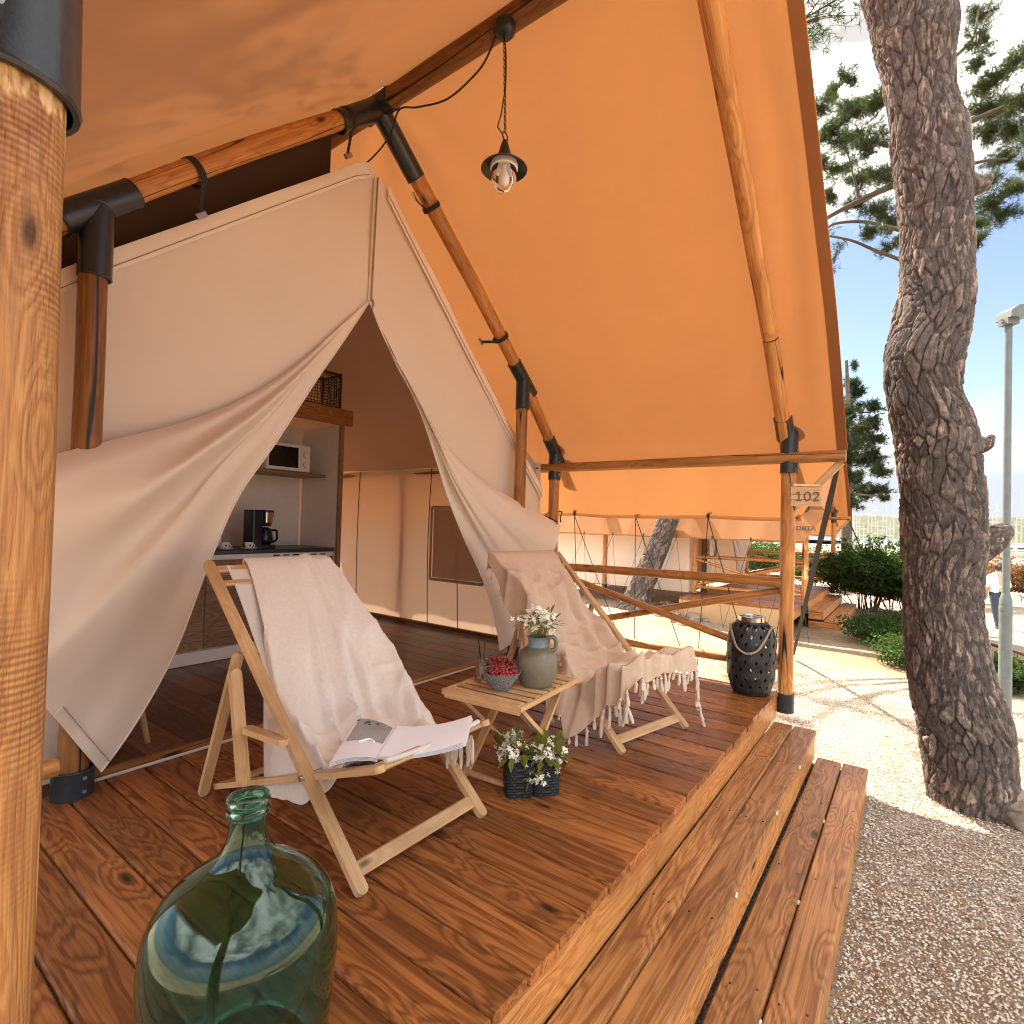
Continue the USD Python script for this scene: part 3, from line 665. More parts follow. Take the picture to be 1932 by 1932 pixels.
log(tent, 'ridge_log', (RX, 0.42, 3.895), (RX, 6.7, 3.895), 0.062, 0.060, mat='dark_log_wood', rough=0.03)
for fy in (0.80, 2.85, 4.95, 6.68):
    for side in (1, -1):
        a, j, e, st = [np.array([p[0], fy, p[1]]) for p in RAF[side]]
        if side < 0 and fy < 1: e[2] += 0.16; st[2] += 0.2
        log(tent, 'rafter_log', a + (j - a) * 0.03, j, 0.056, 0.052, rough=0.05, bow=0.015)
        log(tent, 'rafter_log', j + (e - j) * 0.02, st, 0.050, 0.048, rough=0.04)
        mesh(tent, 'socket_sleeve', sleeve_geo(a + (j - a) * 0.015, a + (j - a) * (0.205 if fy > 1 else 0.10), 0.066), 'black_steel', smooth=40)
        px = POSTX[side]; r = 0.052 if side > 0 or fy > 1 else 0.057
        foot = -0.02 if fy > 1 else -0.06
        pmat = 'log_wood' if fy > 1 or side > 0 else 'big_log_wood'
        log(tent, 'eave_post', (px, fy if fy > 1 else 0.77, foot), (px, fy if fy > 1 else 0.77, 1.86), r, r - 0.002, mat=pmat, sides=28,
            label='thick planed post close to the camera with bare yellow patches' if pmat == 'big_log_wood' else None)
        yy = fy if fy > 1 else 0.77
        mesh(tent, 'socket_sleeve', sleeve_geo((px, yy, 1.63), (px + 0.01 * side, yy, 1.98 if fy > 1 or side > 0 else 2.15), r + 0.009), 'black_steel', smooth=40)
        if fy > 1:
            dj = (e - j) / np.linalg.norm(e - j)
            mesh(tent, 'socket_sleeve', sleeve_geo(e - dj * 0.20, e + dj * 0.16, 0.060), 'black_steel', smooth=40)
            px2 = 3.962 if side > 0 else 0.785
            if fy < 3: mesh(tent, 'socket_sleeve', sleeve_geo((px2, fy, 2.22 if side > 0 else 2.20), (px2, fy, j[2]), 0.062), 'black_steel', smooth=40)
            da = (a - j) / np.linalg.norm(a - j)
            mesh(tent, 'socket_sleeve', sleeve_geo(j + da * 0.17, j - da * 0.19, 0.062), 'black_steel', smooth=40)
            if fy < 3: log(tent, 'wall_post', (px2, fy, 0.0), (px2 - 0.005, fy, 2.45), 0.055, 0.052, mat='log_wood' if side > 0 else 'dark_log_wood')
            if fy < 3:
                for zb in (0.03, 0.085): bt = trimesh.creation.cylinder(0.008, 0.012, sections=10); bt.apply_transform(trimesh.transformations.rotation_matrix(PI / 2, [1, 0, 0])); bt.apply_translation([px2 + 0.02, fy - 0.073, zb]); mesh(tent, 'bolt', bt, 'bolt_steel')
            if fy < 3: mesh(tent, 'foot_sleeve', sleeve_geo((px2, fy, -0.02), (px2, fy, 0.115), 0.075), 'black_steel', smooth=40)
        else:
            mesh(tent, 'socket_sleeve', sleeve_geo(e + (0, 0, 0.02), e + (j - e) * 0.22 + (0, 0, 0.02), 0.061), 'black_steel', smooth=40)
        for zb in (1.68, 1.80):
            bt = trimesh.creation.cylinder(0.009, 0.012, sections=10); bt.apply_transform(trimesh.transformations.rotation_matrix(PI / 2, [1, 0, 0])); bt.apply_translation([px - 0.02, yy - r - 0.012, zb]); mesh(tent, 'bolt', bt, 'bolt_steel')
        mesh(tent, 'foot_sleeve', sleeve_geo((px, yy, foot - 0.09), (px, yy, foot + 0.05), r + 0.012), 'black_steel', smooth=40)
    mesh(tent, 'ridge_collar', sleeve_geo((RX, fy - 0.13, 3.895), (RX, fy + 0.13, 3.895), 0.070), 'black_steel', smooth=40)
for side in (1, -1):
    x = 4.505 if side > 0 else 0.15
    log(tent, 'eave_log', (x, 0.40 if side > 0 else 0.86, 1.742), (x, 6.7, 1.752), 0.043, 0.045, rough=0.03)
    if side > 0: bar(tent, 'knee_brace', (x + 0.02 * side, 0.43, 1.70), (x + 0.035 * side, 0.74, 1.36), 0.03, 0.05, 'beech_wood')
# posts of the middle frames show through the side wall as shadows

# inner canvas body: front gable with door opening, side walls, sloping liner, back wall
WY = 2.965
topz = lambda x: np.interp(x, [0.13, 0.85, 2.18, 2.30, 2.42, 3.88, 4.47], [1.70, 2.36, 3.50, 3.57, 3.52, 2.08, 1.52])
pw = lambda px, py: at(px, py, y=WY)
zipA = pw(695, 570); zipT = pw(708, 338)
openL = np.array([pw(*q)[[0, 2]] for q in ((695, 570), (585, 715), (425, 935), (365, 1060), (295, 1230), (158, 1460))])
openR = np.array([pw(*q)[[0, 2]] for q in ((695, 570), (752, 690), (815, 800), (862, 930), (925, 1070), (955, 1160), (965, 1238))])


def gable(side):
    zz = np.linspace(0.03, 3.56, 70); rows = []
    for z in zz:
        op = openL if side < 0 else openR
        xe = RX if z > op[0, 1] else np.interp(z, op[::-1, 1], op[::-1, 0])
        if z > op[0, 1]: xe = zipA[0] + (RX - zipA[0]) * min(1, (z - zipA[2]) / 0.6)
        xs_ = np.linspace(0.13, 2.30, 200) if side < 0 else np.linspace(4.47, 2.30, 200)
        ok = topz(xs_) >= z - 1e-6
        xo = xs_[np.argmax(ok)] if ok.any() else RX
        xo = min(xo, xe) if side < 0 else max(xo, xe)
        u = np.linspace(0, 1, 44); rows.append(np.stack([xo + (xe - xo) * u, np.full(44, WY), np.full(44, z)], 1))
    P = np.array(rows)
    w = meshkit.fbm(np.stack([P[..., 0] * 1.6 + P[..., 2] * 0.8, P[..., 2] * 1.1 - P[..., 0] * 0.4, P[..., 0] * 0 + side], -1), 3, 21) - 0.5
    P[..., 1] += 0.05 * w
    return P


for side in (-1, 1):
    gp = mesh(tent, 'front_wall', grid(gable(side)), 'wall_canvas', smooth=True)
    xs_ = np.linspace(0.16, 2.27, 40) if side < 0 else np.linspace(2.44, 4.46, 40)
    band = np.stack([np.stack([xs_, np.full(40, WY - 0.022 - 0.006 * np.sin(xs_ * 9)), topz(xs_) + 0.012], 1), np.stack([xs_, np.full(40, WY - 0.030), topz(xs_) - 0.045], 1), np.stack([xs_, np.full(40, WY - 0.020), topz(xs_) - 0.095], 1)], 1)
    mesh(gp, 'top_hem', grid(band), 'hem_canvas', smooth=True)
    mesh(gp, 'stitching', tube_geo(np.stack([xs_, np.full(40, WY - 0.031), topz(xs_) - 0.072], 1), 0.0022, 5), 'rope')
zp = np.linspace(0, 1, 24)[:, None] * (zipT - zipA) + zipA + [0, -0.03, 0]
z_ = mesh(tent, 'door_zip', tube_geo(zp, 0.006, 6), 'rope', smooth=40)
mesh(z_, 'zip_tape', grid(np.stack([zp + [-0.018, 0.012, 0], zp + [0.018, 0.012, 0]], 1)), 'hem_canvas')
mesh(z_, 'zip_puller', tube_geo([zipA + [0, -0.045, 0.01], zipA + [0.003, -0.05, -0.03], zipA + [0, -0.048, -0.06]], [0.006, 0.009, 0.005], 8), 'bolt_steel', smooth=40)


def flap(top, inner, border, ydep, nfold, amp, seed):
    """Tied-back door panel: a Coons patch from the zip outwards (pixel outline lifted to its own depth)."""
    n, m = 80, 70
    Tc, Ec, Bc = bez(top, n), bez(inner, n), bez(border, m)
    t, th = np.linspace(0, 1, n), np.linspace(0, 1, m)
    tt, hh = t[:, None, None], th[None, :, None]
    A0 = Tc[0]
    ruled = Tc[:, None] * (1 - hh) + Ec[:, None] * hh
    other = A0 * (1 - tt) + Bc[None] * tt
    bil = (1 - tt) * A0 + tt * ((1 - hh) * Tc[-1] + hh * Ec[-1])
    Q = ruled + other - bil
    TT, HH = np.meshgrid(t, th, indexing='ij')
    y = ydep(TT, HH)
    w = meshkit.noise(np.stack([HH * nfold + 0.25 * TT * nfold, TT * 1.6, TT * 0 + seed], -1)) - 0.5
    w2 = meshkit.noise(np.stack([HH * nfold * 2.3 - TT * 2.0, TT * 3.2, TT * 0 + seed + 3], -1)) - 0.5
    y = y + amp * (w * 2.0 + 0.35 * w2) * smoothstep(0.03, 0.45, TT) * (0.35 + 0.65 * np.sin(PI * np.clip(HH * 0.92 + 0.08, 0, 1)))
    P = np.array([[at(*Q[i, j], y=y[i, j]) for j in range(m)] for i in range(n)])
    return P


PL = flap([(695, 568), (640, 618), (560, 688), (470, 745), (350, 795), (205, 832), (110, 856), (40, 876)],
          [(696, 570), (650, 640), (600, 712), (520, 835), (448, 940), (395, 1060), (332, 1225), (255, 1365), (190, 1456)],
          [(40, 876), (40, 1000), (40, 1130), (40, 1290), (95, 1345), (150, 1410), (190, 1456)],
          lambda T_, H_: WY - 0.035 - 0.235 * smoothstep(0, 0.9, T_) * (1 - 0.42 * H_ ** 2) - 0.055 * np.sin(PI * np.clip(H_ * 1.0, 0, 1)) * T_ + 0.10 * np.clip(1 - H_ / 0.10, 0, 1) ** 2 * smoothstep(0.1, 0.5, T_), 4.6, 0.085, 2)
fl = mesh(tent, 'door_flap', thick(PL, 0.003), 'wall_canvas', smooth=60, label='left door flap pulled round behind the thick front post')
mesh(fl, 'edge_seam', tube_geo(PL[:, -1] + [0, -0.004, 0], 0.004, 6), 'hem_canvas', smooth=40)
hbP = PL[-3:, 54:] + [0, -0.006, 0]; hm_ = mesh(fl, 'bottom_hem', thick(hbP + [0, 0.004, 0], 0.003), 'wall_canvas', smooth=50)
mesh(hm_, 'stitching', tube_geo(PL[-3, 54:] + [0, -0.011, 0], 0.002, 5), 'rope')
PR = flap([(697, 568), (725, 640), (760, 700), (805, 780), (850, 848), (905, 900), (962, 938), (1015, 968), (1058, 990)],
          [(697, 570), (722, 630), (748, 690), (775, 740), (800, 800), (822, 868), (842, 932), (872, 1010), (902, 1075), (926, 1140), (942, 1228)],
          [(1058, 990), (1052, 1020), (1040, 1050), (1022, 1100), (1000, 1160), (975, 1205), (942, 1228)],
          lambda T_, H_: WY - 0.035 - 0.19 * smoothstep(0, 0.95, T_) * (1 - 0.75 * H_) - 0.05 * np.sin(PI * H_) * T_ + 0.07 * np.clip(1 - H_ / 0.10, 0, 1) ** 2 * smoothstep(0.1, 0.5, T_), 5.2, 0.08, 5)
fr = mesh(tent, 'door_flap', thick(PR, 0.003), 'wall_canvas', smooth=60, label='right door flap tied to the eave post')
mesh(fr, 'edge_seam', tube_geo(PR[:, -1] + [0, -0.004, 0], 0.004, 6), 'hem_canvas', smooth=40)
tie = at(1058, 985, y=2.73)
mesh(fr, 'tie_cord', tube_geo([tie, tie + [0.02, 0.02, 0.04], (4.60, 2.79, tie[2] + 0.10), (4.59, 2.91, tie[2] + 0.12), (4.46, 2.90, tie[2] + 0.06), tie + [-0.03, 0.02, 0.0]], 0.006, 6), 'black_strap', smooth=40)

Y1 = 6.66


def wall_x(x, side):
    yy, zz = np.linspace(WY, Y1, 90), np.linspace(0.02, 1.80, 30)
    Y, Z = np.meshgrid(yy, zz, indexing='ij')
    X = x + 0.035 * (meshkit.fbm(np.stack([Y * 1.3, Z * 0.7, Y * 0 + side], -1), 3, 8) - 0.5) + side * 0.02 * np.sin(Z / 1.8 * PI)
    return np.stack([X, Y, Z], -1)


for side, x in ((1, 4.455), (-1, 0.15)):
    wl = mesh(tent, 'side_wall', grid(wall_x(x, side)), 'wall_canvas', smooth=True)
    for y in (3.98, 4.44, 5.72):
        zz = np.linspace(0.02, 1.8, 16)
        mesh(wl, 'wall_seam', tube_geo(np.stack([x - side * 0.012 + 0.02 * side * np.sin(zz / 1.8 * PI) + 0 * zz, y + 0.05 * np.sin(zz * 1.7), zz], 1), 0.005, 6), 'dark_canvas')
    for xo in (-0.022 * side,):
        Yw, Zw = np.meshgrid(np.linspace(3.66, 4.40, 16), np.linspace(0.56, 1.33, 14), indexing='ij')
        wn = mesh(wl, 'mesh_window', grid(np.stack([x + xo + 0.02 * side * np.sin(Zw / 1.8 * PI) + 0.006 * np.sin(Yw * 22), Yw, Zw], -1)), 'mesh_window', smooth=True)
    for (ya, za, yb, zb) in ((3.64, 0.54, 4.42, 0.54), (3.64, 1.35, 4.42, 1.35), (3.64, 0.54, 3.64, 1.35), (4.42, 0.54, 4.42, 1.35)):
        bar(wl, 'window_frame', (x - side * 0.016, ya, za), (x - side * 0.016, yb, zb), 0.035, 0.012, 'liner_canvas', up=(1, 0, 0))
    bar(wl, 'base_rail', (x - side * 0.02, WY + 0.05, 0.02), (x - side * 0.02, Y1 - 0.05, 0.02), 0.04, 0.045, 'dark_log_wood')
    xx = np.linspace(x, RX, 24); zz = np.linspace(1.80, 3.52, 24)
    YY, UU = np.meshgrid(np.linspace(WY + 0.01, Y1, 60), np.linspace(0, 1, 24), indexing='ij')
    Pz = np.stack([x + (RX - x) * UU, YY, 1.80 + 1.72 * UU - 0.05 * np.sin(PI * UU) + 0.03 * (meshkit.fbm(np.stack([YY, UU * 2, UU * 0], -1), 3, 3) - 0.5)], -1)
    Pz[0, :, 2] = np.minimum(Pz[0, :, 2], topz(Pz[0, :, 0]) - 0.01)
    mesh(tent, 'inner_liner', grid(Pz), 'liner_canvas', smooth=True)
bw = trimesh.creation.extrude_polygon(Polygon([(0.15, 0), (4.455, 0), (4.455, 1.8), (RX, 3.5), (0.15, 1.8)]), 0.004, engine='earcut')
mesh(tent, 'back_wall', (np.stack([bw.vertices[:, 0], Y1 + bw.vertices[:, 2], bw.vertices[:, 1]], 1), bw.faces), 'wall_canvas')
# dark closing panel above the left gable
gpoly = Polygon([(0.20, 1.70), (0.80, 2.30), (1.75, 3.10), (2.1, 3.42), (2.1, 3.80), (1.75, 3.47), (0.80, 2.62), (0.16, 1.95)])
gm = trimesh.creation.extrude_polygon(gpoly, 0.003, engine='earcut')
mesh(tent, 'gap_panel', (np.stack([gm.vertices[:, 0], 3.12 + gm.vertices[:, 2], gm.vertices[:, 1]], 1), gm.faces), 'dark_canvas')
# webbing straps that hang the inner tent from the rafters
for (px, py, qx, qy, sd_) in ((365, 342, 378, 408, -1), (652, 250, 655, 295, -1), (815, 352, 780, 372, 1), (945, 622, 905, 645, 1), (1060, 850, 1035, 838, 1)):
    a = at(px, py, y=2.85); b = at(qx, qy, y=WY - 0.01)
    tl = math.atan2(-sd_ * 1.0, 1.15)
    ring = []
    for q in np.linspace(0, 2 * PI, 22):
        ring.append((0.0, 0.0665 * math.cos(q), 0.0665 * math.sin(q)))
    dr = np.array([math.cos(0.72), 0, -sd_ * math.sin(0.72) * (1 if sd_ > 0 else 1)]) if sd_ > 0 else np.array([math.cos(0.72), 0, math.sin(0.72)])
    xs_r = np.array([p[0] for p in RAF[sd_][:3]]); zs_r = np.array([p[1] for p in RAF[sd_][:3]])
    cx = a[0]; cz = np.interp(cx, xs_r if sd_ > 0 else xs_r[::-1], zs_r if sd_ > 0 else zs_r[::-1])
    c0 = np.array([cx, 2.85, cz]); n1 = np.cross(dr, [0, 1, 0])
    Pr = np.array([[c0 + dr * w_ + np.array([0, 1, 0]) * r_[1] + n1 * r_[2] for w_ in (-0.016, 0.016)] for r_ in ring])
    stp = mesh(tent, 'hanging_strap', thick(Pr, 0.003), 'black_strap', smooth=40)
    c1 = c0 - n1 * 0.066 * np.sign(n1[2]) if abs(n1[2]) > 0 else c0
    Pl = np.array([[c1 * (1 - q) + b * q + dr * w_ for w_ in (-0.013, 0.013)] for q in np.linspace(0, 1, 8)])
    mesh(stp, 'strap_tail', thick(Pl, 0.003), 'black_strap')
    bar(stp, 'buckle', b - dr * 0.03 + [0, -0.012, 0], b + dr * 0.03 + [0, -0.012, 0], 0.012, 0.03, 'bolt_steel')

# rail end of the side bench by the left wall post
bn = thing('log_stub', 'short rounded log rail end beside the foot of the left wall post', 'log', (0.5, 2.75, 0.17))
log(bn, 'rail', (0.30, 2.72, 0.18), (0.70, 2.74, 0.178), 0.038, 0.036)
log(bn, 'support', (0.40, 2.75, -0.0), (0.40, 2.75, 0.145), 0.03, 0.03, mat='dark_log_wood')

# ------------------------------------------------------------------ railing beside the deck
rail = thing('log_railing', 'log railing with crossed braces between the right front post and the eave post behind', 'railing', (4.53, 1.8, 0))
log(rail, 'top_rail', (4.52, 0.80, 0.808), (4.52, 2.84, 0.792), 0.040, 0.036)
log(rail, 'bottom_rail', (4.53, 0.80, 0.185), (4.53, 2.84, 0.16), 0.036, 0.034)
log(rail, 'cross_brace', (4.545, 0.81, 0.24), (4.50, 2.80, 0.735), 0.030, 0.028)
log(rail, 'cross_brace', (4.56, 0.82, 0.745), (4.56, 2.82, 0.20), 0.030, 0.028)

# guy ropes: tabs under the hem, zigzag cords to pegs
guy = thing('guy_ropes', 'zigzag black guy cords running from the skirt hem down to the ground behind the railing', 'rope', (4.92, 1.8, 1.3))
tabs = [0.78, 1.48, 2.166, 2.84, 3.6, 4.4]
pegs = [(5.55, 1.12), (5.75, 1.82), (5.75, 2.50), (5.75, 3.2), (5.75, 4.0)]
for k, y in enumerate(tabs):
    p = np.array([4.925, y, 1.325])
    bar(guy, 'webbing_tab', p + [0, 0, -0.03], p + [0, 0, 0.045], 0.026, 0.012, 'black_strap', up=(1, 0, 0))
    for q in (k - 1, k):
        if 0 <= q < len(pegs):
            e = np.array([*pegs[q], gz(*pegs[q])])
            tube(guy, 'cord', [p + [0, 0, -0.03], e + [0, 0, 0.02]], 0.0042, 'black_strap', sides=6)
for p_ in pegs: tube(guy, 'peg', [(p_[0], p_[1], gz(*p_) - 0.1), (p_[0] + 0.02, p_[1], gz(*p_) + 0.035)], 0.007, 'bolt_steel')
gst = thing('guy_strap', 'broad twisted black webbing strap from the eave log corner down to the ground', 'strap', (4.52, 0.42, 1.7))
p0, p1 = np.array([4.53, 0.44, 1.735]), at(1496.5, 1237, z=float(gz(7.6, 1.3)))
Pg = []
for q in np.linspace(0, 1, 60):
    c = p0 * (1 - q) + p1 * q; tw = -0.5 + 1.3 * q
    w_ = 0.027 * (0.6 + 0.4 * min(1, q * 8)); ax = np.array([math.cos(tw) * 0.6, -math.cos(tw) * 0.8, 0.35 * math.sin(tw)])
    Pg.append([c - ax * w_, c + ax * w_])
mesh(gst, 'webbing', thick(np.array(Pg), 0.003), 'black_strap', smooth=40)
tube(gst, 'peg', [p1 + [0, 0, -0.1], p1 + [-0.02, 0, 0.05]], 0.009, 'bolt_steel')

# number sign on the knee brace
sg = thing('number_sign', 'small wooden sign reading 102 on the brace beside the right front post', 'sign', (4.63, 0.60, 1.5))
sc = at(1519, 936.5, y=0.60); nrm_ = EYE - sc; nrm_[2] = 0; nrm_ /= np.linalg.norm(nrm_)
nrm_ = nrm_ * 0.9 + np.array([0, -0.35, 0]); nrm_ /= np.linalg.norm(nrm_)
ux = np.cross([0, 0, 1.0], nrm_); Ms = np.eye(4); Ms[:3, 0], Ms[:3, 1], Ms[:3, 2], Ms[:3, 3] = ux, [0, 0, 1], nrm_, sc
hw, hh_ = 0.096, 0.066
brd = trimesh.creation.extrude_polygon(Polygon([(-hw, -hh_), (hw - 0.004, -hh_), (hw, -0.01), (hw - 0.012, 0.03), (hw - 0.012, hh_), (-hw, hh_)]), 0.016, engine='earcut')
sb = mesh(sg, 'board', (np.array(brd.vertices), brd.faces), 'sign_wood', M=Ms)
cap = trimesh.creation.box((0.17, 0.014, 0.026)); cap.apply_translation([0.0, hh_ + 0.009, 0.008]); mesh(sg, 'top_strip', (np.array(cap.vertices), cap.faces), 'beech_wood', M=Ms)
tx = meshkit.text_mesh('102', 0.062, 0.004, bold=False); vv = np.array(tx.vertices); vv -= [(vv[:, 0].max() + vv[:, 0].min()) / 2 - 0.008, (vv[:, 1].max() + vv[:, 1].min()) / 2, 0]
mesh(sb, 'digits', (vv + [0, 0, 0.0165], tx.faces), 'letter_dark', M=Ms)
for z in (-0.025, 0.012): tube(sb, 'groove', [(Ms @ [-hw, z, 0.0162, 1])[:3], (Ms @ [hw - 0.012, z + 0.004, 0.0162, 1])[:3]], 0.0016, 'letter_dark', sides=5)

# ------------------------------------------------------------------ pendant lamp
lp = thing('pendant_lamp', 'black barn style pendant lamp with clear glass hanging on a chain from the ridge log', 'lamp', (RX, 1.80, 3.76))
LX, LY = RX - 0.005, 1.785
mesh(lp, 'ceiling_rose', offset_mesh(lathe_geo([(0.0005, 3.792), (0.055, 3.79), (0.062, 3.775), (0.058, 3.745), (0.04, 3.722), (0.0005, 3.715)][::-1], 32), np.array([[1, 0, 0, LX - 0.03], [0, 1, 0, LY], [0, 0, 1, 0.065], [0, 0, 0, 1.0]])), 'lamp_black', smooth=50)
cz_top, cz_bot = 3.785, 3.285
for k in range(24):
    zc = cz_top - (k + 0.5) * (cz_top - cz_bot) / 24
    a = np.linspace(0, 2 * PI, 14, endpoint=False); h = (cz_top - cz_bot) / 24 * 0.66
    ring = np.stack([0.0065 * np.cos(a), 0 * a, h * np.sin(a)], 1)
    if k % 2: ring = ring[:, [1, 0, 2]]
    tube(lp, 'chain_link', ring + [LX - 0.03 * (1 - k / 24), LY, zc], 0.0022, 'lamp_black', sides=5, closed=True)
a = np.linspace(0, 2 * PI, 18, endpoint=False)
tube(lp, 'hanging_ring', np.stack([0.022 * np.cos(a), 0 * a, 0.022 * np.sin(a)], 1) + [LX, LY, 3.262], 0.0035, 'lamp_black', sides=6, closed=True)
off = np.eye(4); off[:3, 3] = (LX, LY, 3.10)
mesh(lp, 'cap', offset_mesh(lathe_geo([(0.030, 0.05), (0.033, 0.05), (0.045, 0.035), (0.03, 0.085), (0.018, 0.125), (0.012, 0.14), (0.0005, 0.142)], 32), off), 'lamp_black', smooth=50)
mesh(lp, 'shade', offset_mesh(lathe_geo([(0.045, 0.036), (0.060, 0.030), (0.100, 0.006), (0.122, -0.012), (0.124, -0.016), (0.120, -0.016), (0.098, 0.001), (0.060, 0.024), (0.045, 0.030)], 48), off), 'lamp_black', smooth=50)
mesh(lp, 'white_collar', offset_mesh(lathe_geo([(0.0005, 0.025), (0.068, 0.022), (0.074, 0.010), (0.074, -0.012), (0.066, -0.014), (0.062, 0.006), (0.0005, 0.008)], 40), off), 'lamp_white', smooth=50)
mesh(lp, 'glass_jar', offset_mesh(lathe_geo([(0.066, -0.006), (0.068, -0.03), (0.066, -0.08), (0.054, -0.115), (0.03, -0.135), (0.0005, -0.14)], 40), off), 'thin_glass', smooth=True)
mesh(lp, 'bulb', offset_mesh(lathe_geo([(0.014, 0.005), (0.014, -0.02), (0.022, -0.04), (0.031, -0.065), (0.028, -0.09), (0.014, -0.105), (0.0005, -0.108)], 28), off), 'white_china', smooth=True)
tube(lp, 'cord', bez([(LX - 0.03, LY, 3.785), (LX - 0.02, LY - 0.01, 3.55), (LX - 0.035, LY, 3.38), (LX - 0.065, LY, 3.275), (LX - 0.03, LY, 3.265), (LX - 0.004, LY, 3.23)], 30), 0.0035, 'cable_black', sides=6)
lc = thing('lamp_cable', 'thin black cable looping along the ridge log from the lamp to the apex joint', 'cable', (RX, 2.3, 3.7))
tube(lc, 'cable', bez([(RX - 0.04, 1.84, 3.815), (RX + 0.02, 2.02, 3.74), (RX + 0.03, 2.25, 3.70), (RX + 0.02, 2.5, 3.75), (RX + 0.02, 2.66, 3.81), (RX + 0.06, 2.80, 3.72), (RX - 0.03, 3.0, 3.52)], 50), 0.0055, 'cable_black', sides=6)

# ------------------------------------------------------------------ kitchen inside
kit = thing('kitchen_unit', 'small kitchen unit with wood grain fronts and dark worktop inside the tent', 'kitchen', (2.4, 4.55, 0))
KX0, KX1 = 0.95, 3.30
bar(kit, 'plinth', (KX0, 4.62, 0.05), (KX1 - 0.02, 4.62, 0.05), 0.03, 0.10, 'white_panel')
bar(kit, 'carcass', (KX0, 4.88, 0.48), (KX1 - 0.02, 4.88, 0.48), 0.50, 0.76, 'white_panel')
dx = [(0.96, 1.54), (1.545, 2.085), (2.09, 2.68), (2.685, 3.275)]
for a, b in dx:
    bar(kit, 'door', (a, 4.615, 0.405), (b, 4.615, 0.405), 0.02, 0.585, 'oak_veneer')
for a, b in ((0.96, 1.54), (1.545, 2.53), (2.535, 3.275)):
    bar(kit, 'drawer_front', (a, 4.615, 0.765), (b, 4.615, 0.765), 0.02, 0.115, 'oak_veneer')
bar(kit, 'grip_strip', (KX0, 4.618, 0.848), (KX1 - 0.02, 4.618, 0.848), 0.016, 0.042, 'white_panel')
for k in range(6): bar(kit, 'vent_slot', (2.66 + k * 0.095, 4.609, 0.848), (2.72 + k * 0.095, 4.609, 0.848), 0.004, 0.011, 'black_plastic', ch=0.001)
bar(kit, 'worktop', (KX0, 4.90, 0.888), (KX1 - 0.01, 4.90, 0.888), 0.60, 0.035, 'counter_stone', ch=0.006)
bar(kit, 'back_panel', (KX0, 5.215, 1.50), (KX1 - 0.02, 5.215, 1.50), 0.02, 1.26, 'white_panel')
sp_ = trimesh.creation.box((0.018, 0.62, 2.12)); sp_.apply_translation([KX1, 4.90, 1.06]); mesh(kit, 'side_panel', sp_, 'white_panel')
bar(kit, 'side_post', (KX1 + 0.012, 4.575, 0.0), (KX1 + 0.012, 4.575, 2.13), 0.034, 0.045, 'oak_veneer', up=(1, 0, 0))
bar(kit, 'shelf', (2.28, 4.98, 1.615), (KX1 - 0.012, 4.98, 1.615), 0.40, 0.028, 'oak_veneer')
bar(kit, 'top_beam', (1.2, 4.53, 2.185), (3.385, 4.53, 2.185), 0.055, 0.155, 'fascia_wood')
bar(kit, 'loft_board', (1.2, 4.87, 2.245), (3.33, 4.87, 2.245), 0.60, 0.02, 'oak_veneer')
mw = thing('microwave', 'white microwave oven with black door standing on the kitchen shelf', 'microwave', (2.9, 4.95, 1.63))
MX0, MX1, MY, MZ = 2.665, 3.115, 4.80, 1.632
bx = trimesh.creation.box((MX1 - MX0, 0.30, 0.255)); bx.apply_translation([(MX0 + MX1) / 2, MY + 0.15, MZ + 0.1325]); mesh(mw, 'body', bx, 'white_plastic')
bx = trimesh.creation.box((0.325, 0.012, 0.245)); bx.apply_translation([MX0 + 0.165, MY - 0.006, MZ + 0.1325]); d_ = mesh(mw, 'door', bx, 'white_plastic')
bx = trimesh.creation.box((0.295, 0.004, 0.195)); bx.apply_translation([MX0 + 0.170, MY - 0.0135, MZ + 0.1325]); mesh(d_, 'window', bx, 'black_glass')
bx = trimesh.creation.box((0.10, 0.010, 0.245)); bx.apply_translation([MX1 - 0.055, MY - 0.005, MZ + 0.1325]); cp = mesh(mw, 'control_panel', bx, 'white_plastic')
for z in (0.075, 0.165):
    kn = trimesh.creation.cylinder(0.024, 0.02, sections=24); kn.apply_transform(trimesh.transformations.rotation_matrix(PI / 2, [1, 0, 0])); kn.apply_translation([MX1 - 0.055, MY - 0.018, MZ + z]); mesh(cp, 'knob', kn, 'white_plastic', smooth=40)
    a = np.linspace(0, 2 * PI, 24, endpoint=False); mesh(cp, 'dial_ring', tube_geo(np.stack([0.027 * np.cos(a) + MX1 - 0.055, 0 * a + MY - 0.0105, 0.027 * np.sin(a) + MZ + z], 1), 0.0015, 5, closed=True), 'bolt_steel')
for x in (MX0 + 0.04, MX1 - 0.04): bar(mw, 'foot', (x, MY + 0.05, MZ - 0.001), (x, MY + 0.25, MZ - 0.001), 0.02, 0.008, 'black_plastic')
cm = thing('coffee_maker', 'black filter coffee machine with glass jug on the worktop', 'coffee maker', (2.62, 4.72, 0.906))
CX, CY, CZ = 2.60, 4.74, 0.906
def rb(cx, cy, z0, z1, wx, wy, r=0.015):
    g = trimesh.creation.extrude_polygon(Polygon([(-wx / 2, -wy / 2), (wx / 2, -wy / 2), (wx / 2, wy / 2), (-wx / 2, wy / 2)]).buffer(-r).buffer(r, quad_segs=5), z1 - z0, engine='earcut'); g.apply_translation([cx, cy, z0]); return g
mesh(cm, 'base', rb(CX, CY, CZ, CZ + 0.035, 0.22, 0.20, 0.03), 'black_plastic', smooth=40)
mesh(cm, 'water_tank', rb(CX - 0.06, CY + 0.01, CZ + 0.03, CZ + 0.345, 0.10, 0.17, 0.02), 'black_plastic', smooth=40)
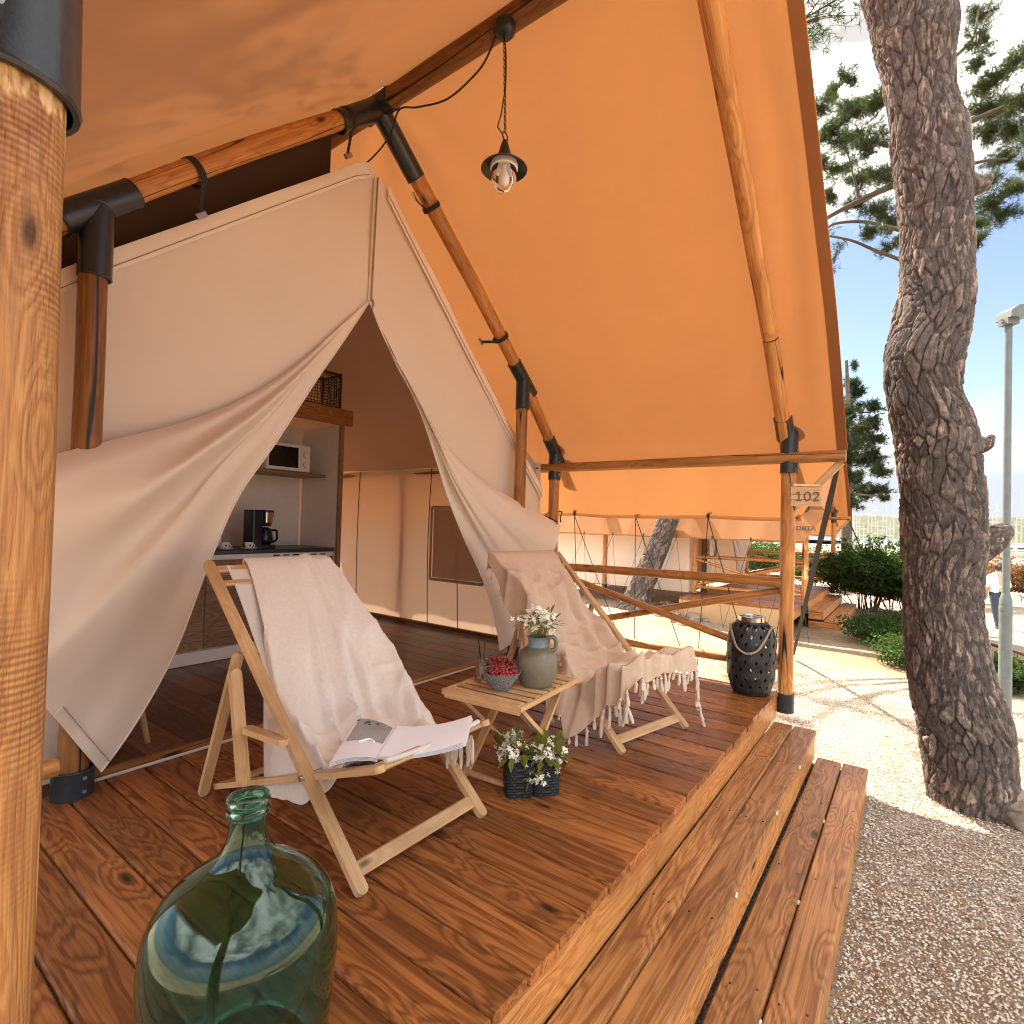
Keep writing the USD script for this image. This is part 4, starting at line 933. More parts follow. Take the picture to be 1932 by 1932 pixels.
mesh(cm, 'filter_basket', offset_mesh(lathe_geo([(0.0005, 0.20), (0.05, 0.20), (0.072, 0.30), (0.076, 0.345), (0.0005, 0.35)], 32), np.array([[1, 0, 0, CX + 0.045], [0, 1, 0, CY], [0, 0, 1, CZ], [0, 0, 0, 1.0]])), 'black_plastic', smooth=40)
mesh(cm, 'steel_band', rb(CX + 0.045, CY - 0.055, CZ + 0.235, CZ + 0.325, 0.075, 0.045, 0.015), 'chrome', smooth=40)
jm = np.array([[1, 0, 0, CX + 0.045], [0, 1, 0, CY], [0, 0, 1, CZ + 0.037], [0, 0, 0, 1.0]])
jg = mesh(cm, 'glass_jug', offset_mesh(lathe_geo([(0.0005, 0.0), (0.055, 0.0), (0.07, 0.02), (0.072, 0.06), (0.058, 0.12), (0.05, 0.14)], 32), jm), 'black_glass', smooth=True)
mesh(jg, 'lid', offset_mesh(lathe_geo([(0.0005, 0.155), (0.03, 0.153), (0.053, 0.14), (0.05, 0.125), (0.0005, 0.125)][::-1], 32), jm), 'black_plastic', smooth=40)
mesh(jg, 'handle', tube_geo(bez([(CX + 0.09, CY - 0.01, CZ + 0.165), (CX + 0.155, CY - 0.01, CZ + 0.16), (CX + 0.16, CY - 0.01, CZ + 0.09), (CX + 0.115, CY - 0.01, CZ + 0.055)], 16), 0.011, 8), 'black_plastic', smooth=40)
cupg = lathe_geo([(0.0005, 0.004), (0.022, 0.0), (0.026, 0.01), (0.037, 0.045), (0.039, 0.055), (0.036, 0.055), (0.024, 0.012), (0.0005, 0.009)], 28)
sau = lathe_geo([(0.0005, 0.004), (0.03, 0.0), (0.05, 0.006), (0.068, 0.014), (0.066, 0.017), (0.03, 0.006), (0.0005, 0.008)], 32)
for k, (x, y, lb) in enumerate(((2.45, 4.64, 'white espresso cup on a saucer in front of the coffee machine'), (2.255, 4.66, 'white espresso cup on a saucer beside the picture frame'))):
    cu = thing('espresso_cup', lb, 'cup', (x, y, 0.906)); ou = np.eye(4); ou[:3, 3] = (x, y, 0.912)
    mesh(cu, 'cup', offset_mesh(cupg, ou), 'white_china', smooth=True); ou2 = ou.copy(); ou2[2, 3] = 0.906
    mesh(cu, 'saucer', offset_mesh(sau, ou2), 'white_china', smooth=True)
    tube(cu, 'handle', np.stack([x + 0.035 + 0.018 * np.sin(np.linspace(0, PI, 10)), np.full(10, y), 0.955 - 0.036 * np.linspace(0, 1, 10)], 1), 0.004, 'white_china', sides=6)
    bx = trimesh.creation.box((0.014, 0.002, 0.014)); bx.apply_translation([x - 0.006, y - 0.0345, 0.942]); mesh(cu, 'printed_mark', bx, 'black_plastic')
pf = thing('picture_frame', 'thin black picture frame with a white print leaning on the worktop', 'picture frame', (2.2, 4.82, 0.906))
fx, fy_, fz = 2.22, 4.84, 0.908
def slab(parent, name, x0, x1, z0, z1, t, mat, lean=0.2, y0=fy_, zb=fz):
    v = []
    for yy in (0, t):
        for (x, z) in ((x0, z0), (x1, z0), (x1, z1), (x0, z1)): v.append((x, y0 + yy + z * lean, zb + z))
    f = [(0, 1, 2), (0, 2, 3), (4, 6, 5), (4, 7, 6), (0, 4, 5), (0, 5, 1), (1, 5, 6), (1, 6, 2), (2, 6, 7), (2, 7, 3), (3, 7, 4), (3, 4, 0)]
    return mesh(parent, name, (np.array(v, float), np.array(f)), mat)
slab(pf, 'backing', fx - 0.11, fx + 0.11, 0.004, 0.23, 0.008, 'black_plastic')
pp = slab(pf, 'print', fx - 0.10, fx + 0.10, 0.014, 0.22, 0.002, 'paper', y0=fy_ - 0.0035)
for (a0, a1, z0, z1) in ((-0.05, 0.02, 0.12, 0.15), (-0.06, -0.01, 0.10, 0.13), (0.01, 0.05, 0.155, 0.185), (-0.02, 0.03, 0.16, 0.17)): slab(pp, 'ink_shape', fx + a0, fx + a1, z0, z1, 0.001, 'dark_print', y0=fy_ - 0.0055)
for k in range(3): slab(pp, 'text_line', fx - 0.06, fx + 0.05 - 0.02 * k, 0.075 - 0.02 * k, 0.081 - 0.02 * k, 0.001, 'dark_print', y0=fy_ - 0.0055)
rd = thing('tea_towel', 'folded red tea towel lying at the left on the worktop', 'towel', (2.1, 4.68, 0.906))
mesh(rd, 'cloth', thick(np.array([[[2.02 + 0.16 * u, 4.63 + 0.14 * v, 0.918 + 0.012 * math.sin(u * 5 + v * 3)] for v in np.linspace(0, 1, 8)] for u in np.linspace(0, 1, 8)]), 0.02), 'red_plastic', smooth=50)
bk = thing('wire_basket', 'dark woven wire basket standing on top of the kitchen beam', 'basket', (3.05, 4.65, 2.26))
BX0, BX1, BY0, BY1, BZ0, BZ1 = 2.70, 3.27, 4.56, 4.86, 2.262, 2.60
for z in (BZ0 + 0.012, BZ1): mesh(bk, 'rim', tube_geo([(BX0, BY0, z), (BX1, BY0, z), (BX1, BY1, z), (BX0, BY1, z)], 0.012, 6, closed=True), 'dark_wicker')
for x in np.linspace(BX0 + 0.02, BX1 - 0.02, 19):
    tube(bk, 'upright', [(x, BY0, BZ0), (x + rng.normal() * 0.004, BY0 - 0.004, (BZ0 + BZ1) / 2), (x, BY0, BZ1)], 0.0035, 'dark_wicker', sides=5)
for y in np.linspace(BY0 + 0.03, BY1 - 0.03, 9): tube(bk, 'upright', [(BX1, y, BZ0), (BX1, y, BZ1)], 0.0035, 'dark_wicker', sides=5)
for z in np.linspace(BZ0 + 0.04, BZ1 - 0.03, 10):
    tube(bk, 'weave_wire', [(BX0, BY0, z), (BX1, BY0, z + rng.normal() * 0.003), (BX1, BY1, z)], 0.0035, 'dark_wicker', sides=5)
for x, y in ((BX0, BY0), (BX1, BY0), (BX1, BY1), (BX0, BY1)): tube(bk, 'corner_post', [(x, y, BZ0), (x, y, BZ1 + 0.02)], 0.012, 'dark_wicker', sides=6)

st = thing('stool', 'wooden stool half hidden behind the left door flap, one slim tapered leg showing', 'stool', (1.05, 3.35, 0))
for (tx_, ty_, bx_, by_) in ((1.13, 3.28, 1.195, 3.205), (1.00, 3.28, 0.93, 3.20), (1.00, 3.45, 0.93, 3.53), (1.13, 3.45, 1.20, 3.52)):
    tube(st, 'leg', [(bx_, by_, 0.0), (tx_, ty_, 0.43)], [0.013, 0.019], 'beech_wood', sides=12)
mesh(st, 'seat', offset_mesh(lathe_geo([(0.0005, 0.455), (0.15, 0.452), (0.162, 0.442), (0.158, 0.430), (0.0005, 0.425)][::-1], 36), np.array([[1, 0, 0, 1.065], [0, 1, 0, 3.365], [0, 0, 1, 0], [0, 0, 0, 1.0]])), 'beech_wood', smooth=40)

# ------------------------------------------------------------------ deck chairs
A_TOP, A_FOOT = np.array([0, 1.10, 0.975]), np.array([0, 0.0, 0.018])
B_F, B_B = np.array([0, -0.03, 0.395]), np.array([0, 1.0, 0.03])


def sling_yz(t):
    y = 1.075 - 1.105 * t
    z = 0.955 - 0.555 * t - 0.325 * np.sin(PI * np.clip(t, 0, 1) ** 1.25)
    return y, z


def X3(v, x): return (x, v[1], v[2])


def make_chair(label):
    t = thing('deck_chair', label, 'deck chair', (1.45, 1.41, 0))
    for sx in (-1, 1):
        rbar(t, 'back_rail', X3(A_FOOT, sx * 0.30), X3(A_TOP, sx * 0.30), 0.042, 0.024, 'beech_wood', up=(1, 0, 0), local=True)
        rbar(t, 'seat_rail', X3(B_F, sx * 0.268), X3(B_B, sx * 0.268), 0.042, 0.022, 'beech_wood', up=(1, 0, 0), local=True)
        rbar(t, 'rear_leg', (sx * 0.328, 0.77, 0.63), (sx * 0.328, 1.01, 0.022), 0.040, 0.020, 'beech_wood', up=(1, 0, 0), local=True)
        for q in ((0.42, 0.275 + 0.0), (0.31, 0.274)):
            pass
        b = trimesh.creation.cylinder(0.010, 0.09, sections=14); b.apply_transform(trimesh.transformations.rotation_matrix(PI / 2, [0, 1, 0])); b.apply_translation([sx * 0.285, 0.31, 0.284]); mesh(t, 'pivot_bolt', b, 'bolt_steel', local=True, smooth=40)
    rbar(t, 'arm_rest', (-0.356, 0.73, 0.575), (-0.352, 0.645, 0.19), 0.044, 0.026, 'beech_wood', up=(1, 0, 0), local=True)
    rbar(t, 'arm_link', (-0.334, 0.66, 0.37), (-0.330, 0.42, 0.386), 0.042, 0.022, 'beech_wood', up=(1, 0, 0), local=True)
    d = (A_TOP - A_FOOT) / np.linalg.norm(A_TOP - A_FOOT)
    for c, n_, h, w in ((A_TOP - d * 0.03, 'top_bar', 0.038, 0.022), (A_TOP - d * 0.115, 'top_bar', 0.03, 0.02), (A_FOOT + d * 0.055, 'foot_bar', 0.050, 0.018)):
        bar(t, n_, X3(c, -0.289), X3(c, 0.289), w, h, 'beech_wood', up=d, local=True, ch=0.006)
    db = (B_F - B_B) / np.linalg.norm(B_F - B_B)
    bar(t, 'front_bar', X3(B_F - db * 0.02, -0.258), X3(B_F - db * 0.02, 0.258), 0.040, 0.024, 'beech_wood', local=True, ch=0.009)
    bar(t, 'rear_bar', X3(B_B + db * 0.04, -0.258), X3(B_B + db * 0.04, 0.258), 0.036, 0.020, 'beech_wood', local=True, ch=0.006)
    tt = np.linspace(0, 1, 50); y, z = sling_yz(tt)
    P = np.array([[[x, y[i], z[i] + 0.012 * (x / 0.235) ** 2] for x in np.linspace(-0.235, 0.235, 18)] for i in range(50)])
    mesh(t, 'sling', thick(P, 0.003), 'sling_canvas', local=True, smooth=50)
    for e in (P[0], P[-1]):
        c = e.copy(); mesh(t, 'sling_roll', tube_geo(c + [0, 0.006, -0.004], 0.010, 8), 'sling_canvas', local=True, smooth=50)
    return t


chair = make_chair('nearer deck chair, under the plain cream blanket and the open magazine')
C2LOC, C2ROT = np.array([2.985, 1.165, 0.0]), -0.228
chair2 = copy_of(chair, 'deck_chair', 'farther deck chair under a fringed peach throw, behind the slatted table', C2LOC, C2ROT)


def place(P, loc, rot):
    c, s = math.cos(rot), math.sin(rot); Q = np.array(P, float)
    x, y = Q[..., 0].copy(), Q[..., 1].copy()
    Q[..., 0], Q[..., 1], Q[..., 2] = c * x - s * y + loc[0], s * x + c * y + loc[1], Q[..., 2] + loc[2]
    return Q


def rail_z(y): return 0.018 + (0.975 - 0.018) * y / 1.10


def drape(nu, nv, v0, v1, left, right, lift=0.016, rise=True):
    """Cloth over a deck chair (chair space). v runs down the sling (negative = behind the top bar); left/right give the
    cloth's half spans and how far it drops outside or inside the rails at each v."""
    out = np.zeros((nv, nu, 3))
    vs = np.linspace(v0, v1, nv)
    for i, v in enumerate(vs):
        xl, dl, il = left(v); xr, dr, ir = right(v)
        if v < 0:
            y, z = 1.10 + 0.022 + 0.05 * min(1, -v * 14) * 0.4, 0.995 + v * 1.0
        elif v < 0.05:
            q = v / 0.05; y0, z0 = sling_yz(0.05); y, z = 1.122 + (y0 - 1.122) * q, 0.995 + (z0 + lift - 0.995) * q + 0.012 * math.sin(PI * q)
        elif v <= 0.97:
            y, z = sling_yz(v); z += lift
        else:
            y1, z1 = sling_yz(0.97); q = (v - 0.97) / 0.10; y, z = y1 - 0.075 * (1 - math.exp(-q * 1.3)) , z1 + lift - max(0, q - 0.35) * 0.10 + 0.022 * math.sin(min(q, 1) * PI)
        if rise and v > 0.78: z = max(z, z * (1 - smoothstep(0.78, 0.93, v)) + 0.436 * smoothstep(0.78, 0.93, v)) if v <= 1.0 else z + 0.436 - (sling_yz(0.97)[1] + lift)
        U = np.linspace(-1, 1, nu)
        for j, u in enumerate(U):
            w = u * (xr + dr) if u > 0 else u * (xl + dl)
            x, yy, zz = w, y, z
            if w > 0:
                if ir:                     # lies over the right rail
                    rz = max(rail_z(y) + 0.028, z) if 0.02 < v < 0.9 else z
                    q = smoothstep(0.10, 0.285, w); zz = z * (1 - q) + rz * q
                    if w > 0.312: zz -= (w - 0.312) * 0.97; x = 0.318 + 0.02 * (w - 0.312)
                elif w > xr: zz -= (w - xr); x = xr + 0.1 * (w - xr)
            else:
                a = -w
                if il:
                    rz = max(rail_z(y) + 0.028, z) if 0.02 < v < 0.9 else z
                    q = smoothstep(0.10, 0.285, a); zz = z * (1 - q) + rz * q
                    if a > 0.315: zz -= (a - 0.315) * 0.97; x = -0.322 - 0.03 * (a - 0.315)
                elif a > xl: zz -= (a - xl) * 0.98; x = -xl - 0.06 * (a - xl)
            out[i, j] = (x, yy, zz)
    return vs, out


# blanket 1: over the top bar, inside the left rail, over the right rail; its left lower corner hangs below the seat
def left1(v):
    x = np.interp(v, [-0.2, 0, 0.25, 0.4, 0.9], [0.13, 0.13, 0.20, 0.238, 0.238])
    d = np.interp(v, [0, 0.22, 0.30, 0.36, 0.62, 0.80], [0, 0, 0.28, 0.44, 0.20, 0.0])
    return x, d, False
def right1(v):
    return 0.30, np.interp(v, [-0.2, 0, 0.2, 0.55, 0.8, 0.9], [0.0, 0.0, 0.05, 0.10, 0.13, 0.10]), True
vs, P = drape(110, 160, -0.16, 0.80, left1, right1, rise=False)
wr = meshkit.noise(np.stack([P[..., 0] * 16 + vs[:, None] * 3.5, vs[:, None] * 3.2 + 0 * P[..., 0], 0 * P[..., 0]], -1)) - 0.5
wr2 = meshkit.noise(np.stack([P[..., 0] * 9 - vs[:, None] * 7, vs[:, None] * 9 + 0 * P[..., 0], 0 * P[..., 0] + 4], -1)) - 0.5
env = smoothstep(0.02, 0.3, vs)[:, None]
rd1 = (1 - np.abs(2 * meshkit.noise(np.stack([P[..., 0] * 11 + vs[:, None] * 4.5, vs[:, None] * 1.7 + 0 * P[..., 0], 0 * P[..., 0] + 11], -1)) - 1)) ** 2.2
rd2 = (1 - np.abs(2 * meshkit.noise(np.stack([P[..., 0] * 6 - vs[:, None] * 8, vs[:, None] * 5 + P[..., 0] * 3, 0 * P[..., 0] + 15], -1)) - 1)) ** 2.5
P[..., 2] += env * (0.03 * np.maximum(wr, -0.2) + 0.02 * np.maximum(wr2, -0.15) + 0.030 * rd1 + 0.022 * rd2 * smoothstep(0.35, 0.6, vs)[:, None]) + 0.004; P[..., 1] -= env * (0.03 * np.maximum(wr, -0.2) + 0.024 * rd1)
# a thick fold near the lower right corner
fo = np.exp(-((P[..., 0] - 0.19 + (vs[:, None] - 0.72) * 0.5) / 0.035) ** 2) * np.exp(-((vs[:, None] - 0.70) / 0.13) ** 2); P[..., 2] += 0.045 * fo
fo = np.exp(-((P[..., 0] - 0.04 - (vs[:, None] - 0.4) * -0.35) / 0.03) ** 2) * smoothstep(0.15, 0.4, vs)[:, None] * (1 - smoothstep(0.6, 0.8, vs))[:, None]; P[..., 2] += 0.022 * fo
fo = np.exp(-((P[..., 0] - 0.17 + (vs[:, None] - 0.2) * 0.05) / 0.02) ** 2) * (1 - smoothstep(0.35, 0.6, vs))[:, None]; P[..., 2] += 0.016 * fo; P[..., 1] -= 0.012 * fo
P[..., 0] += 0.012 * (meshkit.noise(np.stack([vs[:, None] * 8 + 0 * P[..., 0], P[..., 0] * 2, 0 * P[..., 0] + 9], -1)) - 0.5)
b1 = thing('cream_blanket', 'plain cream wool blanket thrown over the nearer deck chair', 'blanket', (1.45, 1.41, 0.4))
mesh(b1, 'cloth', thick(place(P, (1.45, 1.41, 0), 0), 0.006), 'throw_wool', smooth=60)
mesh(b1, 'hem_seam', tube_geo(place(P[-1], (1.45, 1.41, 0.003), 0), 0.0045, 6), 'throw_wool', smooth=50)


def tassel(p, L, seed, thin=0.006, lean=(0, 0, 0)):
    r_ = np.random.default_rng(seed); d = np.array([r_.normal() * 0.1, r_.normal() * 0.1, -1]) + lean; d /= np.linalg.norm(d)
    q = np.array([0, 0.12, 0.2, 0.28, 0.5, 0.8, 1.0]); rad = thin * np.array([0.5, 0.6, 1.25, 0.85, 1.1, 1.3, 0.9])
    pts = np.array(p) + d * (q * L)[:, None] + np.stack([0.004 * np.sin(q * 7 + seed), 0.004 * np.cos(q * 5 + seed), 0 * q], 1)
    return tube_geo(pts, rad, 6)


for k in range(11):                        # blanket fringe hanging below the seat on the far side
    p = place(np.array([0.255 + 0.004 * k * 0.3, 0.02 + 0.014 * k, 0.335 - 0.004 * k]), (1.45, 1.41, 0), 0)
    mesh(b1, 'tassel', tassel(p, 0.11 + 0.02 * math.sin(k * 2.1), k, 0.006), 'fringe_cotton', smooth=50)

# throw 2: covers the whole far chair, bunches on the left of the seat and ends in knotted fringe over the front bar
def left2(v):
    x = 0.315
    d = np.interp(v, [-0.2, 0, 0.15, 0.35, 0.6, 0.85, 1.08], [0.05, 0.08, 0.24, 0.42, 0.32, 0.26, 0.12])
    return x, d, True
def right2(v):
    x = np.interp(v, [-0.2, 0.0, 0.08, 0.3, 0.55, 0.8, 1.08], [0.28, 0.27, 0.23, 0.22, 0.24, 0.27, 0.29])
    return x, np.interp(v, [0, 0.75, 0.9, 1.08], [0, 0.0, 0.10, 0.22]), v > 0.7
vs, P = drape(84, 120, -0.12, 1.10, left2, right2, lift=0.02)
X_ = P[..., 0]; V_ = vs[:, None] + 0 * X_
wr = meshkit.noise(np.stack([X_ * 13 + V_ * 5.0, V_ * 2.6, 0 * X_ + 2], -1)) - 0.5
wr2 = meshkit.noise(np.stack([X_ * 8 - V_ * 9, V_ * 8, 0 * X_ + 6], -1)) - 0.5
env = smoothstep(0.02, 0.25, V_)
rd1 = (1 - np.abs(2 * meshkit.noise(np.stack([X_ * 10 + V_ * 6.0, V_ * 1.6, 0 * X_ + 21], -1)) - 1)) ** 2.6
rd2 = (1 - np.abs(2 * meshkit.noise(np.stack([X_ * 7 - V_ * 10, V_ * 6 + X_ * 4, 0 * X_ + 25], -1)) - 1)) ** 3
P[..., 1] -= env * 0.03 * rd1; P[..., 0] -= 0.03 * rd2 * (X_ < -0.28)
P[..., 2] += env * (0.06 * np.maximum(wr, -0.25) + 0.03 * np.maximum(wr2, -0.15) + 0.038 * rd1 + 0.03 * rd2) + 0.006; P[..., 1] -= env * 0.045 * np.maximum(wr, -0.25)
out_ = smoothstep(0.315, 0.40, -X_ + np.maximum(0, rail_z(P[..., 1]) - P[..., 2]) * 0.5)
hang = np.clip(rail_z(P[..., 1]) - P[..., 2], 0, 0.5) * (X_ < -0.30)
bun = np.exp(-((V_ - 0.80) / 0.22) ** 2)
P[..., 0] -= hang * (0.10 + 0.22 * bun) * (0.7 + 0.8 * meshkit.noise(np.stack([V_ * 11, hang * 3, 0 * X_], -1)))
P[..., 2] += bun * hang * 0.10 * np.sin(V_ * 40)
fo = np.exp(-((X_ + 0.02 - (V_ - 0.3) * 0.25) / 0.03) ** 2) * smoothstep(0.1, 0.3, V_) * (1 - smoothstep(0.7, 0.9, V_)); P[..., 2] += 0.05 * fo
fo = np.exp(-((X_ - 0.16 - (V_ - 0.3) * 0.1) / 0.03) ** 2) * smoothstep(0.1, 0.3, V_) * (1 - smoothstep(0.6, 0.85, V_)); P[..., 2] += 0.045 * fo
b2 = thing('fringed_throw', 'peach cotton throw with knotted white fringe covering the farther deck chair', 'throw', C2LOC + [0, 0, 0.4], C2ROT)
mesh(b2, 'cloth', thick(place(P, C2LOC, C2ROT), 0.004), 'throw_cotton', smooth=60)
W2 = place(P, C2LOC, C2ROT)
k = 0
for j in range(2, 82, 3):
    mesh(b2, 'tassel', tassel(W2[-1, j], 0.085 + 0.03 * math.sin(j * 1.7), 50 + j, 0.0075), 'fringe_cotton', smooth=50)
for i in range(84, 120, 3):
    mesh(b2, 'tassel', tassel(W2[i, 0], 0.09 + 0.03 * math.sin(i), 150 + i, 0.008), 'fringe_cotton', smooth=50)
for i in range(14, 84, 5):
    mesh(b2, 'tassel', tassel(W2[i, 0], 0.05 + 0.02 * math.sin(i), 250 + i, 0.006), 'fringe_cotton', smooth=50)
# strand of knots hanging from the right front corner down to the deck
c = W2[-4, -1]; e = np.array([c[0] + 0.10, c[1] - 0.02, 0.02])
for q in np.linspace(0, 0.93, 9):
    p = c * (1 - q) + e * q; mesh(b2, 'tassel', tassel(p, 0.05, int(q * 90) + 400, 0.0075, (0.25, 0, 0)), 'fringe_cotton', smooth=50)
# a folded-over band of fringe on the seat
for q in range(9):
    p = place(np.array([-0.16 + 0.012 * q * 0.6, 0.04 + 0.004 * q, 0.43 - 0.002 * q]), C2LOC, C2ROT)
    mesh(b2, 'tassel', tassel(p + [0, -0.05, 0], 0.13 + 0.03 * math.sin(q * 2.3), 500 + q, 0.010), 'fringe_cotton', smooth=50)

# magazine
mg = thing('open_magazine', 'open magazine with curling white pages lying on the nearer deck chair', 'magazine', (1.45, 1.5, 0.42))
hinge0, hinge1 = at(383.3 + 1240 * .26456, 1022.2 + 1570 * .26456, z=0.385), at(383.3 + 1370 * .26456, 1022.2 + 1365 * .26456, z=0.395)
def pagegrid(a0, a1, b0, b1, h, lift=0.0, n=16):
    """Sheet from spine a0-a1 out to edge b0-b1, arched by h."""
    out = []
    for q in np.linspace(0, 1, n):
        e0, e1 = a0 * (1 - q) + b0 * q, a1 * (1 - q) + b1 * q; z = h * math.sin(PI * min(1, q * 1.0)) ** 0.8 + lift
        out.append([e0 * (1 - s) + e1 * s + np.array([0, 0, z]) for s in np.linspace(0, 1, 8)])
    return np.array(out)
q2_ = lambda x, y, z: at(383.3 + x * .26456, 1022.2 + y * .26456, z=z)
lb0, lb1 = q2_(900, 1605, 0.375), q2_(1100, 1285, 0.40)
for k in range(4): mesh(mg, 'page', thick(pagegrid(hinge0, hinge1, lb0, lb1, 0.012, 0.004 * k), 0.0012), 'paper', smooth=40)
Lp = pagegrid(hinge0, hinge1, lb0, lb1, 0.012, 0.0135)
ph = mesh(mg, 'left_photo', grid(Lp[1:-1, 3:]), 'photo_print', smooth=True)
def onpage(u, s, dz=0.003):
    i = u * 15; i0 = int(min(14, i)); a = Lp[i0] * (1 - (i - i0)) + Lp[i0 + 1] * (i - i0); j = s * 7; j0 = int(min(6, j)); return a[j0] * (1 - (j - j0)) + a[j0 + 1] * (j - j0) + [0, 0, dz]
mesh(ph, 'printed_curve', tube_geo([onpage(0.25 + 0.34 * q + 0.0, 0.40 + 0.05 * math.sin(q * PI * 1.3)) for q in np.linspace(0, 1, 14)], 0.004, 6), 'paper', smooth=40)
for (u, s, r) in ((0.93, 0.95, 0.008), (0.66, 0.92, 0.013), (0.60, 0.86, 0.006), (0.72, 0.87, 0.006), (0.42, 0.93, 0.008)): mesh(ph, 'printed_spot', sphere(onpage(u, s, 0.0), np.array([r, r, 0.002]), 1), 'dark_print')
rb0, rb1 = q2_(1875, 1395, 0.43), q2_(1925, 1205, 0.475)
hr0, hr1 = q2_(1340, 1440, 0.405), q2_(1480, 1200, 0.425)
for k, lz in enumerate((0.0, 0.003, 0.0065, 0.011)):
    mesh(mg, 'page', thick(pagegrid(hinge0 + [0.001 * k, 0, 0.001 * k], hinge1 + [0.01, 0, 0.01], rb0 + [-0.003 * k, 0.002 * k, lz - 0.040], rb1 + [-0.003 * k, 0, lz - 0.040], -0.016 - 0.1 * lz, 0.010 + 0.0016 * k), 0.0008), 'paper', smooth=40)

# ------------------------------------------------------------------ slatted table
TLOC, TROT = np.array([2.145, 1.555, 0.0]), 0.07
tb = thing('slatted_table', 'small folding pine table with slatted top and crossed legs between the deck chairs', 'table', TLOC, TROT)
TZ = 0.425
for k in range(8):
    x = -0.228 + 0.0652 * k
    bar(tb, 'slat', (x, -0.195, TZ - 0.003), (x, 0.195, TZ - 0.003), 0.037, 0.011, 'beech_wood', local=True)
bar(tb, 'end_rail', (-0.262, -0.20, TZ - 0.018), (-0.262, 0.20, TZ - 0.018), 0.020, 0.044, 'beech_wood', local=True)
bar(tb, 'end_rail', (0.262, -0.20, TZ - 0.018), (0.262, 0.20, TZ - 0.018), 0.020, 0.044, 'beech_wood', local=True)
for y in (-0.207, 0.207): bar(tb, 'side_rail', (-0.272, y, TZ - 0.012), (0.272, y, TZ - 0.012), 0.016, 0.026, 'beech_wood', local=True)
for y, s in ((-0.172, 1), (0.172, 1)):
    rbar(tb, 'leg', (-0.215, y, TZ - 0.035), (0.235, y, 0.018), 0.036, 0.018, 'beech_wood', up=(0, 1, 0), local=True)
    rbar(tb, 'leg', (0.215, y * 0.86, TZ - 0.035), (-0.16, y * 0.86, 0.018), 0.036, 0.018, 'beech_wood', up=(0, 1, 0), local=True)
tube(tb, 'floor_bar', [(-0.16, -0.15, 0.022), (-0.16, 0.15, 0.022)], 0.013, 'beech_wood', sides=12, local=True)
tube(tb, 'floor_bar', [(0.235, -0.17, 0.022), (0.235, 0.17, 0.022)], 0.013, 'beech_wood', sides=12, local=True)

# bowls of cherries
def cherries(th, cx, cy, cz, R, n, seed, r=0.0105):
    r_ = np.random.default_rng(seed); base = trimesh.creation.icosphere(2, 1.0); v0 = np.array(base.vertices)
    v0 = v0 * (1 - 0.22 * np.exp(-((v0[:, 2:] - 1) / 0.25) ** 2)); k = 0; pts = []
    while len(pts) < n and k < 8000:
        k += 1; a, q = r_.uniform(0, 2 * PI), math.sqrt(r_.random()) * (R - r); z = 0.022 * (1 - (q / R) ** 2) + r_.uniform(-0.008, 0.004)
        p = np.array([cx + q * math.cos(a), cy + q * math.sin(a), cz + z])
        if all(np.linalg.norm(p - o) > r * 1.55 for o in pts): pts.append(p)
    for i, p in enumerate(pts):
        Rm = trimesh.transformations.random_rotation_matrix(r_.random(3))[:3, :3]
        mesh(th, 'cherry', (v0 @ Rm.T * r * r_.uniform(0.9, 1.12) + p, base.faces), 'cherry_red', smooth=True)
        if i % 5 == 0: tube(th, 'stalk', bez([p + [0, 0, r * 0.8], p + [0.008, 0.005, r + 0.012], p + [0.022 * math.cos(i), 0.02 * math.sin(i), r + 0.022]], 7), 0.0009, 'twig', sides=5)
bc = at(937, 1290, z=0.425) ; bc = np.array([2.03, 1.54, 0.425])
bo = thing('cherry_bowl', 'grey stone bowl heaped with red cherries at the front of the slatted table', 'bowl', bc)
mesh(bo, 'bowl', offset_mesh(lathe_geo([(0.0005, 0.0), (0.036, 0.0), (0.042, 0.004), (0.066, 0.040), (0.094, 0.085), (0.0965, 0.089), (0.092, 0.089), (0.062, 0.045), (0.038, 0.012), (0.0005, 0.010)], 48), np.array([[1, 0, 0, bc[0]], [0, 1, 0, bc[1]], [0, 0, 1, bc[2]], [0, 0, 0, 1.0]])), 'bowl_stone', smooth=50)
cherries(bo, bc[0], bc[1], bc[2] + 0.076, 0.086, 62, 3)
b2c = np.array([2.235, 1.705, 0.425])
bo2 = thing('cherry_dish', 'clear glass dish of cherries behind the olive jug', 'dish', b2c)
mesh(bo2, 'dish', offset_mesh(lathe_geo([(0.0005, 0.0), (0.04, 0.0), (0.062, 0.03), (0.078, 0.062), (0.076, 0.062), (0.058, 0.03), (0.038, 0.006), (0.0005, 0.006)], 40), np.array([[1, 0, 0, b2c[0]], [0, 1, 0, b2c[1]], [0, 0, 1, b2c[2]], [0, 0, 0, 1.0]])), 'thin_glass', smooth=50)
cherries(bo2, b2c[0], b2c[1], b2c[2] + 0.052, 0.070, 36, 4)
jc = np.array([2.085, 1.69, 0.425])
ja = thing('glass_jar', 'small glass jar with two black straws behind the bowl of cherries', 'jar', jc)
oj = np.eye(4); oj[:3, 3] = jc
mesh(ja, 'jar', offset_mesh(lathe_geo([(0.0005, 0.002), (0.036, 0.0), (0.041, 0.012), (0.041, 0.075), (0.033, 0.098), (0.034, 0.118), (0.031, 0.118), (0.030, 0.098), (0.038, 0.073), (0.038, 0.014), (0.0005, 0.010)], 36), oj), 'clear_glass', smooth=50)
tube(ja, 'straw', [jc + [0.012, 0.012, 0.012], jc + [-0.035, 0.01, 0.205]], 0.0035, 'black_plastic', sides=8)
